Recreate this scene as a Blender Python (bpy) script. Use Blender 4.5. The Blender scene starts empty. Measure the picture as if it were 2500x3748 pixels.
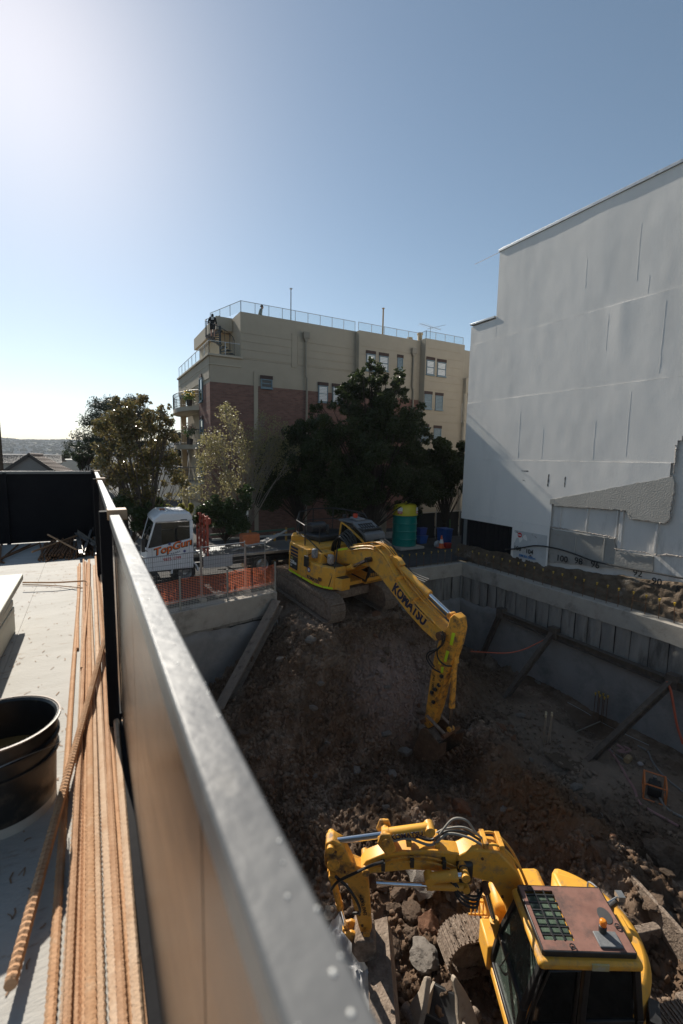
import bpy, math, random
import numpy as np
from mathutils import Vector, Matrix, noise, Euler
random.seed(7); RNG=np.random.default_rng(7)
sc=bpy.context.scene; col=sc.collection
rad=math.radians
# ------------------------------------------------------------------ camera, sky, sun, exposure
CAM=Vector((0,0,4.5)); FPX=1666.1
d1=Vector((-582,-135.5,1045.)).normalized()
d3=Vector((-150,0,1045.)); d3[1]=-(d1[0]*d3[0]+d1[2]*d3[2])/d1[1]; d3.normalize()
up_c=-d3; right_c=d1.cross(up_c)
RW=Matrix((right_c,d1,up_c))                      # camera space (x right, y down, z forward) -> world
camd=bpy.data.cameras.new('camera'); camd.sensor_fit='HORIZONTAL'; camd.sensor_width=24; camd.lens=15.995
camd.clip_start=.02; camd.clip_end=9000
camo=bpy.data.objects.new('camera',camd); col.objects.link(camo)
cR=RW@Vector((1,0,0)); cD=RW@Vector((0,1,0)); cF=RW@Vector((0,0,1))
camo.matrix_world=Matrix(((cR[0],-cD[0],-cF[0],CAM[0]),(cR[1],-cD[1],-cF[1],CAM[1]),(cR[2],-cD[2],-cF[2],CAM[2]),(0,0,0,1)))
camd.dof.use_dof=True; camd.dof.focus_distance=12; camd.dof.aperture_fstop=2.8
sc.camera=camo
SUN_EL,SUN_AZ=rad(35.2),rad(-5.0)                 # azimuth from +Y towards +X
w=bpy.data.worlds.new('World'); sc.world=w; w.use_nodes=True
nt=w.node_tree; sky=nt.nodes.new('ShaderNodeTexSky'); sky.sky_type='NISHITA'; sky.sun_disc=False
sky.sun_elevation=SUN_EL; sky.sun_rotation=SUN_AZ; sky.altitude=60; sky.air_density=.9; sky.dust_density=.33; sky.ozone_density=.7
bg=nt.nodes['Background']; bg.inputs[1].default_value=.066; hs_=nt.nodes.new('ShaderNodeHueSaturation'); hs_.inputs['Saturation'].default_value=.9; hs_.inputs['Hue'].default_value=.488; nt.links.new(sky.outputs[0],hs_.inputs['Color']); nt.links.new(hs_.outputs[0],bg.inputs[0])
sd=Vector((math.sin(SUN_AZ)*math.cos(SUN_EL),math.cos(SUN_AZ)*math.cos(SUN_EL),math.sin(SUN_EL)))
sl=bpy.data.lights.new('sun','SUN'); sl.energy=4.2; sl.angle=rad(.53); sl.color=(1,.93,.82)
so=bpy.data.objects.new('sun',sl); col.objects.link(so); so.rotation_euler=sd.to_track_quat('Z','Y').to_euler(); so.location=sd*60
sc.view_settings.view_transform='Standard'; sc.view_settings.look='None'; sc.view_settings.exposure=0.78; sc.view_settings.gamma=1
# ------------------------------------------------------------------ photo pixel -> world helpers
REG=dict(O=(0,0,1.5944),A=(600,1000,.7653),B=(1600,500,.7229),C=(950,1800,.5421),D=(1100,2900,.8929),E=(0,1500,.4464),F=(0,2400,.8291),G=(400,1750,.5102),H=(1400,1750,.7015),I=(1600,2150,.574),J=(700,2200,.6378),K=(1000,1750,.3189),L=(600,1050,.2551),S=(250,1350,.574),T=(1100,1250,.4145),U=(1900,1600,.3827),V=(1150,2900,.4783),W=(1700,3100,.5102),Q=(0,1900,.287),R=(1150,3350,.4464))
def ray(g,x,y):
    a,b,k=REG[g]; return RW@Vector(((a+x*k-1250)/FPX,(b+y*k-1874)/FPX,1))
def az(g,x,y,z): r=ray(g,x,y); return CAM+r*((z-CAM.z)/r.z)
def ax(g,x,y,X): r=ray(g,x,y); return CAM+r*(X/r.x)
def ay(g,x,y,Y): r=ray(g,x,y); return CAM+r*(Y/r.y)
def ap(g,x,y,P,n):
    r=ray(g,x,y); return CAM+r*((P-CAM).dot(n)/r.dot(n))
# ------------------------------------------------------------------ materials
MATS={}
def M(name,c1,c2=None,scale=4,rough=.6,metal=0,bump=0,bs=25,spec=.5,c3=None,s3=1.5,stretch=None,trans=0,t3=(.55,.7),rv=0):
    if name in MATS: return MATS[name]
    m=bpy.data.materials.new(name); m.use_nodes=True; n=m.node_tree.nodes; l=m.node_tree.links
    b=n['Principled BSDF']; b.inputs['Roughness'].default_value=rough; b.inputs['Metallic'].default_value=metal
    b.inputs['Specular IOR Level'].default_value=spec
    b.inputs['Base Color'].default_value=(*c1,1)
    tc=n.new('ShaderNodeTexCoord'); co=tc.outputs['Object']
    if stretch:
        mp=n.new('ShaderNodeMapping'); mp.inputs['Scale'].default_value=stretch; l.new(co,mp.inputs[0]); co=mp.outputs[0]
    cur=None
    if c2:
        t=n.new('ShaderNodeTexNoise'); t.inputs['Scale'].default_value=scale; t.inputs['Detail'].default_value=8; t.inputs['Roughness'].default_value=.65; l.new(co,t.inputs['Vector'])
        r=n.new('ShaderNodeValToRGB'); r.color_ramp.elements[0].position=.32; r.color_ramp.elements[1].position=.68
        r.color_ramp.elements[0].color=(*c1,1); r.color_ramp.elements[1].color=(*c2,1); l.new(t.outputs['Fac'],r.inputs[0]); cur=r.outputs[0]
        if rv:
            mr=n.new('ShaderNodeMapRange'); mr.inputs[3].default_value=rough-rv; mr.inputs[4].default_value=rough+rv; l.new(t.outputs['Fac'],mr.inputs[0]); l.new(mr.outputs[0],b.inputs['Roughness'])
    if c3:
        t2=n.new('ShaderNodeTexNoise'); t2.inputs['Scale'].default_value=s3; t2.inputs['Detail'].default_value=10; t2.inputs['Roughness'].default_value=.72; l.new(co,t2.inputs['Vector'])
        r2=n.new('ShaderNodeMapRange'); r2.inputs[1].default_value=t3[0]; r2.inputs[2].default_value=t3[1]; l.new(t2.outputs['Fac'],r2.inputs[0])
        mx=n.new('ShaderNodeMix'); mx.data_type='RGBA'; l.new(r2.outputs[0],mx.inputs[0])
        if cur: l.new(cur,mx.inputs[6])
        else: mx.inputs[6].default_value=(*c1,1)
        mx.inputs[7].default_value=(*c3,1); cur=mx.outputs[2]
    if cur: l.new(cur,b.inputs['Base Color'])
    if bump:
        t3_=n.new('ShaderNodeTexNoise'); t3_.inputs['Scale'].default_value=bs; t3_.inputs['Detail'].default_value=8; l.new(co,t3_.inputs['Vector'])
        bp=n.new('ShaderNodeBump'); bp.inputs['Strength'].default_value=bump; bp.inputs['Distance'].default_value=.03; l.new(t3_.outputs['Fac'],bp.inputs['Height']); l.new(bp.outputs[0],b.inputs['Normal'])
    if trans:
        tr=n.new('ShaderNodeBsdfTranslucent'); ms=n.new('ShaderNodeMixShader'); ms.inputs[0].default_value=trans
        if cur: l.new(cur,tr.inputs[0])
        else: tr.inputs[0].default_value=(*c1,1)
        l.new(b.outputs[0],ms.inputs[1]); l.new(tr.outputs[0],ms.inputs[2]); l.new(ms.outputs[0],n['Material Output'].inputs[0])
    MATS[name]=m; return m
def glass_mat(name,tint=(.02,.03,.03),alpha=.35,rough=.03,tcol=(.85,.92,.9,1)):
    m=bpy.data.materials.new(name); m.use_nodes=True; n=m.node_tree.nodes; l=m.node_tree.links
    b=n['Principled BSDF']; b.inputs['Base Color'].default_value=(*tint,1); b.inputs['Roughness'].default_value=rough
    tr=n.new('ShaderNodeBsdfTransparent'); tr.inputs[0].default_value=tcol; ms=n.new('ShaderNodeMixShader'); ms.inputs[0].default_value=1-alpha
    l.new(b.outputs[0],ms.inputs[1]); l.new(tr.outputs[0],ms.inputs[2]); l.new(ms.outputs[0],n['Material Output'].inputs[0]); MATS[name]=m; return m
yel=M('yellow_paint',(.80,.405,.05),(.68,.335,.045),3,.45,0,.06,60,.4,(.30,.20,.11),4.5,t3=(.5,.7))
yel2=M('yellow_paint_worn',(.78,.38,.05),(.60,.29,.045),4,.55,0,.1,50,.35,(.15,.09,.05),5.5,t3=(.48,.63))
blk=M('black_metal',(.012,.012,.013),(.03,.03,.03),6,.45,0,.05,40)
blkp=M('black_paint',(.006,.006,.008),(.011,.011,.013),3,.8,0,.1,20,.15)
rub=M('rubber',(.012,.012,.012),None,rough=.5)
chrome=M('chrome',(.75,.76,.78),None,rough=.12,metal=1)
steel=M('galvanised_steel',(.32,.33,.34),(.42,.43,.43),8,.42,.85,.1,40,rv=.12)
mud=M('muddy_steel',(.27,.21,.165),(.14,.105,.08),8,.9,0,.9,22,.2,(.38,.31,.245),5)
rust=M('rust',(.55,.33,.19),(.45,.25,.135),14,.8,0,.2,120,.2,(.60,.45,.31),5)
drust=M('dark_rust',(.10,.055,.03),(.16,.08,.045),9,.85,0,.5,40,.2)
conc=M('concrete',(.40,.365,.32),(.32,.29,.25),2.2,.85,0,.25,30,.2,(.18,.165,.145),1.1,t3=(.52,.72))
concd=M('shotcrete',(.27,.25,.225),(.19,.178,.162),1.6,.85,0,.5,18,.2,(.10,.09,.08),.9,stretch=(1.5,1.5,.35),t3=(.5,.66))
white=M('white_paint',(.78,.78,.77),(.72,.72,.71),3,.45)
wood=M('timber',(.40,.29,.17),(.28,.19,.10),3,.75,0,.3,30,.2,stretch=(1,8,8))
blue_pl=M('blue_plastic',(.02,.09,.33),(.015,.07,.27),4,.45)
red_pl=M('red_plastic',(.42,.03,.02),None,rough=.4)
navy=M('navy_print',(.012,.014,.05),None,rough=.45)
hiv=M('reflective_tape',(.62,.80,.02),(.55,.7,.02),20,.4)
stickw=M('white_print',(.75,.75,.73),None,rough=.5)
redp=M('red_print',(.52,.03,.03),None,rough=.5)
orange=M('orange_print',(.80,.17,.03),None,rough=.45)
blackink=M('black_spray',(.012,.012,.012),None,rough=.7)
blueink=M('blue_spray',(.03,.17,.42),None,rough=.7)
glassd=glass_mat('tinted_glass',(.008,.011,.010),.86,.03)
glassc=glass_mat('clear_glass',(.10,.14,.14),.06,.02,(.965,.98,.98,1))
# ------------------------------------------------------------------ mesh builder
def tag(o,label=None,cat=None,group=None,kind=None):
    if label: o['label']=label
    if cat: o['category']=cat
    if group: o['group']=group
    if kind: o['kind']=kind
    return o
def empty(name,loc=(0,0,0),rz=0,label=None,cat=None,group=None):
    o=bpy.data.objects.new(name,None); col.objects.link(o); o.location=loc; o.rotation_euler=(0,0,rz); o.empty_display_size=.2
    return tag(o,label,cat,group)
def link(name,me,parent=None):
    o=bpy.data.objects.new(name,me); col.objects.link(o)
    if parent is not None:
        o.parent=parent
        if parent.get('_w'): o.matrix_parent_inverse=Matrix.Translation(-parent.location)
        elif parent.parent is not None and parent.parent.get('_w'): pass
    return o
def wroot(name,loc,label,cat,group=None):        # a thing whose parts are given in world coordinates
    o=empty(name,loc,0,label,cat,group); o['_w']=1; return o
def catmull(pts,n=8):
    pts=[Vector(p) for p in pts]; P=[pts[0]*2-pts[1]]+pts+[pts[-1]*2-pts[-2]]; out=[]
    for i in range(1,len(P)-2):
        a,b,c,d=P[i-1:i+3]
        for k in range(n):
            t=k/n; out.append(.5*((2*b)+(c-a)*t+(2*a-5*b+4*c-d)*t*t+(3*b-a-3*c+d)*t**3))
    out.append(pts[-1]); return out
class MB:
    def __init__(s): s.v=[]; s.f=[]
    def add(s,vs,fs,T=None):
        k=len(s.v); s.v+= [tuple(T@Vector(v)) for v in vs] if T else [tuple(v) for v in vs]; s.f+=[tuple(i+k for i in f) for f in fs]; return s
    def box(s,c,d,T=None):
        x,y,z=c; a,b,h=d[0]/2,d[1]/2,d[2]/2
        return s.add([(x-a,y-b,z-h),(x+a,y-b,z-h),(x+a,y+b,z-h),(x-a,y+b,z-h),(x-a,y-b,z+h),(x+a,y-b,z+h),(x+a,y+b,z+h),(x-a,y+b,z+h)],[(3,2,1,0),(4,5,6,7),(0,1,5,4),(1,2,6,5),(2,3,7,6),(3,0,4,7)],T)
    def bb(s,x0,x1,y0,y1,z0,z1,T=None): return s.box(((x0+x1)/2,(y0+y1)/2,(z0+z1)/2),(abs(x1-x0),abs(y1-y0),abs(z1-z0)),T)
    def bar(s,p0,p1,w,h,upv=(0,0,1)):
        p0,p1=Vector(p0),Vector(p1); d=(p1-p0); L=d.length; d.normalize(); u=Vector(upv)
        if abs(d.dot(u))>.98: u=Vector((1,0,0))
        sx=d.cross(u).normalized(); uz=sx.cross(d)
        T=Matrix(((d[0],sx[0],uz[0],p0[0]),(d[1],sx[1],uz[1],p0[1]),(d[2],sx[2],uz[2],p0[2]),(0,0,0,1)))
        return s.bb(0,L,-w/2,w/2,-h/2,h/2,T)
    def ibeam(s,p0,p1,w,h,t=.02,upv=(0,0,1)):
        p0,p1=Vector(p0),Vector(p1); d=(p1-p0); L=d.length; d.normalize(); u=Vector(upv); sx=d.cross(u).normalized(); uz=sx.cross(d)
        T=Matrix(((d[0],sx[0],uz[0],p0[0]),(d[1],sx[1],uz[1],p0[1]),(d[2],sx[2],uz[2],p0[2]),(0,0,0,1)))
        s.bb(0,L,-w/2,w/2,h/2-t,h/2,T); s.bb(0,L,-w/2,w/2,-h/2,-h/2+t,T); return s.bb(.001,L-.001,-t/2,t/2,-h/2+t,h/2-t,T)
    def cyl(s,p0,p1,r0,r1=None,n=12): return s.tube([p0,p1],[r0,r0 if r1 is None else r1],n)
    def tube(s,pts,r,n=6,cap=True):
        pts=[Vector(p) for p in pts]; m=len(pts)
        if not hasattr(r,'__len__'): r=[r]*m
        k=len(s.v); d=(pts[1]-pts[0]).normalized(); a=d.orthogonal().normalized()
        for i in range(m):
            t=(pts[min(i+1,m-1)]-pts[max(i-1,0)]).normalized()
            a=(a-t*a.dot(t)); a=a.normalized() if a.length>1e-6 else t.orthogonal().normalized(); b=t.cross(a)
            for j in range(n):
                q=2*math.pi*j/n; s.v.append(tuple(pts[i]+(a*math.cos(q)+b*math.sin(q))*r[i]))
        for i in range(m-1):
            for j in range(n):
                j2=(j+1)%n; s.f.append((k+i*n+j,k+i*n+j2,k+(i+1)*n+j2,k+(i+1)*n+j))
        if cap: s.f.append(tuple(k+j for j in range(n))[::-1]); s.f.append(tuple(k+(m-1)*n+j for j in range(n)))
        return s
    def hose(s,pts,r,n=6,k=7): return s.tube(catmull(pts,k),r,n)
    def prism(s,poly,y0,y1,T=None):          # polygon in (x,z), extruded along y
        n=len(poly); vs=[(x,y0,z) for x,z in poly]+[(x,y1,z) for x,z in poly]
        return s.add(vs,[tuple(range(n)),tuple(range(2*n-1,n-1,-1))]+[(i,i+n,(i+1)%n+n,(i+1)%n) for i in range(n)],T)
    def lathe(s,prof,n=24,c=(0,0,0),T=None):
        vs=[];fs=[];m=len(prof)
        for r,z in prof:
            for j in range(n):
                q=2*math.pi*j/n; vs.append((c[0]+r*math.cos(q),c[1]+r*math.sin(q),c[2]+z))
        for i in range(m-1):
            for j in range(n): j2=(j+1)%n; fs.append((i*n+j,i*n+j2,(i+1)*n+j2,(i+1)*n+j))
        return s.add(vs,fs,T)
    def quad(s,a,b,c,d): return s.add([a,b,c,d],[(0,1,2,3)])
    def grid(s,fn,nu,nv):
        k=len(s.v)
        for i in range(nu+1):
            for j in range(nv+1): s.v.append(tuple(fn(i/nu,j/nv)))
        for i in range(nu):
            for j in range(nv): a=k+i*(nv+1)+j; s.f.append((a,a+nv+1,a+nv+2,a+1))
        return s
    def mesh(s,name,mat,smooth=35):
        me=bpy.data.meshes.new(name); me.from_pydata(s.v,[],s.f); me.update()
        if mat: me.materials.append(mat)
        if smooth:
            me.polygons.foreach_set('use_smooth',[True]*len(me.polygons)); me.set_sharp_from_angle(angle=rad(smooth))
        return me
    def build(s,name,mat,parent=None,bev=0,smooth=35):
        o=link(name,s.mesh(name,mat,smooth),parent)
        if bev:
            b=o.modifiers.new('bevel','BEVEL'); b.width=bev; b.segments=2; b.limit_method='ANGLE'; b.angle_limit=rad(40); b.harden_normals=False
        return o
def bulk(name,V,F,mat,parent=None,smooth=False):
    me=bpy.data.meshes.new(name); V=np.asarray(V,np.float32); F=np.asarray(F,np.int32); k=F.shape[1]
    me.vertices.add(len(V)); me.vertices.foreach_set('co',V.ravel()); me.loops.add(F.size); me.loops.foreach_set('vertex_index',F.ravel())
    me.polygons.add(len(F)); me.polygons.foreach_set('loop_start',np.arange(len(F),dtype=np.int32)*k)
    me.update(calc_edges=True); me.validate()
    if smooth: me.polygons.foreach_set('use_smooth',[True]*len(F))
    if mat: me.materials.append(mat)
    return link(name,me,parent)
def frame(o,xd,yd):
    xd=Vector(xd).normalized(); yd=Vector(yd); zd=xd.cross(yd).normalized(); yd=zd.cross(xd); o=Vector(o)
    return Matrix(((xd[0],yd[0],zd[0],o[0]),(xd[1],yd[1],zd[1],o[1]),(xd[2],yd[2],zd[2],o[2]),(0,0,0,1)))
def text(s,size,mat,T,parent=None,name='lettering',bold=.0,shear=0,sx=1,ext=.002,align='LEFT',space=1,fit=None):
    cu=bpy.data.curves.new('t','FONT'); cu.body=s; cu.size=size; cu.offset=bold*size; cu.shear=shear; cu.extrude=ext; cu.align_x=align; cu.resolution_u=3; cu.space_character=space
    o=bpy.data.objects.new('t',cu); col.objects.link(o); dg=bpy.context.evaluated_depsgraph_get(); me=bpy.data.meshes.new_from_object(o.evaluated_get(dg)); bpy.data.objects.remove(o); bpy.data.curves.remove(cu)
    if fit:
        xs_=[v.co.x for v in me.vertices]; sx=fit/(max(xs_)-min(xs_))
    me.transform(T@Matrix.Diagonal((sx,1,1,1))); me.materials.clear(); me.materials.append(mat); return link(name,me,parent)
ORD=lambda n: '%d%s'%(n,'th' if 10<n%100<14 else {1:'st',2:'nd',3:'rd'}.get(n%10,'th'))
def fbm(x,y,z=0,o=5): return noise.fractal(Vector((x,y,z)),1.0,2.0,o)
# ------------------------------------------------------------------ setting: ground, pit earth, pit walls
G=-.4; XR=15.55; XW=16.6; YF=15.95; YA=26.5
FA=az('O',395,1410,G); FB=az('O',636,1360,G); fd=(FB-FA).normalized(); FA=FA-fd*((FA.x-.3)/fd.x)
asph=M('asphalt',(.05,.05,.052),(.075,.073,.07),3,.9,0,.5,60,.2,(.035,.035,.035),.6)
def earth_mat(name,a,b,c_,sc_=1.6,bump=1.0):
    m=M(name,a,b,sc_,.95,0,bump,14,.12,c_,.55,t3=(.48,.62)); n=m.node_tree.nodes; l=m.node_tree.links; bs=n['Principled BSDF']; src=bs.inputs['Base Color'].links[0].from_socket
    def patch(src,cen,sc3,colr,amt):                     # soil of another colour exposed in one place
        tc=n.new('ShaderNodeTexCoord'); mp=n.new('ShaderNodeMapping'); mp.inputs['Location'].default_value=[-c*s for c,s in zip(cen,sc3)]; mp.inputs['Scale'].default_value=sc3; l.new(tc.outputs['Object'],mp.inputs[0])
        ln=n.new('ShaderNodeVectorMath'); ln.operation='LENGTH'; l.new(mp.outputs[0],ln.inputs[0]); tn=n.new('ShaderNodeTexNoise'); tn.inputs['Scale'].default_value=2.2; tn.inputs['Detail'].default_value=9; tn.inputs['Roughness'].default_value=.7; l.new(tc.outputs['Object'],tn.inputs[0])
        ad=n.new('ShaderNodeMath'); ad.operation='MULTIPLY_ADD'; l.new(tn.outputs['Fac'],ad.inputs[0]); ad.inputs[1].default_value=1.6; l.new(ln.outputs['Value'],ad.inputs[2])
        mr=n.new('ShaderNodeMapRange'); mr.inputs[1].default_value=2.0; mr.inputs[2].default_value=1.2; mr.inputs[4].default_value=amt; l.new(ad.outputs[0],mr.inputs[0]); mx=n.new('ShaderNodeMix'); mx.data_type='RGBA'; l.new(mr.outputs[0],mx.inputs[0]); l.new(src,mx.inputs[6]); mx.inputs[7].default_value=(*colr,1); return mx.outputs[2]
    src=patch(src,(8.7,11.6,-3),(.55,.75,.5),(.30,.225,.19),.85); src=patch(src,(9.9,7.2,-3.8),(.6,.45,.5),(.17,.09,.045),.75); src=patch(src,(12.6,8,-4.2),(.45,.3,.5),(.20,.16,.125),.7)
    l.new(src,bs.inputs['Base Color']); return m
earth=earth_mat('earth',(.07,.044,.028),(.135,.088,.058),(.23,.165,.12))
g=MB(); E0=2550
def q4(x0,x1,y0,y1): g.quad((x0,y0,G),(x1,y0,G),(x1,y1,G),(x0,y1,G))
q4(-E0,.3,-E0,19.9); q4(.3,XW+.5,-E0,-7); q4(XW+.5,E0,-E0,19.9); q4(-E0,E0,19.9,E0)
g.quad((.3,FA.y,G),(FB.x,FB.y,G),(FB.x,19.9,G),(.3,19.9,G)); q4(11.4,XW+.5,YF+.3,19.9)
o=g.build('ground',asph,smooth=0); tag(o,'dark asphalt street and ground around the excavation','ground',kind='structure')
# footpath with kerb in front of the flats
g=MB(); g.bb(-40,60,22.2,24.2,G-.3,G+.13); o=g.build('footpath',conc,bev=.02); tag(o,'concrete footpath in front of the apartment building','footpath',kind='structure')
def sm(a,b,x): t=min(1,max(0,(x-a)/(b-a))); return t*t*(3-2*t)
RIDGE=[Vector((10.6,9.6)),Vector((10.1,8.2)),Vector((9.9,6.4)),Vector((9.6,4.4)),Vector((9.2,2))]
def segd(p,pl):
    best=9
    for a,b in zip(pl,pl[1:]):
        t=max(0,min(1,(p-a).dot(b-a)/(b-a).length_squared)); best=min(best,(p-(a+(b-a)*t)).length)
    return best
def crest(y): return -1.06+.09*(min(y,17.7)-15.45)+max(0,y-17.7)*.3
def smax(a,b,k=.35):
    h=max(0,min(1,.5+.5*(a-b)/k)); return b*(1-h)+a*h+k*h*(1-h)
def hbase(x,y):
    dx=max(0,6.3-x)*.6+max(0,x-10.3)*.95; dy=max(0,12.95-y)*1.12
    hm=min(crest(y),G)-math.hypot(dx,dy)
    fl=-4.6+.33*sm(10.3,12.5,x)+.75*math.exp(-(segd(Vector((x,y)),RIDGE)/.85)**2)+max(0,2.6-x)*.45
    fl+=.55*math.exp(-((x-6.9)**2+(y-8.3)**2)/2.2)+.3*math.exp(-((x-4.2)**2+(y-8.6)**2)/1.5)
    if x>12.6: fl-=.5*math.exp(-(((x-14.6)/.8)**4+((y-8.7)/.8)**4))
    return smax(hm,fl)-.75*math.exp(-((x-8.9)**2+(y-9.5)**2)/1.1)
def pad(x,y):                                   # how rough the earth is here
    r=1-.8*sm(11.0,12.4,x)*(1-sm(11.3,13.5,y))
    r*=1-.85*math.exp(-(((x-8.1)/2.1)**4+((y-15.4)/2.5)**4)); r*=1-.5*math.exp(-((x-6.5)**2+(y-3.8)**2)/3)
    return r
def hgt(x,y):
    a=pad(x,y); n1=fbm(x*.9,y*.9,1.3,3); n2=noise.ridged_multi_fractal(Vector((x*1.7,y*1.7,4.2)),.9,2.1,4,.9,2.0); n3=fbm(x*7,y*7,9,3); n4=noise.cell(Vector((x*5+n1,y*5+n1,2)))
    n5=noise.ridged_multi_fractal(Vector((x*4.3+9,y*4.3,1.2)),.8,2.2,3,.9,2.0)-1
    def blk_(s_,o_):
        d_,p_=noise.voronoi(Vector((x*s_+o_+.35*n1,y*s_+.35*n3*.3,o_))); q_=p_[0]; return (noise.cell(Vector((q_[0]*7.3,q_[1]*7.3,q_[2]*7.3)))*.5)*sm(0,.25,d_[1]-d_[0])+.5*(sm(0,.3,d_[1]-d_[0])-.6)
    m_=sm(-.35,.25,fbm(x*.55,y*.55,21,3))
    return hbase(x,y)+a*(.22*n1+.12*(n2-1.1)+.05*n3+.06*n5+(.5+.7*m_)*(.15*blk_(1.9,3.1)+.11*blk_(4.2,7.7)+.05*blk_(8.5,1.7)))+.012*n3
NX,NY=360,500; X0,X1,Y0,Y1=.2,15.9,-3,20
vs=np.zeros(((NX+1)*(NY+1),3)); k=0
for i in range(NX+1):
    for j in range(NY+1):
        x=X0+(X1-X0)*i/NX; t=j/NY; y=Y0+(Y1-Y0)*t; z=hgt(x,y)
        if y>FA.y+(x-.3)*fd.y/fd.x+.12 and x<FB.x-.1: z=min(z,-2.5-.3)
        if (y>YF+.1 and x>11.5) : z=min(z,-2.5)
        if y>19.6: z=min(z,G-.02)
        vs[k]=(x,y,z); k+=1
idx=np.arange((NX+1)*(NY+1)).reshape(NX+1,NY+1)
fs=np.stack([idx[:-1,:-1].ravel(),idx[1:,:-1].ravel(),idx[1:,1:].ravel(),idx[:-1,1:].ravel()],1)
pit=bulk('pit_earth',vs,fs,earth,smooth=True); tag(pit,'dark brown dug earth mounds and floor of the excavation','earth',kind='structure')
# puddles on the floor of the pit
pud=M('puddle_water',(.10,.075,.055),(.075,.055,.04),4,.06,0,.02,8)
def puddle(cx,cy,z,rx,ry_,sd_,lab):
    v=[(0,0,0)]; n=28
    for i in range(n):
        a=2*math.pi*i/n; r=1+.35*fbm(math.cos(a)*1.3+sd_,math.sin(a)*1.3,sd_); v.append((rx*r*math.cos(a),ry_*r*math.sin(a),0))
    b=MB(); b.add(v,[(0,i,i%n+1) for i in range(1,n+1)]); o=b.build('puddle',pud,smooth=0); o.location=(cx,cy,z); return tag(o,lab,'puddle')
for gx,gy,rx,ry_,s_,lab in [(820,1080,.45,.65,1,'small muddy puddle beside the pale starter bar bundle'),(860,1240,.8,.4,5,'shallow muddy puddle in the track below the steel raker')]:
    p=az('I',gx,gy,-4.25); p.z=hgt(p.x,p.y); puddle(p.x,p.y,p.z+.03,rx,ry_,s_,lab)
# rocks and clods
def rock_mesh(seed,sub=2,cuts=7):
    import bmesh
    rr=random.Random(seed); bm=bmesh.new(); bmesh.ops.create_icosphere(bm,subdivisions=sub,radius=1)
    pl=[(Vector((rr.gauss(0,1),rr.gauss(0,1),rr.gauss(0,1))).normalized(),rr.uniform(.5,.85)) for _ in range(cuts)]
    st=Vector((rr.uniform(.75,1.25),rr.uniform(.7,1.1),rr.uniform(.55,.9)))
    for v in bm.verts:
        for n,d in pl:
            e=v.co.dot(n)-d
            if e>0: v.co-=n*e
        v.co*=1+.16*noise.noise(v.co*2.2+Vector((seed,0,0)))+.10*noise.noise(v.co*5+Vector((seed,0,3)))+.05*noise.noise(v.co*11+Vector((seed,2,3))); v.co=Vector((v.co.x*st.x,v.co.y*st.y,v.co.z*st.z))
    me=bpy.data.meshes.new('rock'); bm.to_mesh(me); bm.free(); return me
rockm=[M('rock_brown',(.11,.075,.052),(.16,.115,.085),5,.9,0,.9,25,.15,(.06,.04,.03),3),M('rock_grey',(.17,.15,.13),(.22,.195,.17),4,.9,0,.8,25,.15,(.10,.08,.065),3),M('rock_red',(.15,.075,.045),(.20,.11,.07),4,.9,0,.9,25,.15,(.08,.05,.035),3)]
RK=[]
for i in range(9):
    me=rock_mesh(i*3.7,4 if i<4 else 3,9); me.materials.append(rockm[(0,1,0,2,0,1,0,0,2)[i]])
    if i%2: me.polygons.foreach_set('use_smooth',[True]*len(me.polygons)); me.set_sharp_from_angle(angle=rad(18))
    RK.append(me)
def put_rock(p,s,k=None,label=None,group='rocks lying loose in the dug earth'):
    k=random.randrange(9) if k is None else k
    o=link('rock',RK[k]); o.location=p; o.scale=(s*random.uniform(.85,1.2),s*random.uniform(.8,1.1),s*random.uniform(.7,1)); o.rotation_euler=(random.uniform(-.5,.5),random.uniform(-.5,.5),random.uniform(0,6.28))
    if not label:
        c_=('brown','grey','brown','rusty','brown','grey','brown','brown','rusty')[k]; z_='tiny' if s<.07 else 'small' if s<.11 else 'fist-sized' if s<.16 else 'larger'; x,y=p[0],p[1]
        w_='on the steep slope below the larger excavator' if y>10.3 else 'on the ridge behind the smaller excavator' if x>8.7 and y<9.9 else 'on the flat floor near the right pit wall' if x>10.6 else 'in the spoil between the two excavators' if x>5 and y>6 else 'in the spoil by the smaller excavator bucket' if x>3.5 else 'in the dark spoil under the deck'
        label=z_+' '+c_+' rock '+w_
    tag(o,label,'rock',group); return o
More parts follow.
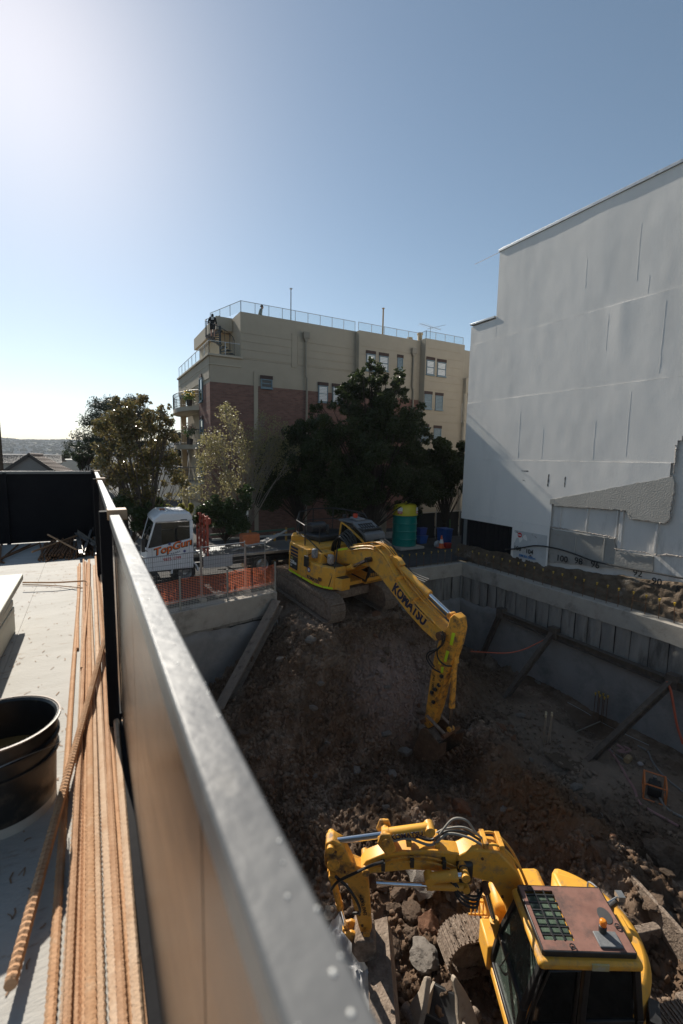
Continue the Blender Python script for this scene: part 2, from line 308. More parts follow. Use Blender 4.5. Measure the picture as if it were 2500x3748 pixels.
BIG=[('D',525,372,.62,1,'large flat-topped pale grey boulder behind the smaller excavator boom'),('D',525,570,.34,3,'rough reddish boulder left of the smaller excavator track'),('D',495,680,.32,1,'pale angular boulder in front of the smaller excavator track'),('D',685,465,.26,0,'brown block of rock beside the lower boom cylinder'),('D',440,600,.28,0,'knobbly brown rock right of the long bucket'),('D',215,610,.26,1,'pale rock left of the hitched bucket'),('D',130,520,.22,1,'grey rock left of the smaller excavator arm'),('D',415,420,.22,0,'brown rock under the smaller excavator boom'),('D',385,490,.18,0,'brown clod right of the smaller excavator arm'),('J',1125,770,.20,1,'grey angular rock left of the larger excavator bucket'),('J',1230,880,.27,1,'grey boulder beside the larger excavator bucket on the pile'),('J',945,805,.18,4,'flat grey rock on the slope below the larger excavator'),('J',1160,1000,.15,5,'small grey rock between bucket and pile'),('J',520,345,.20,1,'flat stone on the slope near the steel prop'),('J',700,620,.16,5,'pale stone on the dark slope under the tracks'),('D',1180,80,.30,0,'brown slab on the right pile behind the smaller excavator'),('D',1490,265,.42,0,'large brown slab half buried at the right edge'),('D',1400,585,.3,4,'flat dark stone by the smaller excavator tail'),('I',880,1290,.22,1,'grey block in the track beside the ridge'),('I',150,1420,.30,3,'rusty brown boulder on the ridge behind the smaller excavator'),('I',910,1420,.32,0,'brown boulder on the right flank of the ridge'),('I',410,840,.25,0,'brown rock on the flat earth by the slope'),('I',640,610,.14,1,'grey stone at the foot of the concrete wall'),('D',330,395,.24,2,'dark brown slab under the adjusting cylinder'),('D',600,505,.26,0,'broken brown slab above the smaller excavator track'),('D',380,640,.22,2,'brown slab leaning on the wide bucket'),('D',640,440,.22,4,'flat brown slab under the boom knuckle'),('D',455,500,.25,2,'jagged brown slab between arm and track'),('D',160,640,.2,0,'brown chunk left of the wide bucket'),('D',715,700,.2,3,'rusty chunk in front of the smaller excavator track'),('D',1450,470,.28,2,'long dark slab on the right pile near frame edge'),('D',1240,250,.22,0,'brown chunk on the right pile above the tail'),('J',760,870,.2,0,'brown chunk on the sunlit hump above the near boom'),('J',880,1000,.2,2,'dark chunk on the sunlit hump above the near boom'),('J',1040,1150,.19,4,'flat brown chunk behind the arm cylinder')]
def on_earth(g_,x,y,z0=-4.3):
    p=az(g_,x,y,z0)
    for _ in range(25): p=p*.4+az(g_,x,y,hgt(p.x,p.y))*.6
    return p
for g_,x,y,s,k,lab in BIG:
    p=on_earth(g_,x,y); put_rock((p.x,p.y,p.z+s*.25),s,k,lab)
n=0
while n<250:
    x=random.uniform(2.5,12.8); y=random.uniform(2.2,13.5)
    if x>11.2 and random.random()<.8: continue
    if (x-6.6)**2+(y-3.9)**2<3 : continue
    s=random.choice([.05,.06,.07,.08,.1,.12,.15,.19]); put_rock((x,y,hgt(x,y)+s*.25),s); n+=1
cl=rock_mesh(5.5,1,4); cv=np.array([v.co[:] for v in cl.vertices])*(1+.45*(np.random.default_rng(4).random((len(cl.vertices),1))-.5)); cf=np.array([p.vertices[:] for p in cl.polygons])
VV=[];FF=[];k=0; NC=100000
for i in range(NC):
    x=random.uniform(1,14.8); y=random.uniform(1.2,15.2)
    a=pad(x,y)
    if random.random()>a+.12: continue
    if fbm(x*.8,y*.8,33,3)<random.uniform(-.5,.35): continue
    s=.012+.085*random.random()**5; R3=np.array(Euler((random.random()*6,random.random()*6,random.random()*6)).to_matrix())
    v=(cv*np.array([random.uniform(.6,1.7),random.uniform(.6,1.3),random.uniform(.45,1)])*s)@R3.T+np.array([x,y,hgt(x,y)+s*.35]); VV.append(v); FF.append(cf+k); k+=len(cv)
for i in range(34000):                                  # the steep face below the larger machine is rougher still
    x=random.uniform(3.5,11.5); y=random.uniform(9.2,13.4); s=.014+.075*random.random()**4; R3=np.array(Euler((random.random()*6,random.random()*6,random.random()*6)).to_matrix())
    if fbm(x*1.3,y*1.3,51,3)<random.uniform(-.5,.4): continue
    v=(cv*np.array([random.uniform(.6,1.7),random.uniform(.6,1.3),random.uniform(.45,1)])*s)@R3.T+np.array([x,y,hgt(x,y)+s*.45]); VV.append(v); FF.append(cf+k); k+=len(cv)
clod=earth_mat('clods',(.095,.06,.038),(.18,.12,.082),(.28,.21,.155),1.9,.6)
o=bulk('earth_clods',np.concatenate(VV),np.concatenate(FF),clod); tag(o,'loose crumbled clods scattered over the dug earth','earth',kind='stuff')
# ---- pit walls: cap beam on bored piles, shotcrete below
def rough_panel(b,P0,ud,W,z0,z1,nd,amp,seed,nu=10,nv=26,curve=.0):
    ud=Vector(ud); nd=Vector(nd)
    def fn(u,v):
        z=z0+(z1-z0)*v; p=Vector(P0)+ud*(W*u); e=curve*math.sin(math.pi*u)**.6+amp*fbm(p.x*3+seed,p.y*3,z*.9,4)
        return (p.x+nd.x*e,p.y+nd.y*e,z)
    b.grid(fn,nu,nv); return b
def pit_wall(name,P0,ud,nd,L,label,ztop,capd=.62,waler=None,pw=.52,zb=-6,lower=-2.2):
    ud=Vector(ud).normalized(); nd=Vector(nd); root=empty(name,(0,0,0),0,label,'retaining wall'); P0=Vector(P0)
    b=MB(); n_=int(L/.25)
    def cap(s_,t_): return P0+ud*(L*s_)
    prof=[(0.0,-capd),(.0,-.02),(-.02,0),(-.46,0),(-.46,-capd-.1)]
    vs_=[];fs_=[]
    for i in range(n_+1):
        q=P0+ud*(L*i/n_)
        for e,dz in prof:
            ee=e+.012*fbm(q.x*2,q.y*2,dz*3,3) if e>-.3 else e
            dd=dz+(.03*fbm(q.x*3,q.y*3,5,3) if dz<-.5 else .006*fbm(q.x*3,q.y*3,8,3))
            vs_.append((q.x+nd.x*ee,q.y+nd.y*ee,ztop+dd))
    m=len(prof)
    for i in range(n_):
        for j in range(m-1): a=i*m+j; fs_.append((a,a+1,a+m+1,a+m))
    b.add(vs_,fs_); b.build('capping_beam',conc,root,smooth=40)
    i=0; s_=0
    while s_<L-.2:
        wpile=min(pw*random.uniform(.85,1.15),L-s_); b=MB(); rough_panel(b,P0+ud*s_-nd*(.06+random.uniform(0,.03)),ud,wpile-.025,lower,ztop-capd-.005,nd,.035,i*3.1,8,18,.045)
        b.build('pile',concd,root,smooth=60); s_+=wpile; i+=1
    b=MB(); rough_panel(b,P0-nd*.16,ud,L,lower-.2,ztop-capd,nd,.01,3,max(8,int(L/.4)),6); b.build('pile_joint_backing',M('wet_joint',(.035,.034,.033),(.06,.057,.052),3,.8,0,.5,20),root)
    b=MB(); nu=max(10,int(L/.22))
    def fn(u,v):
        q=P0+ud*(L*u); z=zb+(lower+.05-zb)*v; e=.05+.05*fbm(q.x*.7,q.y*.7,z*.7,4)+(.06*fbm(q.x*1.5,q.y*1.5,3,3) if v>.97 else 0); e-=.14*sm(.97,1,v)
        zz=z+(.22*fbm(q.x*.9,q.y*.9,1,3) if v>.9 else 0); return (q.x+nd.x*e,q.y+nd.y*e,zz)
    b.grid(fn,nu,24); b.build('shotcrete_face',M('shotcrete_smooth',(.28,.265,.25),(.235,.225,.215),1.2,.88,0,.3,12,.2,(.16,.155,.15),.7,t3=(.5,.7)),root,smooth=60)
    return root
pit_wall('retaining_wall',(XR,-7,0),(0,1,0),(-1,0,0),YF+7,'long grey pile wall with cap beam below the white building',G-.05)
fw_=pit_wall('retaining_wall',(11.35,YF,0),(1,0,0),(0,-1,0),XR-11.35+.2,'short far pile wall with cap beam behind the larger excavator boom',G-.05)
b=MB(); b.bb(XR-.03,XR+.4,YF-.03,YF+.4,-6,G-.66); b.build('corner_sun_block',concd,fw_,bev=.03)  # filler added to stop sunlight leaking through the wall corner
fn_=Vector((fd.y,-fd.x,0)); LW=(Vector(FB)-Vector(FA)).length
pit_wall('retaining_wall',(FA.x,FA.y,0),fd,fn_,LW,'left concrete pit wall under the orange mesh fence',G+.02,.77,lower=-1.25,pw=1.5)
# side cheek that carries the ramp down from the street
b=MB(); b.bb(FB.x-.25,FB.x,FB.y,19.8,-4,G-.004); o=b.build('ramp_wall',conc,bev=.02); tag(o,'concrete side wall of the ramp behind the raking steel prop','wall')
b=MB(); b.bb(11.35,11.6,YF+.03,19.8,-4.5,G-.07); o=b.build('ramp_wall',conc,bev=.02); tag(o,'concrete side wall of the ramp by the portable toilet','wall')
b=MB(); b.bb(.05,.3,-7,FA.y,-6,G+.02); o=b.build('retaining_wall',conc); tag(o,'concrete pit wall directly below the steel deck','retaining wall')
# rock ledge between cap beam and white building
rockf=M('rock_face',(.07,.052,.038),(.15,.112,.078),1.8,.92,0,1.0,14,.15,(.25,.22,.185),1.2,t3=(.56,.68))
def lf(u,v):
    y=-7+(17.3+7)*u; x=XR+.44+(XW-XR-.40)*v; top=.22+.42*sm(11.5,7,y)+.10*fbm(y*.8,0,2,3)
    prof=G-.08+ (top-G+.08)*sm(.25,.95,v+.1*fbm(y*1.1,v*2,7,3)); n1=noise.ridged_multi_fractal(Vector((x*3,y*2.6,prof*3)),.8,2.1,6,.9,2)-1
    return (x-.045*n1*sm(.1,.4,v)-.06*fbm(y*5,prof*6,1,5),y,prof+.025*n1*sm(.1,.4,v))
b=MB(); b.grid(lf,520,34); o=b.build('rock_ledge',rockf,smooth=50); tag(o,'rough broken rock ledge between the cap beam and white building','rock',kind='structure')
# ------------------------------------------------------------------ white party-wall building on the right
wroot_w=wroot('white_building',(XW+6,5,G),'tall white rendered windowless building towering over the pit','building')
wr=M('white_render',(.80,.765,.72),(.735,.705,.665),.6,.85,0,.08,28,.2,(.66,.635,.60),.45,stretch=(1,1,.35),t3=(.5,.7))
wr2=M('old_white_wall',(.66,.635,.605),(.57,.55,.52),1.1,.85,0,.2,18,.2,(.33,.32,.31),.8,stretch=(1,1,.3),t3=(.55,.72))
grr=M('grey_render',(.44,.415,.375),(.37,.35,.315),1.5,.9,0,.4,20,.2)
DEM=[(12.05,2.74),(11,2.84),(9,3.05),(7.9,3.05),(7.75,5.06),(7.6,5.3),(-8,5.3),(-8,-.5),(12.05,-.5)]
def inpoly(y,z,P):
    c=False; n=len(P)
    for i in range(n):
        (a,b),(e,f)=P[i],P[i-1]
        if (b>z)!=(f>z) and y<(e-a)*(z-b)/(f-b)+a: c=not c
    return c
ZS=[-.3,1.8,4.5,7.25,10.03,13.8]; OFF=[.056,.042,.026,.012,0]
def wall_e(y,z,b):
    e=OFF[b]+.008*fbm(y*.5,z*.22,3.3+b,3)+.0035*fbm(y*2.2,z*1.2,8,3)
    if b==3: e+=.015*math.exp(-((y-9.9)/.33)**2)*sm(7.3,9.6,z)+.004*math.exp(-((y-8.6)/.2)**2)*sm(8,9.8,z)
    return e
for b_ in range(5):
    z0,z1=ZS[b_],ZS[b_+1]; yend=17.2; dz=.09 if b_<2 else .14; dy=.09 if b_<2 else .12
    nz=max(4,int((z1-z0)/dz)); ny=int((yend+8)/dy); vs_=[];fs_=[]
    for i in range(ny+1):
        y=-8+(yend+8)*i/ny
        for j in range(nz+1):
            z=z0+(z1-z0)*j/nz
            if j==nz: z-=.004+.012*abs(fbm(y*1.1,3,b_,2))
            vs_.append((XW-wall_e(y,z,b_),y,z))
    for i in range(ny):
        for j in range(nz):
            y=-8+(yend+8)*(i+.5)/ny; z=z0+(z1-z0)*(j+.5)/nz; jt=.05*fbm(y*4,z*4,2,3)
            if inpoly(y+jt,z+jt,DEM): continue
            if y>13.93 and z<1.5: continue
            if z>10.97 and y>15.67: continue
            a=i*(nz+1)+j; fs_.append((a,a+nz+1,a+nz+2,a+1))
    k=len(vs_)
    for i in range(ny):                                    # top lip of each render lift
        a=i*(nz+1)+nz; y=-8+(yend+8)*(i+.5)/ny
        if inpoly(y,z1-.05,DEM): continue
        v0=vs_[a]; v1=vs_[a+nz+1]; vs_+=[(XW+.05,v0[1],v0[2]+.006),(XW+.05,v1[1],v1[2]+.006)]; fs_.append((a,a+nz+1,len(vs_)-1,len(vs_)-2))
    b=MB(); b.v=vs_; b.f=fs_; b.build('render_lift',wr,wroot_w,smooth=50)
b=MB(); b.bb(XW+.08,40,-8,13.9,-.6,13.75).bb(XW+.08,40,13.9,15.64,1.5,13.75).bb(XW+.08,40,15.64,17.18,1.5,10.93); b.build('wall_core',wr2,wroot_w,smooth=0)
b=MB(); b.bb(XW-.05,XW+.3,-8,15.68,13.79,13.90); b.build('roof_flashing',steel,wroot_w,bev=.008)
b=MB(); b.bb(XW-.05,XW+.3,15.7,17.24,10.97,11.06); b.build('roof_flashing',steel,wroot_w,bev=.008)
for x,y0,y1 in [(425,1390,1625),(540,1480,1630),(805,1440,1632),(1035,440,720),(760,620,760),(1075,700,790),(985,1290,1620),(300,960,1020),(870,900,1080),(230,1640,1800),(1160,830,1190)]:
    p=ax('B',x,y0,XW); q=ax('B',x,y1,XW); b=MB(); m=14; 
    for i in range(m):
        t0,t1=i/m,(i+1)/m; z0,z1=p.z+(q.z-p.z)*t0,p.z+(q.z-p.z)*t1; y_=p.y+.02*fbm(z0*3,x,1,3); y2_=p.y+.02*fbm(z1*3,x,1,3); bi=max(i_ for i_ in range(5) if z1>=ZS[i_]); e=XW-wall_e(y_,z0,bi)+.007; b.bar((e,y_,z0),(e,y2_,z1),.02,.02,(1,0,0))
    b.build('render_joint',wr,wroot_w)
# dark undercroft opening
b=MB(); b.bb(XW+.6,XW+.7,13.9,17.2,-.6,1.5).bb(XW-.02,XW+.6,13.84,13.9,-.6,1.5).bb(XW+.0,XW+.6,13.9,17.2,1.5,1.56); b.build('undercroft',blkp,wroot_w)
for i in range(12): b=MB(); b.bb(XW+.02,XW+.06,14.0+.27*i,14.22+.27*i,-.5,1.46); b.build('hoarding_board',blkp,wroot_w)
# exposed old wall in the demolished corner
def UY(x,y): p=ax('U',x,y,XW); return (p.y,p.z)
def yzprism(b,pts,x0,x1):
    n=len(pts); vs_=[(x0,y,z) for y,z in pts]+[(x1,y,z) for y,z in pts]; b.add(vs_,[tuple(range(n)),tuple(range(2*n-1,n-1,-1))]+[(i,i+n,(i+1)%n+n,(i+1)%n) for i in range(n)]); return b
def jag(pts,st=.12,am=.02):
    out=[]
    for (a,b_),(c_,d_) in zip(pts,pts[1:]+pts[:1]):
        L=math.hypot(c_-a,d_-b_); n=max(1,int(L/st))
        for i in range(n): t=i/n; out.append((a+(c_-a)*t+random.gauss(0,am*.6),b_+(d_-b_)*t+random.gauss(0,am*.6)))
    return out
gp=jag([UY(*p) for p in [(305,598),(1475,378),(1492,440),(1465,640),(1440,790),(1395,822),(1240,805),(1070,775),(1025,700),(345,655),(335,640),(300,640)]])
b=MB(); yzprism(b,gp,XW-.05,XW+.1); b.build('grey_render_patch',grr,wroot_w,smooth=0)
b=MB(); yzprism(b,jag([UY(*p) for p in [(285,880),(910,975),(920,1085),(1280,1140),(1275,1290),(800,1245),(280,1195)]]),XW+.01,XW+.1); b.build('bare_concrete_patch',M('bare_concrete',(.29,.275,.25),(.35,.335,.31),1.5,.9,0,.3,15,.2,(.2,.19,.17),1.2),wroot_w,smooth=0)
for x,y0,y1,wd,e in [(296,620,1180,.09,.03),(392,665,860,.05,.06),(655,670,905,.045,.03),(940,700,975,.05,.05),(985,700,1070,.12,.035),(1320,835,1110,.06,.02),(545,950,1130,.03,.005),(820,975,1190,.03,.005)]:
    ya,za=UY(x,y0); yb,zb_=UY(x,y1); b=MB(); b.bb(XW+.085,XW+e-.03,ya-wd/2,ya+wd/2,zb_,za); b.build('wall_rib',wr2 if e>.01 else grr,wroot_w,bev=.006)
pink=M('broken_concrete',(.42,.38,.34),(.33,.29,.26),8,.95,0,.8,40,.15)
for pts in ([(290,858),(420,875),(560,898),(700,922),(830,946),(918,966)],[(912,1070),(1060,1088),(1180,1100),(1290,1126),(1400,1125),(1568,1145)],[(340,655),(620,668),(760,680),(900,690),(1010,700),(1050,740),(1110,780),(1250,800),(1400,822)],[(1490,430),(1465,640),(1440,780),(1395,822)],[(1500,80),(1495,230),(1470,350),(1430,372)]):
    P=[ax('U',x,y,XW-.02) for x,y in pts]; P=catmull(P,10); P=[p+Vector((0,.03*fbm(p.y*9+p.z*5,3,1,3),.05*fbm(p.y*9+p.z*5,1,4,3))) for p in P]; rr=[.008+.05*abs(fbm(p.y*7+p.z*3,p.z*7,1,4)) for p in P]
    b=MB(); b.tube(P,rr,7); b.build('broken_edge',pink,wroot_w,smooth=0)
for x,y,w_,h_ in [(60,325,.38,.045),(285,415,.06,.5),(445,430,.045,.42),(45,412,.14,.03),(1425,650,.03,.5),(1440,640,.03,.5)]:
    ya,za=UY(x,y); b=MB(); yzprism(b,jag([(ya-w_/2,za-h_/2),(ya+w_/2,za-h_/2+.02),(ya+w_/2*.7,za+h_/2),(ya-w_/2,za+h_/2)],.06,.012),XW-.045,XW+.02); b.build('gouge',M('dark_gouge',(.04,.038,.036),(.07,.065,.06),9,.9),wroot_w,smooth=0)
def wtext(g_,x,y,s,size,mat,bold=0.0,shear=0):
    p=ax(g_,x,y,XW-.09); return text(s,size,mat,frame((XW-.095,p.y,p.z),(0,-1,0),(0,0,1)),wroot_w,'spray_number',bold,shear,ext=.003)
b=MB(); b.bb(XW-.06,XW-.03,12.15,13.84,-.2,1.42); b.build('stained_panel',M('stained_white',(.55,.55,.54),(.48,.48,.47),2,.8,0,.2,20,.2,(.16,.10,.08),5,t3=(.6,.66)),wroot_w,bev=.01)
for g_,x,y,s,h_ in [('H',684,372,'106',.2),('H',745,390,'104',.2),('H',905,428,'100',.26),('H',1000,443,'98',.26),('H',1085,462,'96',.26),('U',1085,1320,'92',.24),('U',1265,1400,'90',.24),('U',1490,1490,'88',.30)]: wtext(g_,x,y,s,h_*1.35,blackink,.012)
wtext('H',712,408,'BM:86.000m',.17,blueink,.01)
p=ax('H',716,297,XW-.07); b=MB(); b.cyl((XW-.075,p.y,p.z),(XW-.06,p.y,p.z),.11,n=20); b.build('round_sticker',redp,wroot_w); b=MB(); b.bb(XW-.08,XW-.076,p.y-.08,p.y+.08,p.z-.02,p.z+.02); b.build('sticker_bar',stickw,wroot_w)
b=MB(); b.hose([ax(g_,x,y,XW-.14) for g_,x,y in [('H',640,372),('H',700,368),('H',800,353),('H',900,366),('H',1000,395),('H',1100,432),('H',1250,465),('H',1400,492),('H',1568,524),('H',1700,560)]],.03,8); o=b.build('cable',rub); tag(o,'black cable slung along the base of the white building','cable')
# cap beam starter bars with yellow caps
capm=M('yellow_cap',(.50,.32,.03),None,rough=.4)
pb=MB(); pb.tube([(0,0,-.1),(0,0,.58)],.011,6); sbm=pb.mesh('bar',drust); pb=MB(); pb.lathe([(0,.66),(.032,.66),(.034,.63),(.019,.62),(.018,.57),(.0,.56)],10); scm=pb.mesh('safety_cap',capm)
yy=5.2; i=0; ys=[]
while yy<YF-.2: ys.append((XR+.22,yy)); yy+=.43+.02*math.sin(i*2.1); i+=1
xs=[(x,YF+.22) for x in np.arange(11.7,XR,.42)]
for i,(x,y) in enumerate(ys+xs):
    e=empty('starter_bar',(x,y,G-.05),0,ORD(len(ys)-i if i<len(ys) else i-len(ys)+1)+(' yellow-capped starter bar from the far corner along the right wall' if i<len(ys) else ' yellow-capped starter bar from the left on the short far wall'),'starter bar','capped starter bars along the cap beam'); e.rotation_euler=(random.gauss(0,.04),random.gauss(0,.04),0)
    link('bar',sbm,e)
    if i!=3: link('safety_cap',scm,e)
    else: e['label']='rusty starter bar that has lost its yellow cap on the cap beam'
b=MB(); b.hose([(XR+.22,y,G+.33+.03*math.sin(y*2)) for y in np.arange(4.8,YF,.8)],.008,5); o=b.build('tie_bar',drust); tag(o,'thin rusty bar tied along the row of capped starters','bar')
# ------------------------------------------------------------------ apartment building
SA=YA/28
apt=wroot('apartment_building',(15,YA+4,G),'four storey tan rendered and brick apartment building with roof terrace','building')
tan=M('tan_render',(.40,.35,.275),(.365,.32,.25),1.2,.85,0,.15,30,.2)
tan2=M('tan_trim',(.46,.405,.32),(.42,.37,.29),1.2,.85,0,.1,30,.2)
def brick_mat(name,vec):
    m=M(name,(.2,.07,.05),None,rough=.85,spec=.2); n=m.node_tree.nodes; l=m.node_tree.links; tc=n.new('ShaderNodeTexCoord'); mp=n.new('ShaderNodeMapping'); mp.inputs['Rotation'].default_value=vec
    br=n.new('ShaderNodeTexBrick'); br.inputs['Scale'].default_value=1; br.inputs['Brick Width'].default_value=.24; br.inputs['Row Height'].default_value=.085; br.inputs['Mortar Size'].default_value=.007
    br.inputs['Color1'].default_value=(.235,.125,.098,1); br.inputs['Color2'].default_value=(.16,.085,.068,1); br.inputs['Mortar'].default_value=(.16,.14,.125,1)
    l.new(tc.outputs['Object'],mp.inputs[0]); l.new(mp.outputs[0],br.inputs[0]); bp=n.new('ShaderNodeBump'); bp.inputs['Strength'].default_value=.5; bp.inputs['Distance'].default_value=.01; bp.invert=True
    l.new(br.outputs['Fac'],bp.inputs['Height']); l.new(bp.outputs[0],n['Principled BSDF'].inputs['Normal']); l.new(br.outputs['Color'],n['Principled BSDF'].inputs['Base Color']); return m
brick=brick_mat('brickwork',(rad(-90),0,0)); brick2=brick_mat('brickwork_side',(rad(-90),0,rad(90)))
def AF(x,y,e=0): return ay('A',x,y,YA-e)
cor=AF(218,390); xL=cor.x; z1=cor.z; zb=AF(222,518).z; xB=AF(366,182).x; z2=AF(366,182).z; x1=AF(918,275).x; x2=AF(1222,318).x-.2; xE=x2+3.6; YB=YA+10
b=MB(); b.bb(xL+.02,xE+6,YA+.02,YB,zb,z1-.01); b.bb(xB,xE+6,YA+.02,YB-1,z1,z2); b.build('wall',tan,apt)
b=MB(); b.bb(xL,x2,YA,YA+2.6,G,zb); b.build('brick_wall',brick,apt,smooth=0)
b=MB(); b.bb(xL-.012,xL+.3,YA+.012,YA+2.95,G,zb-.02); b.build('brick_side_wall',brick2,apt,smooth=0)
b=MB(); b.bb(xL+.6,xE+6,YA+2.6,YB,G,zb); b.build('core_wall',tan,apt)
b1,b2=.42,.95
b=MB(); b.bb(x1,x2,YA-b1,YA,zb,z2-.02); b.build('projecting_bay',tan,apt,bev=.02)
b=MB(); b.bb(x1+.02,x2,YA-b1+.015,YA,G,zb); b.build('brick_bay',brick,apt,smooth=0)
b=MB(); b.bb(x2,xE,YA-b2,YA,G,z2+.06); b.build('projecting_bay',tan,apt,bev=.02)
# horizontal render courses, each proud of a shadow joint
def courses(xa,xb,y,za,zt,st=.46):
    z=za
    while z<zt-.15:
        b=MB(); b.bb(xa,xb,y-.022,y+.03,z+.02,min(z+st-.02,zt)); b.build('render_course',tan,apt); z+=st
zc=AF(366,258).z
courses(xB+.02,AF(612,300).x,YA+.02,z1+.06,zc,.455); courses(AF(640,300).x,x1-.02,YA+.02,z1+.06,zc,.455)
courses(x1+.01,x2-.01,YA-b1,zb+.05,AF(918,330).z,.5); courses(x2+.01,xE-.3,YA-b2,G+2,AF(1222,345).z,.55)
b=MB(); b.bb(xL-.12,xB+.1,YA-.1,YA+.3,z1-.03,z1+.09); b.bb(xL-.12,xL+.2,YA+.3,YB,z1-.03,z1+.09); b.build('parapet_cap',tan2,apt,bev=.015)
b=MB(); b.bb(xL-.03,xB+.0,YA-.03,YA+.1,AF(220,432).z-.03,AF(220,432).z+.03); b.bb(xL-.035,xL+.1,YA+.1,YB,AF(220,432).z-.03,AF(220,432).z+.03); b.build('string_course',tan2,apt)
b=MB(); b.bb(AF(430,600).x,AF(449,600).x,YA-.05,YA+.1,G,AF(430,470).z); b.build('pilaster',tan,apt)
b=MB(); b.bb(AF(612,300).x,AF(638,300).x,YA-.03,YA+.1,AF(612,450).z,zc+.1); b.build('pilaster',tan,apt)
# left end: fascia beam, loggia soffit, columns and balconies
b=MB(); b.bb(xL-.02,xL+.35,YA+.1,YB,zb+.22,z1-.04); b.build('fascia',tan,apt)
cream=M('cream_render',(.55,.42,.27),(.5,.38,.24),1.5,.8)
b=MB(); b.bb(xL+.1,xL+3,YA+2.9,YB,zb+.12,zb+.22); b.build('soffit',cream,apt)
for yc in (YB-.5,):
    b=MB(); b.bb(xL+.02,xL+.38,yc-.2,yc+.2,G,zb+.12); b.build('column',cream,apt,bev=.01)
railm=M('rail_metal',(.05,.055,.06),None,rough=.5)
st=AF(218,390).z-AF(218,680).z
for k in range(3):
    zs=ay('A',75,665,YB-3).z-.12-2.42*k
    if k: zs=ay('A',90,835,YB-3).z-.1-2.4*(k-1)
    b=MB(); n=16; v=[]
    pts=[(xL+.5,YA+3.0)]+[(xL+.25-1.15*math.sin(math.pi*i/n)**.5,YA+3.0+(YB-YA-3.2)*i/n) for i in range(n+1)]+[(xL+.5,YB-.2)]
    m=len(pts); b.add([(x,y,zs) for x,y in pts]+[(x,y,zs+.28) for x,y in pts],[tuple(range(m))[::-1],tuple(range(m,2*m))]+[(i,(i+1)%m,(i+1)%m+m,i+m) for i in range(m)]); b.build('balcony_slab',tan2,apt)
    b=MB(); top=[(x,y,zs+1.22) for x,y in pts[1:-1]]; b.tube(top,.025,6); b.tube([(x,y,zs+1.0) for x,y in pts[1:-1]],.014,5); b.tube([(x,y,zs+.38) for x,y in pts[1:-1]],.014,5)
    for i in range(n+1):
        for f in (0,.5):
            if i==n and f: continue
            a=pts[1+i]; c_=pts[min(n+1,2+i)] if i<n else a; x=a[0]+(c_[0]-a[0])*f; y=a[1]+(c_[1]-a[1])*f; b.tube([(x,y,zs+.28),(x,y,zs+1.22)],.011,5)
    b.build('balcony_railing',railm,apt)
    if k<2:
        pot=empty('potted_plant',(xL-.45,YA+3.7,zs+.28),0,['balcony pot plant with yellow flowers on the upper curved balcony','balcony pot plant with pink flowers on the lower curved balcony'][k],'plant')
        b=MB(); b.lathe([(0,0),(.16,0),(.2,.35),(.18,.35),(.17,.3),(0,.3)],14); b.build('pot',M('dark_pot',(.05,.04,.035),None,rough=.6),pot)
        V=[];F=[]
        for i in range(260):
            q=Vector((random.gauss(0,.2),random.gauss(0,.3),.55+random.gauss(0,.16)+(.25 if k else 0))); d=Vector((random.gauss(0,1),random.gauss(0,1),random.gauss(0,1))).normalized()*.07; e=d.orthogonal().normalized()*.035; m_=len(V); V+=[q-d,q+e,q+d,q-e]; F.append((m_,m_+1,m_+2,m_+3))
        bulk('foliage',V,F,M('pot_leaf',(.06,.12,.03),(.10,.16,.04),9,.5,trans=.3),pot)
        V=[];F=[]
        for i in range(50):
            q=Vector((random.gauss(0,.2),random.gauss(0,.28),.72+random.gauss(0,.12)+(.35 if k else 0))); d=Vector((random.gauss(0,1),random.gauss(0,1),random.gauss(0,1))).normalized()*.05; e=d.orthogonal().normalized()*.05; m_=len(V); V+=[q-d,q+e,q+d,q-e]; F.append((m_,m_+1,m_+2,m_+3))
        bulk('flowers',V,F,M('flower%d'%k,((.75,.5,.05),(.75,.35,.3))[k],None,rough=.6,trans=.3),pot)
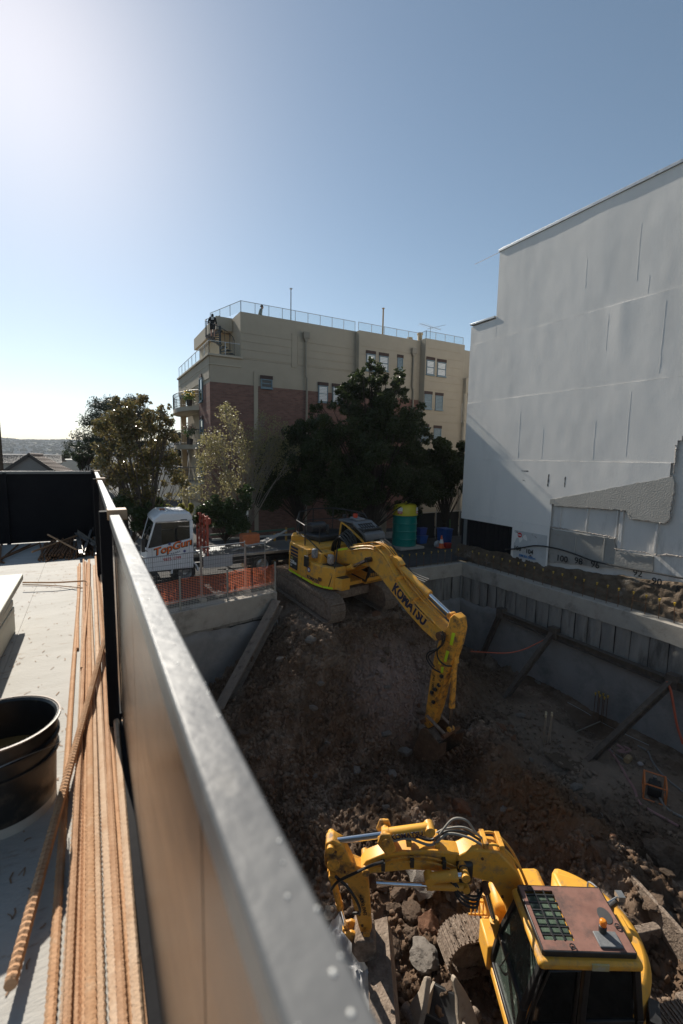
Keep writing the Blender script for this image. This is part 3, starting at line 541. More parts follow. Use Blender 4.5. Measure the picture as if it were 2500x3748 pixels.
# windows
frm=M('blue_grey_frame',(.13,.20,.24),None,rough=.45); blind=M('white_louvre',(.72,.74,.74),(.66,.68,.68),5,.5); lint=M('soldier_course',(.05,.032,.028),(.08,.05,.042),30,.85,0,.4,60); pane_m=M('window_pane',(.03,.04,.045),None,rough=.04,spec=.9)
def window(xa,xb,za,zt,y,slat=True,dark=False,side=False):
    T=Matrix.Translation((xa,y,za)); W_=xb-xa; H_=zt-za
    if side: T=frame((y,xa,za),(0,-1,0),(0,0,1))@Matrix(((1,0,0,0),(0,0,1,0),(0,-1,0,0),(0,0,0,1)))
    wn=link('window',None,apt)
    b=MB(); b.bb(.05,W_-.05,-.012,.0,.04,H_-.04,T); p=b.build('pane',pane_m,wn); p.matrix_parent_inverse=apt_inv
    b=MB(); f=.055
    b.bb(0,f,-.05,.02,0,H_,T); b.bb(W_-f,W_,-.05,.02,0,H_,T); b.bb(f,W_-f,-.05,.02,0,f,T); b.bb(f,W_-f,-.05,.02,H_-f,H_,T); b.bb(f,W_-f,-.045,.02,H_*.5-.025,H_*.5+.025,T)
    o=b.build('frame',frm,wn); o.matrix_parent_inverse=apt_inv
    b=MB(); b.bb(-.03,W_+.03,-.10,.03,-.07,-.002,T); o=b.build('sill',frm,wn); o.matrix_parent_inverse=apt_inv
    b=MB(); n=max(3,int(W_/.09))
    for i in range(n): b.bb(-.04+(W_+.08)*i/n+.006,-.04+(W_+.08)*(i+1)/n-.006,-.045,.02,H_+.004,H_+.21,T)
    o=b.build('lintel',lint,wn); o.matrix_parent_inverse=apt_inv
    if slat:
        b=MB(); n=int((H_-.12)/.085)
        for i in range(n): b.bb(.06,W_-.06,-.028,-.014,.07+(H_-.13)*i/n,.07+(H_-.13)*(i+.82)/n,T)
        o=b.build('blind',blind if not dark else frm,wn); o.matrix_parent_inverse=apt_inv
apt_inv=Matrix.Identity(4)
for tl,br,e,dk in [((967,384),(1008,470),b1,0),((1029,394),(1070,470),b1,0),((1116,404),(1140,465),b1,1),((1255,414),(1290,488),b2,0),((1307,424),(1345,496),b2,0),((1246,578),(1278,650),b2,1),((1298,585),(1330,655),b2,1),((1290,742),(1322,810),b2,1),((1232,735),(1262,805),b2,1),((738,536),(782,618),0,0),((806,543),(850,624),0,0)]:
    P=AF(*tl,e); Q=AF(*br,e); window(P.x,Q.x,Q.z,P.z,YA-e-.024,True,dk)
P=AF(463,505); Q=AF(517,552); window(P.x,Q.x,Q.z,P.z,YA-.024,False)
for zz in (0,-2.45,-4.9):
    P=ax('A',190,495,xL); Q=ax('A',201,606,xL); window(P.y+.25,P.y-.45,Q.z+zz,P.z+zz,xL-.035,False,side=True)
# downpipes with rain heads
pipem=M('pipe_paint',(.24,.215,.17),None,rough=.5)
for x,yt,e in [(AF(676,300).x,AF(676,285).z,0),(AF(1190,370,b1).x,AF(1190,362,b1).z,b1)]:
    b=MB(); y=YA-e-.12; b.tube([(x,y,yt-.5),(x,y,yt-2.6),(x+.08,y,yt-2.75),(x+.08,y,G+.2)],.065,10); b.bb(x-.19,x+.19,y-.14,y+.1,yt-.35,yt); b.prism([(x-.16,yt-.352),(x+.16,yt-.352),(x+.06,yt-.55),(x-.06,yt-.55)],y-.1,y+.08); b.build('downpipe',pipem,apt)
# right end balconies
xr0=xE-.35
for k,zz in enumerate((AF(1400,495,b2).z,AF(1400,660,b2).z,AF(1400,735,b2).z)):
    pass
zA,zB,zC,zD=AF(1400,505,b2).z,AF(1400,590,b2).z,AF(1400,712,b2).z,AF(1400,742,b2).z
b=MB(); b.bb(xE,xE+3,YA-b2-.3,YA-b2+.1,zB+.25,zA+.1); b.build('balcony_parapet',tan,apt,bev=.02)
b=MB(); b.bb(xE,xE+3,YA-b2-.3,YA+.0,zC-.28,zC); b.build('balcony_slab',tan2,apt,bev=.02)
for xx in (xE+.12,): 
    b=MB(); b.tube([(xx,YA-b2-.12,zC),(xx,YA-b2-.12,zB+.25)],.16,12); b.tube([(xx,YA-b2-.12,G),(xx,YA-b2-.12,zC-.28)],.16,12); b.build('column',tan2,apt)
b=MB(); b.tube([(xE+.3,YA-b2-.25,zC+.95),(xE+3,YA-b2-.25,zC+.95)],.025,6)
for i in range(22): b.tube([(xE+.32+.12*i,YA-b2-.25,zC+.02),(xE+.32+.12*i,YA-b2-.25,zC+.95)],.01,4)
b.build('balcony_railing',railm,apt)
b=MB(); b.bb(xE+.4,xE+.8,YA-.25,YA-.02,zC,zC+1.5); b.build('balcony_cupboard',white,apt)
# terrace balustrades: glass panes between slim posts
def balustrade(P,h=.9,n=4,lab=''):
    r=wroot('glass_balustrade',P[0],lab,'balustrade')
    for (a,b_),nn in zip(zip(P,P[1:]),n):
        a=Vector(a); b_=Vector(b_)
        for i in range(nn):
            p=a.lerp(b_,(i+.01)/nn); q=a.lerp(b_,(i+.99)/nn); m=MB(); m.bar(p+Vector((0,0,h*.5)),q+Vector((0,0,h*.5)),.012,h-.04); m.build('pane',glassc,r,smooth=0)
        for i in range(nn+1):
            p=a.lerp(b_,i/nn); m=MB(); m.bar(p,p+Vector((0,0,h)),.03,.03); m.build('post',steel,r)
        m=MB(); m.bar(a+Vector((0,0,h)),b_+Vector((0,0,h)),.035,.025); m.build('top_rail',steel,r)
balustrade([(xL,YB-.3,z1+.09),(xL,YA+.1,z1+.09),(xB+.05,YA+.1,z1+.09)],.72,[8,2],'glass balustrade round the lower corner terrace by spiral stair')
balustrade([(xB-.9,YA+3.4,z2),(xB+.06,YA+.12,z2),(x1,YA+.12,z2)],.62,[3,9],'long glass balustrade on the roof edge left of the bay')
balustrade([(x1,YA-b1+.1,z2),(x2,YA-b1+.1,z2),(x2+.1,YA-b2+.1,z2+.07),(xE-.1,YA-b2+.1,z2+.07)],.5,[5,1,4],'glass balustrade on the roof edge above the bays')
# roof clutter
for (x,y,e,r,lab) in [(620,62,0,.04,'tall grey pole rising from the roof edge near the pipe'),(1083,150,b1,.06,'tall timber-coloured pole on the roof above the bay')]:
    p=AF(x,y,e); b=MB(); b.tube([(p.x,YA+.4,z2-.1),(p.x,YA+.4,p.z)],[r,r*.8],8); b.bb(p.x-.07,p.x+.07,YA+.33,YA+.47,p.z-.05,p.z); o=b.build('roof_pole',steel if r<.05 else wood); tag(o,lab,'pole')
p=AF(1340,240,b2); r=wroot('tv_antenna',(p.x,YA+.5,z2),'thin metal television antenna on the roof at right','antenna')
b=MB(); b.tube([(p.x,YA+.5,z2-.05),(p.x,YA+.5,p.z+.1)],.02,6); b.build('mast',steel,r)
b=MB(); b.tube([(p.x-1.0,YA+.5,p.z+.18),(p.x+.9,YA+.4,p.z)],.015,5)
for i in range(8): x=p.x-.9+.23*i; b.tube([(x-.05,YA+.1,p.z+.16-.02*i),(x+.05,YA+.9,p.z+.16-.02*i)],.009,4)
b.tube([(p.x-.3,YA+.5,p.z-.1),(p.x+1.4,YA+.5,p.z+.45)],.012,5); b.build('elements',steel,r)
for x,y,h_,lab in [(1293,270,.8,'cream roof vent stack with flared cap beside the antenna'),(1242,295,.35,'small round cream roof vent near the stack')]:
    p=AF(x,y,b2); b=MB(); b.lathe([(0,h_),(.2,h_),(.22,h_-.12),(.17,h_-.16),(.17,.1),(.24,.0),(.0,.0)],16,(p.x,YA+.6,z2+.03)); o=b.build('roof_vent',cream); tag(o,lab,'vent')
# roof access block and soffit behind the spiral stair
b=MB(); b.bb(xB-1.0,xB-.02,YA+1.6,YB-2,z2-.75,z2); b.build('roof_overhang',tan2,apt); b=MB(); b.bb(xB-.6,xB-.02,YA+2.2,YB-2,z1+.02,z2-.78); b.build('terrace_door_wall',cream,apt)
# spiral stair
pc=ay('L',805,700,YA+1.2); sp=wroot('spiral_stair',(pc.x,YA+1.2,z1),'dark steel spiral stair up to the roof terrace','stair')
b=MB(); zt=ay('L',805,560,YA+1.2).z; b.tube([(pc.x,YA+1.2,z1),(pc.x,YA+1.2,zt)],.06,10); b.build('centre_post',railm,sp)
NT=13; R_=.82; hand=[]
for i in range(NT):
    a=rad(-20)-rad(22)*i; z=z1+.2+(zt-z1-.35)*i/(NT-1); c0=Vector((pc.x,YA+1.2,z)); u=lambda q,rr: c0+Vector((math.cos(q)*rr,math.sin(q)*rr,0))
    b=MB(); P=[u(a-.05,.05),u(a-.2,R_),u(a+.2,R_),u(a+.05,.05)]; b.add([tuple(p) for p in P]+[tuple(p+Vector((0,0,.045))) for p in P],[(3,2,1,0),(4,5,6,7),(0,1,5,4),(1,2,6,5),(2,3,7,6),(3,0,4,7)]); b.build('tread',railm,sp)
    b=MB(); b.tube([u(a,R_),u(a,R_)+Vector((0,0,.95))],.014,5); b.build('baluster',railm,sp); hand.append(u(a,R_)+Vector((0,0,.95)))
b=MB(); b.hose(hand,.022,6,4); b.build('handrail',railm,sp)
# ------------------------------------------------------------------ excavators
def mk_root(name,C,h,t,label):
    o=empty(name,C,0,label,'excavator','excavators'); o.rotation_mode='QUATERNION'; R_=Matrix.Rotation(t,4,'X')@Matrix.Rotation(h,4,'Z'); o.rotation_quaternion=R_.to_quaternion()
    return o,(Matrix.Translation(C)@R_).inverted()
def locp(inv,g_,x,y,axis,val):
    o=inv@CAM; d=inv.to_3x3()@ray(g_,x,y); return o+d*((val-o[axis])/d[axis])
def strip(b,poly,y0,y1): return b.prism(poly,y0,y1)
def cylinder(root,p0,p1,f,r,rod=None,name='cylinder',mat=None,bmat=None,y=0):
    p0,p1=Vector(p0),Vector(p1); q=p0.lerp(p1,f); d=(p1-p0).normalized(); s_=d.cross(Vector((0,1,0))).normalized()
    b=MB(); b.tube([p0,p0+d*.06,q-d*.1,q-d*.1,q],[r*.92,r,r,r*1.13,r*1.13],16); b.tube([p0-Vector((0,r*1.1,0)),p0+Vector((0,r*1.1,0))],r*.95,12); o=b.build(name,mat or yel,root)
    b=MB(); b.tube([q-d*.05,p1],rod or r*.55,14); b.build('rod',chrome,o)
    b=MB(); b.tube([p1-Vector((0,r*1.05,0)),p1+Vector((0,r*1.05,0))],r*.9,14); b.build('rod_eye',bmat or mat or yel,o); return o
def pin(root,x,z,y0,y1,r,mat=None):
    b=MB(); b.tube([(x,y0,z),(x,y1,z)],r,16); return b.build('pin',mat or drust,root)
def make_track(root,cx,cy,L,wd,h,ns,T,mat,side):
    r=h/2-.02; st=L-h; per=2*st+2*math.pi*r; b=MB()
    prof=[]; 
    for i in range(10): a=math.pi/2-math.pi*i/9; prof.append((st/2+(r-.07)*math.cos(a),h/2+(r-.07)*math.sin(a)))
    for i in range(10): a=-math.pi/2-math.pi*i/9; prof.append((-st/2+(r-.07)*math.cos(a),h/2+(r-.07)*math.sin(a)))
    b.prism([(x+cx,z) for x,z in prof],cy-wd*.28,cy+wd*.28,T); tr=b.build('track',mat,root,bev=.012)
    sh=MB(); p=per/ns; sh.bb(-p*.485,p*.485,-wd/2,wd/2,-.012,.02)
    for q in (-.38,0,.38): sh.bb(p*(q-.05),p*(q+.05),-wd/2+.01,wd/2-.01,.021,.052)
    sm_=sh.mesh('track_shoe',mat,0)
    for i in range(ns):
        s_=i*p
        if s_<st: x,z,a=-st/2+s_,h-.02,0
        elif s_<st+math.pi*r: q=(s_-st)/r; x,z,a=st/2+r*math.sin(q),h/2+r*math.cos(q),q
        elif s_<2*st+math.pi*r: x,z,a=st/2-(s_-st-math.pi*r),.02,math.pi
        else: q=(s_-2*st-math.pi*r)/r; x,z,a=-st/2-r*math.sin(q),h/2-r*math.cos(q),math.pi+q
        o=link('track_shoe',sm_,tr); o.matrix_local=T@Matrix.Translation((x+cx,cy,z+random.gauss(0,.004)))@Matrix.Rotation(a,4,'Y')
    for sx,rr in ((st/2,r-.1),(-st/2,r-.08)):
        b=MB(); b.tube([T@Vector((cx+sx,cy-wd*.3,h/2)),T@Vector((cx+sx,cy+wd*.3,h/2))],rr,20); b.build('idler',mat,tr)
    b=MB(); b.prism([(cx-st/2,h*.32),(cx+st/2,h*.32),(cx+st/2-.1,h*.75),(cx-st/2+.1,h*.75)],cy-wd*.36,cy+wd*.36,T); b.build('track_frame',mat,tr,bev=.02)
    for i in range(7):
        x=cx-st/2*.8+st*.8*i/6; b=MB(); b.tube([T@Vector((x,cy-wd*.33,h*.22)),T@Vector((x,cy+wd*.33,h*.22))],h*.11,12); b.build('roller',mat,tr)
    return tr
def strapline(b,pts,r=.012): b.tube(pts,r,6)
# ---------------- larger machine at the head of the ramp
e1,inv1=mk_root('excavator',Vector((8.13,15.45,-1.01)),-1.43,.09,'large yellow excavator on the earth ramp with its boom reaching into the pit')
I4=Matrix.Identity(4)
T1=Matrix.Rotation(-.02,4,'Z')
make_track(e1,.0,-1.2,4.45,.6,.92,46,T1,mud,-1); make_track(e1,.0,1.2,4.45,.6,.92,46,T1,mud,1)
b=MB(); b.bb(-1.2,1.2,-.95,.95,.45,.8); b.tube([(0,0,.8),(0,0,1.04)],.62,24); b.build('carbody',mud,e1,bev=.03)
def arcp(r,a0,a1,n,cx=0): return [(cx+r*math.cos(rad(a0+(a1-a0)*i/n)),r*math.sin(rad(a0+(a1-a0)*i/n))) for i in range(n+1)]
def plan(b,pts,z0,z1):
    n=len(pts); b.add([(x,y,z0) for x,y in pts]+[(x,y,z1) for x,y in pts],[tuple(range(n))[::-1],tuple(range(n,2*n))]+[(i,(i+1)%n,(i+1)%n+n,i+n) for i in range(n)]); return b
b=MB(); plan(b,[(1.35,-1.05),(1.35,1.2)]+arcp(1.6,132,228,12)+[(.6,-1.32)],.98,1.12); b.build('deck_frame',yel,e1,bev=.015)
b=MB(); plan(b,arcp(1.68,128,237,18)+[(-.75,-1.0),(-.75,1.0)],1.03,2.22); b.build('counterweight',yel,e1,bev=.09)
b=MB(); plan(b,[(-1.0,-1.30),(-1.45,-.95),(-1.45,-.55),(-.9,-.62)],2.2,2.42); b.build('counterweight_lug',yel,e1,bev=.04)
b=MB(); plan(b,[(-.98,-1.352),(-.28,-1.36),(-.28,-.62),(-.74,-.62)],1.1,2.2); b.build('side_door',yel,e1,bev=.025)
b=MB(); plan(b,[(-.272,-1.362),(.28,-1.364),(.28,-.6),(-.272,-.6)],1.1,2.2); b.build('side_door',yel,e1,bev=.02)
b=MB(); plan(b,[(.288,-1.364),(.85,-1.35),(1.2,-1.24),(1.52,-1.0),(1.56,-.52),(.288,-.52)],1.02,1.82); b.build('tool_box',yel,e1,bev=.03)
b=MB(); plan(b,[(.36,-1.1),(.8,-1.1),(.8,-.52),(.36,-.52)],1.8,2.16); b.build('tank_box',yel,e1,bev=.02)
b=MB(); plan(b,[(1.53,-.98),(1.80,-.86),(1.80,-.5),(1.53,-.5)],1.05,1.48); b.build('step_box',yel,e1,bev=.015)
b=MB(); plan(b,[(1.56,-.94),(1.77,-.84),(1.77,-.53),(1.56,-.53)],1.481,1.50); b.build('step_tread',blk,e1)
b=MB(); plan(b,[(.95,-1.15),(1.45,-.9),(1.45,-.56),(.95,-.56)],1.822,1.84); b.build('step_tread',blk,e1)
b=MB(); plan(b,[(-.7,-.6),(.3,-.6),(.3,.42),(-.7,1.0)],1.1,2.22); b.build('engine_hood',yel,e1,bev=.02)
b=MB(); plan(b,arcp(1.5,135,215,10)+[(-.7,-.55),(-.3,-.45),(-.3,1.15),(-.7,1.25)],2.222,2.46); b.build('hood_cover',blk,e1,bev=.06)
b=MB(); b.tube([(-1.05,-.45,2.62),(-1.05,.25,2.62)],.24,18); b.build('muffler',M('muffler_black',(.03,.03,.033),None,rough=.3),e1,bev=.03)
b=MB(); b.hose([(-.55,.1,2.4),(-.55,.1,2.7),(-.62,.1,2.82)],.06,10); b.build('exhaust_pipe',blk,e1)
# cab
b=MB(); cabp=[(-.15,1.12),(1.55,1.12),(1.66,1.5),(1.55,2.2),(1.15,2.95),(-.1,2.98),(-.2,2.2)]
for y in (.47,1.33):
    for p,q in zip(cabp,cabp[1:]+cabp[:1]): b.bar((p[0],y,p[1]),(q[0],y,q[1]),.09,.09,(0,1,0))
for p in cabp: b.bar((p[0],.47,p[1]),(p[0],1.33,p[1]),.09,.09)
b.bar((.55,.47,1.1),(.5,.47,2.95),.07,.07); b.build('cab_frame',blk,e1,bev=.01)
b=MB(); b.prism([(-.12,.98),(1.5,.98),(1.64,1.14),(1.64,1.45),(-.16,1.45)],.44,1.36); b.build('cab_base',yel,e1,bev=.03)
b=MB()
for p,q in (((-.2,2.2),(-.1,3.0)),((-.1,3.0),(.25,2.93)),((.25,2.93),(1.3,2.55)),((1.3,2.55),(1.56,2.3))): b.bar((p[0],.42,p[1]),(q[0],.42,q[1]),.05,.09,(0,1,0))
b.build('cab_yellow_trim',yel,e1,bev=.01)
b=MB(); b.prism([(p[0]*.97+.02,p[1]) for p in cabp],.475,.485); b.prism([(p[0]*.97+.02,p[1]) for p in cabp],1.315,1.325); b.build('side_window',glassd,e1,smooth=0)
b=MB(); b.quad((1.56,.5,2.15),(1.56,1.3,2.15),(1.17,1.3,2.9),(1.17,.5,2.9)); b.quad((1.66,.5,1.5),(1.66,1.3,1.5),(1.56,1.3,2.15),(1.56,.5,2.15)); b.build('windscreen',glassd,e1,smooth=0)
b=MB()
for i in range(9): y=.52+.095*i; b.bar((1.69,y,1.3),(1.66,y,1.72),.016,.016)
for z in (1.32,1.5,1.7): b.bar((1.69,.5,z),(1.69,1.32,z),.016,.016)
b.build('front_guard',blk,e1)
b=MB(); b.prism([(-.28,3.02),(.55,3.08),(.55,3.14),(-.28,3.1)],.40,1.40); b.prism([(.55,3.06),(1.35,2.72),(1.42,2.62),(1.42,2.72),(1.35,2.83),(.56,3.14)],.42,1.38); b.build('roof_guard',M('guard_grey',(.10,.105,.11),(.14,.145,.15),6,.45),e1,bev=.012)
b=MB()
for i in range(6): b.bar((.72,.58+.12*i,3.085),(1.18,.58+.12*i,2.885),.02,.05)
for i in range(3): b.bar((.75+.18*i,.55,3.085-.078*i),(.75+.18*i,1.22,3.085-.078*i),.02,.03)
b.prism([(.7,3.03),(1.2,2.82),(1.2,2.86),(.7,3.07)],.54,1.24); b.build('roof_louvre',blk,e1)
for y in (.62,1.1):
    b=MB(); b.bb(1.40,1.52,y-.09,y+.09,2.5,2.64); o=b.build('work_lamp',blk,e1,bev=.02); b=MB(); b.bb(1.521,1.525,y-.065,y+.065,2.52,2.62); b.build('lens',M('lens',(.75,.68,.55),None,rough=.15),o)
b=MB(); b.bb(.0,.5,.72,1.1,3.14,3.22); b.build('beacon_base',M('guard_grey2',(.2,.2,.21),None,rough=.4),e1,bev=.02)
b=MB(); b.tube([(.22,.82,3.22),(.22,.82,3.38)],.09,14); b.build('beacon',M('beacon_red',(.5,.06,.03),None,rough=.2),e1,bev=.015)
for x,y in ((-.2,.5),(-.1,1.1)): b=MB(); b.bb(x,x+.16,y,y+.1,3.16,3.3); b.build('camera_lamp',blk,e1,bev=.02)
# handrails round the top
b=MB(); ring=[(-.35,-1.1,2.95),(-1.1,-1.0,2.98),(-1.35,-.75,3.25),(-1.5,0,3.3),(-1.35,.9,3.3),(-.6,1.3,3.3),(.1,1.38,3.3),(.35,1.3,3.2)]
b.tube(ring,.024,6); r2=[(x,y,z-.45) for x,y,z in ring]; b.tube(r2,.02,6)
for p in ring[:-2]: b.tube([p,(p[0]*.97,p[1]*.97,2.25)],.022,6)
b.tube([(-.35,-1.1,2.95),(-.3,-1.15,2.6),(1.1,-.9,1.95),(1.15,-1.1,1.05)],.022,6); b.tube([(-.35,-1.1,2.95),(-.3,-1.1,2.1)],.022,6)
b.tube([(-.05,-.62,2.95),(-.05,-.62,2.25)],.02,6); b.tube([(-.35,-1.1,2.95),(-.05,-.62,2.95),(-.05,-.2,2.6)],.02,6)
b.tube([(1.35,-1.12,1.05),(1.5,-.98,1.9),(1.2,-.7,2.45)],.022,6)
b.build('handrail',blk,e1)
b=MB(); b.bb(.28,.5,-1.50,-1.42,1.62,2.02); b.tube([(.35,-1.4,2.0),(.35,-1.1,2.15)],.018,6); b.build('mirror',blk,e1,bev=.02)
b=MB(); b.bb(.44,.62,-1.30,-1.1,1.95,2.3); b.build('lamp_cover',M('worn_grey',(.32,.32,.33),(.1,.1,.1),14,.6),e1,bev=.05)
b=MB(); b.bb(.98,1.24,-1.0,-.8,1.84,2.2); b.build('plastic_bag',M('bag',(.5,.45,.42),(.15,.12,.1),18,.5,0,.8,30),e1,bev=.07)
# decals on the right side
sf=lambda x0,z,y=-1.368: frame((x0,y,z),(1,0,0),(0,0,1))
for i in range(3): b=MB(); b.bb(-.86,-.34,-1.372,-1.366,2.06-.13*i-.055,2.06-.13*i+.03); b.build('navy_stripe',navy,e1)
b=MB(); b.bb(-.88,-.34,-1.371,-1.365,1.22,1.72); b.build('model_plate',blk,e1)
text('PC',.13,M('gold_print',(.5,.42,.1),None,rough=.5),sf(-.82,1.58,-1.374),e1,bold=.02); text('228us',.185,stickw,sf(-.86,1.42,-1.374),e1,bold=.025); text('LC',.1,stickw,sf(-.84,1.30,-1.374),e1,bold=.02)
text('KOMATSU',.175,navy,frame((.34,-1.370,1.17),(1,.03,0),(0,0,1)),e1,bold=.035,sx=.93)
b=MB(); b.tube([(.44,-1.36,1.5),(.44,-1.372,1.5)],.095,20); o=b.build('round_decal',M('decal_blue',(.02,.05,.25),None,rough=.4),e1); b=MB(); b.tube([(.44,-1.372,1.5),(.44,-1.375,1.5)],.06,16); b.build('decal_symbol',stickw,o)
for p,q in (((-.96,-1.358),(-.05,-1.37)),((.02,-1.37),(.72,-1.36)),((.8,-1.362),(1.18,-1.25)),((1.22,-1.24),(1.5,-1.03))):
    b=MB(); b.bar((p[0],p[1]-.006,1.08),(q[0],q[1]-.006,1.08),.006,.07); b.build('reflective_tape',hiv,e1)
b=MB(); b.bb(1.0,1.16,-1.335,-1.29,1.28,1.38); b.build('latch',drust,e1)
# boom
L1=lambda x,y,v=-.3: (lambda p:(p.x,p.z))(locp(inv1,'C',x,y,1,v))
bo=[L1(*p) for p in [(505,395),(560,375),(660,362),(735,362),(790,385),(845,440),(930,590),(1040,735),(1180,885),(1240,945),(1235,985),(1185,1008),(1100,932),(1000,820),(900,690),(800,560),(740,505),(640,492),(510,480)]]
b=MB(); b.prism(bo,-.3,.2); b.build('boom',yel,e1,bev=.02)
pin(e1,*L1(752,455),-.36,.26,.09); pin(e1,*L1(1228,970),-.42,.32,.12)
p0,p1=Vector((*L1(893,662),0)),Vector((*L1(1100,898),0)); d=(p1-p0); ang=math.atan2(d.y,d.x); Lk=d.length
text('KOMATSU',.46,navy,frame((p0.x,-.302,p0.y),(math.cos(ang),0,math.sin(ang)),(-math.sin(ang),0,math.cos(ang))),e1,bold=.05,fit=Lk*1.03)
def tape(pts,v=-.303):
    b=MB(); P=[L1(*p,v) for p in pts]; b.prism(P,v-.004,v); b.build('reflective_tape',hiv,e1)
tape([(520,388),(600,375),(602,388),(522,400)]); tape([(612,374),(672,370),(672,383),(614,387)]); tape([(925,598),(935,598),(1045,745),(1035,745)])
# pipes and hoses on the boom
for k,y in enumerate((-.34,-.36,-.1,0.0,.1)):
    off=.06 if k<2 else .05
    P=[L1(*q,-.3) for q in [(600,372),(735,355),(800,375),(855,435),(935,580),(1045,725),(1185,872)]]
    P=[Vector((x+(.03 if i>2 else 0),y,z+off-.11*(k<2)*(1+.8*k))) for i,(x,z) in enumerate(P)]
    b=MB(); b.hose(P,.022,7,6); b.build('hydraulic_pipe',yel,e1)
for q in [(790,385),(930,590),(1040,735)]:
    x,z=L1(*q); b=MB(); b.bb(x-.05,x+.05,-.4,.2,z-.08,z+.1); b.build('pipe_clamp',yel2,e1,bev=.01)
for k,y in enumerate((-.33,-.26,-.16,-.05,.05)):
    b=MB(); b.hose([(.3,y*.8,1.9),(.42,y,2.35+.05*k),(.75,y,2.68+.06*k),(1.1,y,2.62+.05*k),(1.45,y,2.45),(1.75,y,2.52)],.034,8); b.build('hose',rub,e1)
for k in range(3):
    x,z=L1(850,430); P=[Vector((*L1(*q,-.1),0)) for q in [(800,360),(850,405),(900,470),(960,560),(1010,600),(1100,640)]]
    b=MB(); b.hose([(p.x,.02+.08*k,p.y+.12+.03*k) for p in P],.02,6); b.build('hose',rub,e1)
x0,z0=L1(545,560,-.1); x1_,z1_=L1(735,455,-.1)
for y in (-.42,.34): cylinder(e1,(.55,y,1.15),(L1(752,455)[0],y,L1(752,455)[1]),.62,.095,.062,'boom_cylinder',yel,blk)
ca=locp(inv1,'C',930,510,1,.02); cb=locp(inv1,'C',1300,835,1,.02)
cylinder(e1,(ca.x-.25,.0,ca.z+.22),(cb.x,.0,cb.z),.66,.11,.065,'arm_cylinder',yel,yel2)
b=MB(); b.prism([L1(850,432),L1(905,525),L1(930,500),L1(900,455)],-.12,.08); b.build('cylinder_bracket',yel,e1,bev=.01)
# arm
ar=[L1(*p,-.22) for p in [(1208,1010),(1240,950),(1272,905),(1285,850),(1312,826),(1348,858),(1356,930),(1336,1030),(1298,1140),(1258,1240),(1204,1460),(1166,1575),(1138,1600),(1108,1570),(1112,1540),(1158,1220),(1178,1112)]]
b=MB(); b.prism(ar,-.22,.10); b.build('arm',yel2,e1,bev=.018)
for pts in ([(1300,950),(1322,955),(1302,1040),(1284,1030)],[(1262,1070),(1281,1078),(1260,1153),(1244,1145)],[(1228,1180),(1245,1185),(1238,1225),(1222,1220)]): tape(pts,-.222)
p0,p1=L1(1172,1232,-.22),L1(1162,1325,-.22); a=math.atan2(p1[1]-p0[1],p1[0]-p0[0]); text('SWL 1950KG',.105,blackink,frame((p0[0],-.224,p0[1]),(math.cos(a),0,math.sin(a)),(-math.sin(a),0,math.cos(a))),e1,bold=.02)
b=MB(); b.prism([L1(*p) for p in [(1205,1130),(1225,1135),(1218,1170),(1200,1165)]],-.268,-.262); b.build('warning_sticker',M('sticker_yellow',(.75,.55,.03),None,rough=.5),e1)
cylinder(e1,(L1(1318,1140,-.05)[0],-.05,L1(1318,1140,-.05)[1]),(L1(1290,1600,-.05)[0],-.05,L1(1290,1600,-.05)[1]),.68,.085,.05,'bucket_cylinder',yel2,yel2)
b=MB(); b.prism([L1(1262,1105,-.1),L1(1322,1112,-.1),L1(1330,1165,-.1),L1(1255,1180,-.1)],-.14,.04); b.build('cylinder_lug',yel2,e1,bev=.02)
for k,P in enumerate(([(1235,940),(1250,1000),(1200,1060),(1140,1085),(1130,1130),(1170,1190),(1220,1220)],[(1225,950),(1245,1020),(1205,1070),(1215,1130),(1260,1170),(1300,1175)],[(1240,960),(1240,1030),(1190,1075),(1150,1110),(1190,1180)])):
    b=MB(); b.hose([(x,-.34-.03*k,z) for x,z in [L1(*q,-.34) for q in P]],.024,7); b.build('hose',rub,e1)
for P in ([(1255,1240),(1215,1310),(1200,1370),(1170,1400)],[(1300,1200),(1280,1290),(1240,1340),(1190,1370)]):
    b=MB(); b.hose([(x,-.29,z) for x,z in [L1(*q,-.29) for q in P]],.018,6); b.build('hydraulic_pipe',yel2,e1)
for q in [(1230,1245),(1212,1305),(1188,1335),(1165,1355),(1175,1420)]: x,z=L1(*q,-.28); b=MB(); b.bb(x-.05,x+.05,-.33,-.25,z-.04,z+.04); b.build('pipe_clamp',blk,e1,bev=.01)
# bucket linkage and bucket
pn=L1(1140,1530,-.05); hj=L1(1115,1600,-.05); lk=L1(1290,1625,-.05)
for y in (-.27,.16): b=MB(); b.bar((pn[0]+.1,y,pn[1]+.25),(lk[0],y,lk[1]),.05,.10,(0,1,0)); b.build('tipping_link',mud,e1,bev=.012)
bt=L1(1190,1700,-.05)
for y in (-.22,.14): b=MB(); b.bar((lk[0],y,lk[1]),(bt[0],y,bt[1]),.07,.11,(0,1,0)); b.build('bucket_link',mud,e1,bev=.012)
pin(e1,pn[0],pn[1],-.36,.28,.06); pin(e1,lk[0],lk[1],-.4,.32,.06)
b=MB(); b.prism([(hj[0]-.08,hj[1]+.12),(hj[0]+.12,hj[1]+.12),(bt[0]+.1,bt[1]+.08),(bt[0]+.02,bt[1]-.12),(hj[0]+.05,hj[1]-.35)],-.28,.2); b.build('quick_hitch',mud,e1,bev=.02)
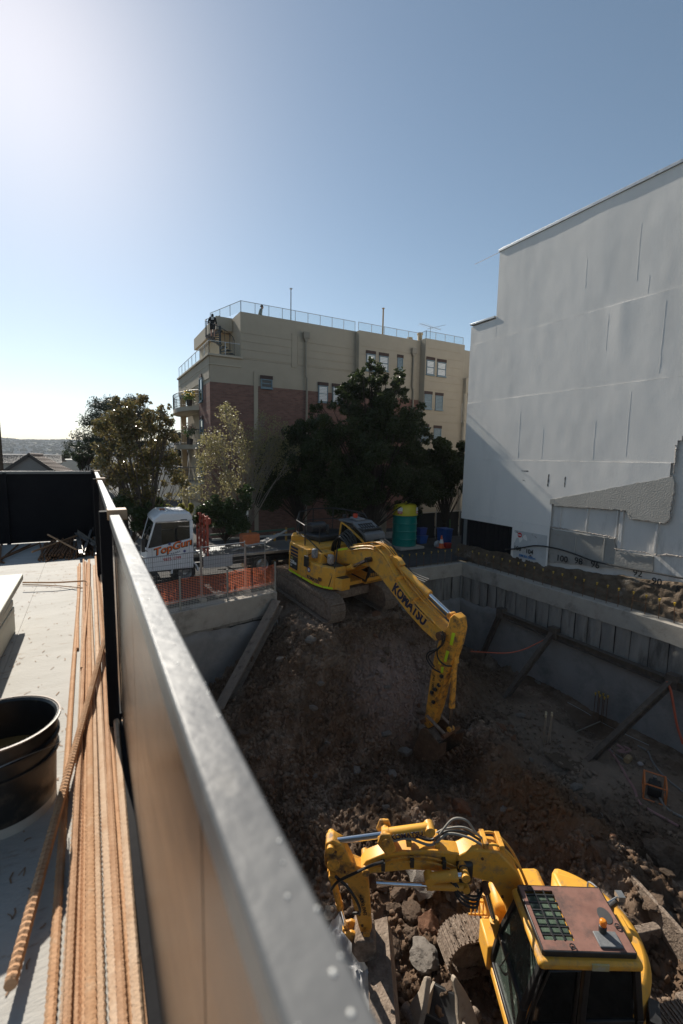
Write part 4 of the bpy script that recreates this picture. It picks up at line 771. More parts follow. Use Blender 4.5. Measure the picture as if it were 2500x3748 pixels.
def bucket(root,O,a,Wd,s_,mat,y0,n=12,teeth=4):
    # profile in (x,z) about the hinge; a turns it in the boom plane
    prof=[(.05,.0),(.12,-.25),(.10,-.6),(-.05,-.95),(-.35,-1.15),(-.75,-1.15),(-1.05,-.98)]
    ca,sa=math.cos(a),math.sin(a); tr=lambda x,z:(O[0]+s_*(x*ca-z*sa),O[1]+s_*(x*sa+z*ca))
    P=catmull([(x,0,z) for x,z in prof],4); outer=[tr(p.x,p.z) for p in P]; m=len(P)
    inner=[]
    for i,p in enumerate(P):
        t=(P[min(i+1,m-1)]-P[max(i-1,0)]).normalized(); inner.append(tr(p.x-t.z*-.05,p.z+t.x*-.05) if 0 else tr(p.x+t.z*.04,p.z-t.x*.04))
    b=MB(); y1=y0-Wd/2; y2=y0+Wd/2; vs_=[(x,y1,z) for x,z in outer]+[(x,y2,z) for x,z in outer]+[(x,y1,z) for x,z in inner]+[(x,y2,z) for x,z in inner]; fs_=[]
    for i in range(m-1): fs_+=[(i,i+1,m+i+1,m+i),(2*m+i,3*m+i,3*m+i+1,2*m+i+1)]
    fs_+=[(0,m,3*m,2*m),(m-1,3*m-1,4*m-1,2*m-1)]
    b.add(vs_,fs_); bk=b.build('bucket',mat,root,smooth=40)
    for y in (y1,y2):
        b=MB(); b.prism(outer+[tr(-1.0,-.9),tr(-.3,-.15),tr(-.1,.05)],y-.015,y+.015); b.build('side_plate',mat,bk)
    for i in range(teeth):
        y=y1+Wd*(i+.5)/teeth; p=tr(-1.03,-1.0); q=tr(-1.3,-.85); b=MB(); b.tube([(p[0],y,p[1]),(q[0],y,q[1])],[.06,.02],6); b.build('tooth',mat,bk)
    return bk
bkp=[L1(*p,-.45) for p in [(1090,1602),(1128,1596),(1160,1640),(1205,1702),(1258,1692),(1252,1770),(1190,1815),(1110,1815),(1045,1788),(1036,1742),(1072,1650)]]
bm_=M('earthy_steel',(.16,.10,.06),(.085,.055,.036),5,.85,0,.6,25,.25,(.26,.17,.105),4)
for y in (-.45,.32): b=MB(); b.prism(bkp,y,y+.03); b.build('bucket_side_plate',bm_,e1)
b=MB(); sh=catmull([(x,0,z) for x,z in [bkp[0],bkp[10],bkp[9],bkp[8],bkp[7],bkp[6],bkp[5]]],4); n_=len(sh); cx_=sum(p.x for p in sh)/n_; cz_=sum(p.z for p in sh)/n_
b.add([(p.x,y,p.z) for y in (-.42,.32) for p in sh]+[(p.x+(cx_-p.x)*.08,y,p.z+(cz_-p.z)*.08) for y in (-.42,.32) for p in sh],[(i,i+1,n_+i+1,n_+i) for i in range(n_-1)]+[(2*n_+i,3*n_+i,3*n_+i+1,2*n_+i+1) for i in range(n_-1)]); b.build('bucket_shell',bm_,e1,smooth=50)
for i in range(4): y=-.36+.2*i; p=bkp[5]; b=MB(); b.tube([(p[0],y,p[1]),(p[0]+.16,y,p[1]-.06)],[.05,.02],6); b.build('tooth',bm_,e1)
# ---------------- smaller machine in the bottom of the pit
H2=rad(150); e2,inv2=mk_root('excavator',Vector((6.6,3.85,-4.55)),H2,0,'smaller yellow excavator in the pit bottom with rusty cab roof guard')
T2=Matrix.Rotation(rad(12),4,'Z')
make_track(e2,0,-.92,3.6,.5,.72,40,T2,mud,-1); make_track(e2,0,.92,3.6,.5,.72,40,T2,mud,1)
b=MB(); b.bb(-.9,.9,-.7,.7,.3,.62,T2); b.tube([(0,0,.6),(0,0,.84)],.5,20); b.build('carbody',mud,e2,bev=.03)
def blade():
    b=MB(); pr=[(-2.35,.1),(-2.28,.45),(-2.33,.8),(-2.40,.8),(-2.38,.45),(-2.45,.1)]; b.prism(pr,-1.25,1.25,T2); b.bb(-2.3,-1.6,-.6,-.45,.3,.5,T2); b.bb(-2.3,-1.6,.45,.6,.3,.5,T2); return b.build('dozer_blade',mud,e2,bev=.015)
blade()
c2=.15
b=MB(); plan(b,[(1.25,-.95),(1.25,1.24),(.2,1.26)]+arcp(1.18,100,262,20,c2)+[(.3,-1.16)],.82,.96); b.build('deck_frame',yel,e2,bev=.015)
b=MB(); plan(b,arcp(1.19,112,255,22,c2)+[(.1,-.6),(.1,.3),(-.12,.4),(-.12,1.1)],.97,1.52); b.build('counterweight',yel,e2,bev=.10)
b=MB(); plan(b,[(.1,-1.17),(.62,-1.14),(1.15,-.86),(1.15,-.36),(.1,-.36)],.97,1.46); b.build('side_cover',yel,e2,bev=.09)
b=MB(); plan(b,[(-.62,-.75),(-.05,-.95),(-.05,.25),(-.62,.25)],1.5,1.6); b.build('hood_cover',yel,e2,bev=.06)
for i in range(7): b=MB(); b.bb(-.98,-.96+.12,.42+.0*i,.75,1.05+.05*i,1.085+.05*i,Matrix.Rotation(rad(-28),4,'Z')@Matrix.Translation((-.14,.02,0))); b.build('vent_slat',blk,e2)
b=MB(); b.tube([(-.7,-.2,1.55),(-.7,-.2,1.72),(-.78,-.2,1.8)],.05,10); b.build('exhaust_pipe',blk,e2)
b=MB(); b.hose([(-.45,-.42,1.58),(-.5,-.55,1.78),(-.6,-.35,1.8),(-.62,-.25,1.6)],.015,6); b.build('grab_rail',steel,e2)
# cab
RX0,RX1,RY0,RY1=-.12,1.1,.36,1.28
cb_=[(-.22,.95),(1.28,.95),(1.36,1.15),(1.30,1.7),(1.08,2.42),(-.14,2.42),(-.26,1.6)]
b=MB()
for y,yb in ((RY0+.02,.2),(RY1-.02,1.26)):
    for p,q in zip(cb_,cb_[1:]+cb_[:1]):
        ya=lambda z: yb+(y-yb)*min(1,max(0,(z-.95)/1.4))
        b.bar((p[0],ya(p[1]),p[1]),(q[0],ya(q[1]),q[1]),.085,.085,(0,1,0))
    b.bar((.52,yb,.95),(.5,y,2.42),.08,.08,(0,1,0))
for p in cb_: b.bar((p[0],.3,p[1]),(p[0],1.24,p[1]),.08,.08)
b.bar((-.2,1.26,1.55),(.52,1.262,1.5),.05,.06); b.build('cab_frame',blk,e2,bev=.012)
b=MB(); b.prism([(-.25,.96),(1.28,.96),(1.36,1.1),(1.36,1.2),(.55,1.34),(-.25,1.34)],1.22,1.275); b.build('cab_lower_panel',M('dark_panel',(.035,.033,.03),(.05,.047,.042),4,.45),e2,bev=.01)
b=MB(); b.bb(1.3,1.4,.16,1.26,.92,1.06); b.build('cab_nose',yel,e2,bev=.02)
b=MB(); b.prism([(RX0-.06,2.42),(RX1+.05,2.40),(RX1+.1,2.46),(RX1+.05,2.53),(RX0-.06,2.54)],RY0-.05,RY1+.09); b.build('cab_roof',yel,e2,bev=.04)
dust=M('dusty_glass',(.05,.075,.06),(.02,.03,.026),3,.25,0,.05,30,.6,(.22,.25,.21),9,t3=(.55,.7))
b=MB(); b.quad((1.36,.26,1.18),(1.36,1.22,1.18),(1.30,1.22,1.7),(1.30,.28,1.7)); b.quad((1.305,.28,1.7),(1.305,1.22,1.7),(1.10,1.24,2.4),(1.10,.4,2.4)); b.build('windscreen',dust,e2,smooth=0)
b=MB(); b.quad((-.2,1.262,1.36),(.47,1.262,1.36),(.46,1.25,2.38),(-.12,1.25,2.38)); b.build('rear_side_window',M('black_glass',(.008,.009,.009),None,rough=.05,spec=.7),e2,smooth=0)
b=MB(); b.quad((.57,1.262,1.36),(1.3,1.262,1.2),(1.06,1.25,2.38),(.55,1.25,2.38)); b.build('door_window',M('black_glass',(.008,.009,.009),None),e2,smooth=0)
b=MB(); P=[(.62,1.24,1.45),(1.2,1.24,1.42),(1.17,1.24,1.75),(1.0,1.23,2.3),(.6,1.23,2.32)]; b.tube([(x,1.275,z) for x,y,z in P+[P[0]]],.025,6); b.build('door_seal',rub,e2)
b=MB(); b.bb(.5,.62,1.275,1.30,1.28,1.36); b.build('door_handle',blk,e2,bev=.008)
b=MB(); b.bb(-.1,.9,.4,1.2,.96,1.0); b.bb(.0,.45,.55,1.05,1.0,1.4); b.prism([(-.05,1.4),(.12,1.4),(.02,2.1),(-.1,2.1)],.58,1.02); b.build('seat',M('seat',(.03,.03,.035),(.05,.05,.05),5,.8),e2,bev=.04)
# roof guard: rusty plate with a barred opening over the glass
rplate=M('rusty_plate',(.26,.135,.105),(.18,.09,.07),3.5,.6,0,.08,40,.35,(.075,.06,.055),2.6,t3=(.5,.7))
GX=.62
b=MB(); b.bb(RX0,GX,RY0,RY1,2.585,2.61); b.bb(GX,RX1,RY1-.13,RY1,2.585,2.61); b.bb(GX,RX1,RY0,RY0+.07,2.585,2.61); b.bb(RX1-.06,RX1,RY0+.07,RY1-.13,2.585,2.61); b.build('roof_guard',rplate,e2)
b=MB(); b.bar((RX0,RY0,2.56),(RX1,RY0,2.56),.03,.10); b.bar((RX0,RY1,2.56),(RX1,RY1,2.56),.03,.10); b.bar((RX1,RY0,2.56),(RX1,RY1,2.56),.03,.10); b.bar((RX0,RY0,2.56),(RX0,RY1,2.56),.03,.10); b.build('guard_rim',blk,e2,bev=.01)
for i in range(6): y=RY0+.14+.115*i; b=MB(); b.bar((GX,y,2.60),(RX1-.06,y,2.60),.018,.022); b.build('guard_bar',blk,e2)
for i in range(2): x=GX+.14+.14*i; b=MB(); b.bar((x,RY0+.07,2.615),(x,RY1-.13,2.615),.018,.012); b.build('guard_bar',blk,e2)
b=MB(); b.bb(GX,RX1-.06,RY0+.07,RY1-.13,2.545,2.552); b.build('roof_window',M('green_glass',(.10,.14,.10),(.05,.075,.055),3,.25),e2)
b=MB(); b.bb(.02,.33,1.03,1.24,2.612,2.64); b.build('lamp_pad',M('pad_grey',(.10,.11,.12),(.2,.2,.2),14,.6),e2,bev=.01)
b=MB(); b.tube([(.2,1.04,2.64),(.2,1.04,2.73)],.05,14); o=b.build('beacon',blk,e2,bev=.01); b=MB(); b.tube([(.2,1.04,2.73),(.2,1.04,2.82)],.045,14); b.build('beacon_lens',M('amber',(.8,.3,.03),None,rough=.25,trans=.3),o,bev=.02)
b=MB(); b.lathe([(0,0),(.12,0),(.12,.006),(0,.008)],24,(0,0,0),Matrix.Translation((.03,.79,2.611))@Matrix.Diagonal((.75,1,1,1))); b.build('cover_plate',M('pad_dark',(.06,.06,.06),None,rough=.5),e2)
for x,y in ((.95,.42),(.7,1.24),(-.06,.95)): b=MB(); b.tube([(x+.035*math.cos(a*.7),y+.035*math.sin(a*.7),2.63) for a in range(10)],.008,5); b.build('lifting_ring',blk,e2)
b=MB(); b.bb(.28,.5,1.36,1.38,2.44,2.53); b.build('licence_plate',M('plate',(.45,.43,.38),(.5,.4,.1),8,.5),e2)
b=MB(); b.bb(-.3,-.12,.65,.95,2.36,2.5); b.build('rear_lamp',yel,e2,bev=.03)
b=MB(); b.tube([(-.2,.45,2.45),(-.45,.35,2.48)],.012,5); b.bb(-.5,-.4,.3,.42,2.44,2.52); b.build('mirror',steel,e2)
# two-piece boom in the machine's centre plane
L2=lambda g_,x,y,v=.14: (lambda p:(p.x,p.z))(locp(inv2,g_,x,y,1,v))
b1p=[L2('V',*p) for p in [(1555,790),(1390,500),(1300,440),(1180,445),(1170,400),(1120,370),(1075,350),(1110,335),(1340,335)]]
b1p=[(1.0,1.42),(1.18,2.0),(1.42,2.42),(1.72,2.50),(1.98,2.60),(2.0,2.85),(1.75,3.0),(1.35,2.98),(1.02,2.62),(.72,1.95),(.6,1.42)]
b=MB(); b.prism(b1p,-.14,.16); b.build('boom_base',yel,e2,bev=.03)
b2p=[(1.86,2.56),(1.82,2.80),(1.98,2.90),(2.5,2.93),(3.1,2.86),(3.42,2.70),(3.5,2.56),(3.38,2.48),(2.7,2.58),(2.1,2.56)]
b=MB(); b.prism(b2p,-.11,.13); b.build('boom_extension',yel,e2,bev=.02)
b=MB(); b.bb(1.74,2.0,-.2,.22,2.42,2.80); b.build('boom_knuckle',blk,e2,bev=.05)
pin(e2,1.92,2.74,-.19,.21,.07,yel2); pin(e2,3.42,2.58,-.2,.22,.06,yel2)
for y in (-.27,.30): cylinder(e2,(1.86,y*.8,2.42),(3.30,y*.8,2.45),.42,.058,.035,'adjusting_cylinder',yel,drust)
cylinder(e2,(2.45,.30,2.62),(1.9,.30,2.7),.8,.075,.045,'adjusting_cylinder',yel,yel2)
for y in (-.32,.34): cylinder(e2,(1.15,y*.7,1.05),(1.55,y*.7,2.42),.6,.065,.04,'boom_cylinder',yel,drust)
b=MB(); b.bb(1.15,1.45,-.25,.22,.92,1.35); b.build('boom_foot_bracket',yel,e2,bev=.03)
ac=cylinder(e2,(2.42,.02,3.22),(3.98,.02,2.93),.47,.085,.05,'arm_cylinder',yel,yel2)
d=Vector((3.98-2.42,0,2.93-3.22)).normalized(); text('KOMATSU',.115,navy,frame((2.42+d.x*.62,.107,3.22+d.z*.62-.035),(-d.x,0,-d.z),(-d.z*0,0,1)),e2,bold=.03,sx=.95)
b=MB(); b.prism([(3.10,2.85),(3.25,3.05),(3.2,3.22),(3.05,3.22),(2.95,2.95)],-.16,-.1); b.prism([(3.10,2.85),(3.25,3.05),(3.2,3.22),(3.05,3.22),(2.95,2.95)],.12,.18); b.build('cylinder_bracket',yel2,e2,bev=.02)
pin(e2,3.12,3.12,-.2,.22,.06,yel2)
a2=[(3.62,2.62),(3.78,2.94),(3.95,3.04),(4.06,2.98),(4.08,2.62),(3.95,2.42),(3.70,2.28),(3.48,1.42),(3.32,1.36),(3.29,1.5),(3.36,2.3),(3.44,2.55)]
b=MB(); b.prism(a2,-.1,.12); b.build('arm',yel2,e2,bev=.02)
for x,z,r in ((3.93,2.68,.10),(3.98,2.93,.06),(3.95,2.45,.055),(3.38,1.46,.055)): pin(e2,x,z,-.17,.19,r,yel2)
cylinder(e2,(3.98,.0,2.42),(3.72,.0,1.36),.66,.055,.033,'bucket_cylinder',yel2,yel2)
text('SWL690kg',.085,blackink,frame((3.43,.142,1.75),(.24,0,.97),(-.97,0,.24)),e2,bold=.02)
for k,P in enumerate(([(3.9,.2,2.5),(3.7,.24,2.35),(3.55,.28,2.15),(3.5,.26,1.95),(3.6,.2,1.85)],[(3.15,.2,2.78),(3.35,.24,2.74),(3.6,.26,2.62),(3.85,.24,2.45),(3.96,.19,2.25)])): b=MB(); b.hose(P,.022,7); b.build('hose',rub,e2)
b=MB(); b.hose([(2.35,.06,3.0),(2.2,.06,3.25),(2.05,.05,3.42),(1.85,.05,3.4),(1.7,.04,3.2),(1.55,.03,3.05)],.02,7); b.build('hose',M('sleeved_hose',(.30,.28,.24),(.2,.19,.17),60,.7),e2)
for k in range(3): b=MB(); b.hose([(3.0,-.08+.09*k,3.05),(2.75,-.08+.09*k,3.10),(2.4,-.06+.09*k,3.02),(2.15,-.08+.09*k,3.12+.04*k),(1.85,-.08+.09*k,3.16),(1.6,-.08+.09*k,3.03)],.02,7); b.build('hose',M('sleeved_hose',(.3,.28,.24)) if k!=1 else rub,e2)
for k in range(2): b=MB(); b.hose([(1.6,-.12+.24*k,3.04),(1.32,-.12+.24*k,3.03),(1.0,-.12+.24*k,2.68),(.7,-.12+.24*k,2.0)],.02,7); b.build('hydraulic_pipe',yel,e2)
for x,z in ((2.3,3.0),(2.75,3.02),(1.55,3.03),(1.3,3.0)): b=MB(); b.bb(x-.04,x+.04,-.14,.16,z-.02,z+.07); b.build('pipe_clamp',yel2,e2,bev=.01)
b=MB(); b.prism([(3.62,1.42),(3.74,1.38),(3.62,1.22),(3.4,1.2),(3.36,1.3)],-.11,-.05); b.prism([(3.62,1.42),(3.74,1.38),(3.62,1.22),(3.4,1.2),(3.36,1.3)],.07,.13); b.build('bucket_link',yel2,e2,bev=.015)
b=MB(); b.prism([(3.25,1.42),(3.55,1.42),(3.62,1.2),(3.5,1.02),(3.2,1.05)],-.22,.26); b.build('quick_hitch',mud,e2,bev=.03)
# wide cleaning bucket hanging from the hitch
def wide_bucket(root,T,Wd,mat,label=None,top=False):
    prof=[(-.32,.0),(-.30,-.35),(-.12,-.62),(.18,-.70),(.46,-.55)]; P=catmull([(x,0,z) for x,z in prof],5); m=len(P); vs_=[];fs_=[]
    for s_,y in ((0,-Wd/2),(0,Wd/2)): vs_+=[(p.x,y,p.z) for p in P]
    q=[]
    for i,p in enumerate(P):
        t=(P[min(i+1,m-1)]-P[max(i-1,0)]).normalized(); q.append((p.x-t.z*-.03*-1,p.z+t.x*-.03*-1))
    for y in (-Wd/2,Wd/2): vs_+=[(x+.03,y,z+.02) for x,z in q]
    for i in range(m-1): fs_+=[(i,i+1,m+i+1,m+i),(2*m+i,3*m+i,3*m+i+1,2*m+i+1)]
    fs_+=[(0,m,3*m,2*m),(m-1,3*m-1,4*m-1,2*m-1)]
    b=MB(); b.add(vs_,fs_,T); bk=b.build('bucket',mat,root,smooth=40)
    for y in (-Wd/2,Wd/2): b=MB(); b.prism([(p.x,p.z) for p in P]+[(.40,-.45),(.0,.02)],y-.012,y+.012,T); b.build('side_plate',mat,bk)
    b=MB(); b.prism([(.40,-.60),(.50,-.52),(.54,-.56),(.44,-.65)],-Wd/2,Wd/2,T); b.build('cutting_edge',mat,bk)
    b=MB(); b.bb(-.33,.05,-Wd/2,Wd/2,-.02,.03,T); b.build('top_beam',mat,bk); return bk
wide_bucket(e2,Matrix.Translation((3.30,.42,1.05))@Matrix.Rotation(rad(20),4,'Y'),1.55,mud)

# extra fittings on the smaller machine
for k in range(2): b=MB(); b.hose([(1.9,.17+.035*k,2.66-.05*k),(2.4,.165+.035*k,2.84-.05*k),(2.9,.165+.035*k,2.82-.05*k),(3.3,.17+.035*k,2.68-.05*k)],.013,6); b.build('hydraulic_pipe',yel2,e2)
for k in range(4): b=MB(); b.hose([(1.5+.05*k,.2,2.45-.03*k),(1.7,.27+.02*k,2.3-.04*k),(1.95,.28+.02*k,2.42-.05*k),(2.1,.22,2.62-.04*k)],.017,6); b.build('hose',rub,e2)
for x,z in ((2.2,2.75),(2.7,2.76),(3.15,2.68)): b=MB(); b.bb(x-.03,x+.03,.12,.22,z-.06,z+.08); b.build('pipe_clamp',blk,e2,bev=.006)
for x,z in ((3.9,2.85),(3.99,2.6),(3.75,2.5),(3.55,2.0),(3.5,1.75),(3.45,1.55)): b=MB(); b.tube([(x,.12,z),(x,.135,z)],.02,8); b.build('bolt',drust,e2)
for x,z in ((1.25,2.2),(1.1,1.8),(1.6,2.85)): b=MB(); b.tube([(x,.16,z),(x,.175,z)],.022,8); b.build('bolt',drust,e2)
b=MB(); b.hose([(1.34,.35,1.25),(1.38,.6,1.5),(1.33,.75,1.9)],.01,5); b.build('wiper',blk,e2)
b=MB(); b.tube([(1.33,1.3,1.2),(1.3,1.34,1.5),(1.15,1.34,2.2),(1.1,1.3,2.35)],.016,6); b.build('grab_rail',blk,e2)
for i in range(5): b=MB(); b.bar((1.2+.07*i,-.62,.98),(1.2+.07*i,-.62,1.28),.02,.02); b.build('step_bar',yel,e2)
for z in (1.0,1.26): b=MB(); b.bar((1.17,-.62,z),(1.52,-.62,z),.025,.03); b.build('step_rail',yel,e2)
V=[];F=[]
for i in range(420):                                    # dried clods stuck to the machine and its tracks
    x=random.uniform(-1.6,1.75); s_=random.choice((-1,1)); p=T2@Vector((x,s_*.92+random.uniform(-.24,.24),.72)); r_=random.uniform(.008,.028); k=len(V)
    q=[p+Vector((random.gauss(0,r_),random.gauss(0,r_),abs(random.gauss(0,r_)))) for _ in range(5)]; V+=[tuple(a) for a in q]; F+=[(k,k+1,k+2),(k,k+2,k+3),(k,k+3,k+4),(k+1,k+3,k+4),(k,k+1,k+4)]
o=bulk('mud_crumbs',V,F,mud,e2); o['kind']='stuff'
# ------------------------------------------------------------------ steel deck in the foreground
DZ=3.05
dk=M('deck_ply',(.45,.435,.405),(.38,.365,.335),1.8,.75,0,.15,30,.2,(.26,.18,.12),3.5,stretch=(1,3,1),t3=(.58,.7))
b=MB(); b.bb(-7,.0,-3,8.8,DZ-.18,DZ-.004); b.bb(.0,.10,-3,8.8,DZ-.18,DZ-.006); b.build('deck',dk,bev=.004); tag(bpy.data.objects['deck'],'pale weathered platform deck in the foreground','deck',kind='structure')
dkr=bpy.data.objects['deck']
b=MB(); b.bb(-7,.02,-3,8.75,DZ-.45,DZ-.185); b.bb(-7,-.2,-3,8.5,G,DZ-.45); b.build('deck_support',conc,dkr)
b=MB()
for i,(xa,xb) in enumerate(((-1.75,-.555),(-.545,.095))):
    b=MB(); b.bb(xa,xb,-3,8.78,DZ-.003,DZ); b.build('deck_sheet',dk,dkr)
galv=M('worn_galvanised',(.10,.10,.10),(.145,.145,.142),4,.36,0,.05,40,.5,(.27,.255,.23),6,rv=.08,t3=(.6,.72))
panelm=M('streaked_sheet',(.022,.018,.015),(.055,.045,.037),2.2,.22,0,.03,30,.5,(.012,.011,.010),1.6,stretch=(1,.8,3),rv=.1)  # streaks in the colour stand in for reflections as well as dirt
RT=4.2
sf_=wroot('side_fence',(.1,3,DZ),'steel edge fence of the deck running from the camera','fence')
PY=[-2.9,-.55,2.56,5.86,8.46]
for i,y in enumerate(PY):
    b=MB(); b.bb(.035,.088,y-.03,y+.03,DZ,RT+.012); p=b.build('post',blkp,sf_,bev=.004)
    b=MB(); b.bb(.07,.16,y-.055,y+.045,RT-.03,RT+.022); b.build('post_cap',M('rusty_cap',(.33,.19,.10),(.42,.27,.16),8,.6),sf_,bev=.004)
for ya,yb in zip(PY,PY[1:]):
    b=MB(); b.bb(.078,.125,ya+.05,yb-.06,RT-.046,RT); b.build('top_rail',galv,sf_,bev=.004)
    m=max(1,round((yb-ya)/1.1))
    for k in range(m):
        y0=ya+.06+(yb-ya-.12)*k/m; y1=ya+.06+(yb-ya-.12)*(k+1)/m-.006
        b=MB(); b.bb(.098,.104,y0,y1,DZ+.05,RT-.05); b.build('sheet_panel',panelm,sf_)
    b=MB(); b.bb(.07,.125,ya+.04,yb-.04,DZ+.0,DZ+.05); b.build('bottom_rail',blkp,sf_,bev=.003)
V=[];F=[]
for i in range(34):
    y=.12+2.2*random.random()**1.8; x=random.choice([random.uniform(.082,.123),random.uniform(.112,.124)]); rr=random.uniform(.0007,.0021); k=len(V); n_=7
    V+=[(x,y,RT+.0022)]+[(x+rr*math.cos(6.283*j/n_),y+rr*1.3*math.sin(6.283*j/n_),RT+.0004) for j in range(n_)]; F+=[(k,k+1+j,k+1+(j+1)%n_) for j in range(n_)]
o=bulk('highlight_specks',V,F,M('white_speck',(.75,.73,.68),None,rough=.35),sf_,True); o['kind']='stuff'  # white splatter specks that also stand in for blurred highlights on the rail
ef=wroot('end_fence',(-2,8.7,DZ),'black steel sheet fence across the far end of the deck','fence')
for k in range(6):
    x0=.03-1.18*k; b=MB(); b.bb(x0-1.17,x0,8.70,8.706,DZ+.01,RT-.04); b.build('sheet_panel',blkp,ef)
    b=MB(); b.bb(x0-1.2,x0-1.15,8.66,8.70,DZ,RT-.03); b.build('post',blkp,ef,bev=.003)
b=MB(); b.bb(-7,.1,8.675,8.72,RT-.045,RT-.0); b.build('top_rail',galv,ef,bev=.004)
b=MB(); b.bb(.03,.09,8.64,8.76,DZ,RT+.03); b.build('post',blkp,ef,bev=.003)
# ribbed reinforcing bars
rust_b=M('rust_pale',(.60,.44,.31),(.50,.33,.21),10,.8,0,.2,120,.2,(.40,.22,.12),4); rust_c=M('rust_brown',(.40,.22,.12),(.50,.31,.19),9,.8,0,.2,120,.2,(.30,.15,.08),3)
def rebar_mesh(L,r,pitch,bend=0,seed=0,n=8,mt=None):
    k=int(L/pitch*2); v=[];f=[]
    for i in range(k+1):
        y=L*i/k; cx=bend*math.sin(math.pi*y/L)+.004*math.sin(y*1.3+seed); rr=r*(1.15 if i%2 else .92)
        for j in range(n):
            a=2*math.pi*j/n; rad_=r*.95 if j in (0,n//2) else rr; v.append((cx+rad_*math.cos(a),y+.004*math.sin(a),rr*0+rad_*math.sin(a)))
    for i in range(k):
        for j in range(n): j2=(j+1)%n; f.append((i*n+j,i*n+j2,(i+1)*n+j2,(i+1)*n+j))
    b=MB(); b.v=v; b.f=f+[tuple(range(n))[::-1],tuple(k*n+j for j in range(n))]; return b.mesh('reinforcing_bar',mt or rust,35)
RB=[rebar_mesh(6.5,.0135,.022,.012,1),rebar_mesh(6.25,.0145,.024,-.016,2,8,rust_b),rebar_mesh(6.6,.0115,.02,.02,3,8,rust_c),rebar_mesh(5.3,.0135,.022,.0,4,8,rust_b)]
xs=[-.160,-.128,-.099,-.066,-.037,-.004,.026,.055,.079]
for i,x in enumerate(xs):
    o=link('reinforcing_bar',RB[(0,1,2,0,3,1,0,2,1)[i]]); o.location=(x+.006,.2+.08*math.sin(i*3),DZ+.017); o.rotation_euler=(0,random.random()*3,random.gauss(0,.002))
    tag(o,ORD(i+1)+' rusty bar from the left in the bottom layer of the deck bundle','reinforcing bar','bars of the long rusty bundle')
for i,(x,m_) in enumerate([(-.113,2),(-.052,0),(.011,2),(.042,1)]):
    o=link('reinforcing_bar',RB[m_]); o.location=(x,.22+.07*i,DZ+.044); o.rotation_euler=(0,random.random()*3,random.gauss(0,.003)); tag(o,ORD(i+1)+' rusty bar from the left in the top layer of the deck bundle','reinforcing bar','bars of the long rusty bundle')
def bar_between(p,q,r,label,n=8):
    p,q=Vector(p),Vector(q); L=(q-p).length; o=link('reinforcing_bar',rebar_mesh(L,r,.02,0,5)); o.location=p; o.rotation_euler=(q-p).to_track_quat('Y','Z').to_euler(); return tag(o,label,'reinforcing bar')
bar_between(az('O',28,2260,DZ+.06),az('O',239,1468,DZ+.095),.017,'thick rusty bar lying slanted across the top of the bar bundle')
b=MB(); P=[az('Q',290,808,DZ+.08),az('Q',700,808,DZ+.07),az('Q',1000,793,DZ+.06),az('Q',1085,790,DZ+.055),az('Q',1125,815,DZ+.052),az('Q',1132,880,DZ+.05),az('Q',1125,1000,DZ+.05),az('Q',1085,1400,DZ+.05),az('Q',1040,1900,DZ+.05)]
b.hose(P,.0085,8,6); o=b.build('bent_bar',rust); tag(o,'rusty bar bent at a right angle reaching from bundle to pale boards','reinforcing bar')
b=MB(); b.hose([az('Q',290,835,DZ+.012),az('Q',700,848,DZ+.012),az('Q',1060,878,DZ+.03)],.006,6); o=b.build('thin_bar',rust); tag(o,'thin rusty bar on the deck beneath the bent bar','reinforcing bar')
p,q=az('Q',990,610,DZ+.012),az('Q',995,1300,DZ+.012); bar_between(q-(p-q)*.3,p,.010,'short rusty bar lying apart just left of the bundle')
# pile of short bars in the shade of the end fence
sbm2=rebar_mesh(1.35,.012,.03,0,2,6); sbm2.materials[0]=M('brown_bar',(.24,.125,.065),(.17,.09,.05),15,.8,0,.3,60,.2)
n=0
for lay in range(3):
    for i in range(22-4*lay):
        x=-.66+.036*i+.05*lay+random.gauss(0,.006)
        if lay==0 and 13<i<15: continue
        o=link('short_bar',sbm2); y=7.10+random.uniform(-.03,.12)+.05*lay+ (.1 if i>14 else 0); o.location=(x,y,DZ+.014+.024*lay); o.rotation_euler=(0,random.random(),random.gauss(.0,.05)-.06*(lay==2)); n+=1
        tag(o,ORD(i+1)+' short brown bar from the left in the '+('bottom','middle','top')[lay]+' layer by the end fence','reinforcing bar','short bars piled by the end fence')
for p,q,lab in [((-.72,7.35,DZ+.1),(-.15,8.3,DZ+.16),'brown bar slanting over the pile of short bars'),((-.2,7.3,DZ+.1),(-.6,8.3,DZ+.18),'brown bar crossing the short bar pile the other way')]: bar_between(p,q,.012,lab)
for i in range(6):
    o=link('short_bar',sbm2); o.location=(-1.02-.04*i,7.15+.05*random.random(),DZ+.014+.02*(i%2)); o.rotation_euler=(0,0,random.gauss(.1,.2)); tag(o,ORD(i+1)+' short brown bar from the right in the far left deck heap','reinforcing bar','short bars heaped at far left')
ang_m=M('angle_iron',(.16,.15,.14),(.24,.22,.2),9,.5,.5,.2,40)
for i,(p,q,lab) in enumerate([((-.14,7.0,DZ+.10),(-.20,8.2,DZ+.14),'grey steel angle lying on the right of the short bar pile'),((.02,7.4,DZ+.12),(-.22,8.2,DZ+.2),'steel angle with bright cut end slanting over the pile'),((-.12,7.1,DZ+.06),(.0,8.3,DZ+.22),'steel angle crossing under the bright-ended angle'),((.03,7.15,DZ+.03),(.02,8.5,DZ+.04),'dark steel angle along the foot of the side fence'),((.055,7.05,DZ+.06),(.05,8.5,DZ+.08),'outermost dark steel angle against the side fence')]):
    b=MB(); p,q=Vector(p),Vector(q); b.bar(p,q,.05,.005); b.bar(p+Vector((.024,0,.024)),q+Vector((.024,0,.024)),.005,.05); o=b.build('steel_angle',ang_m); tag(o,lab,'steel angle','loose steel angles')
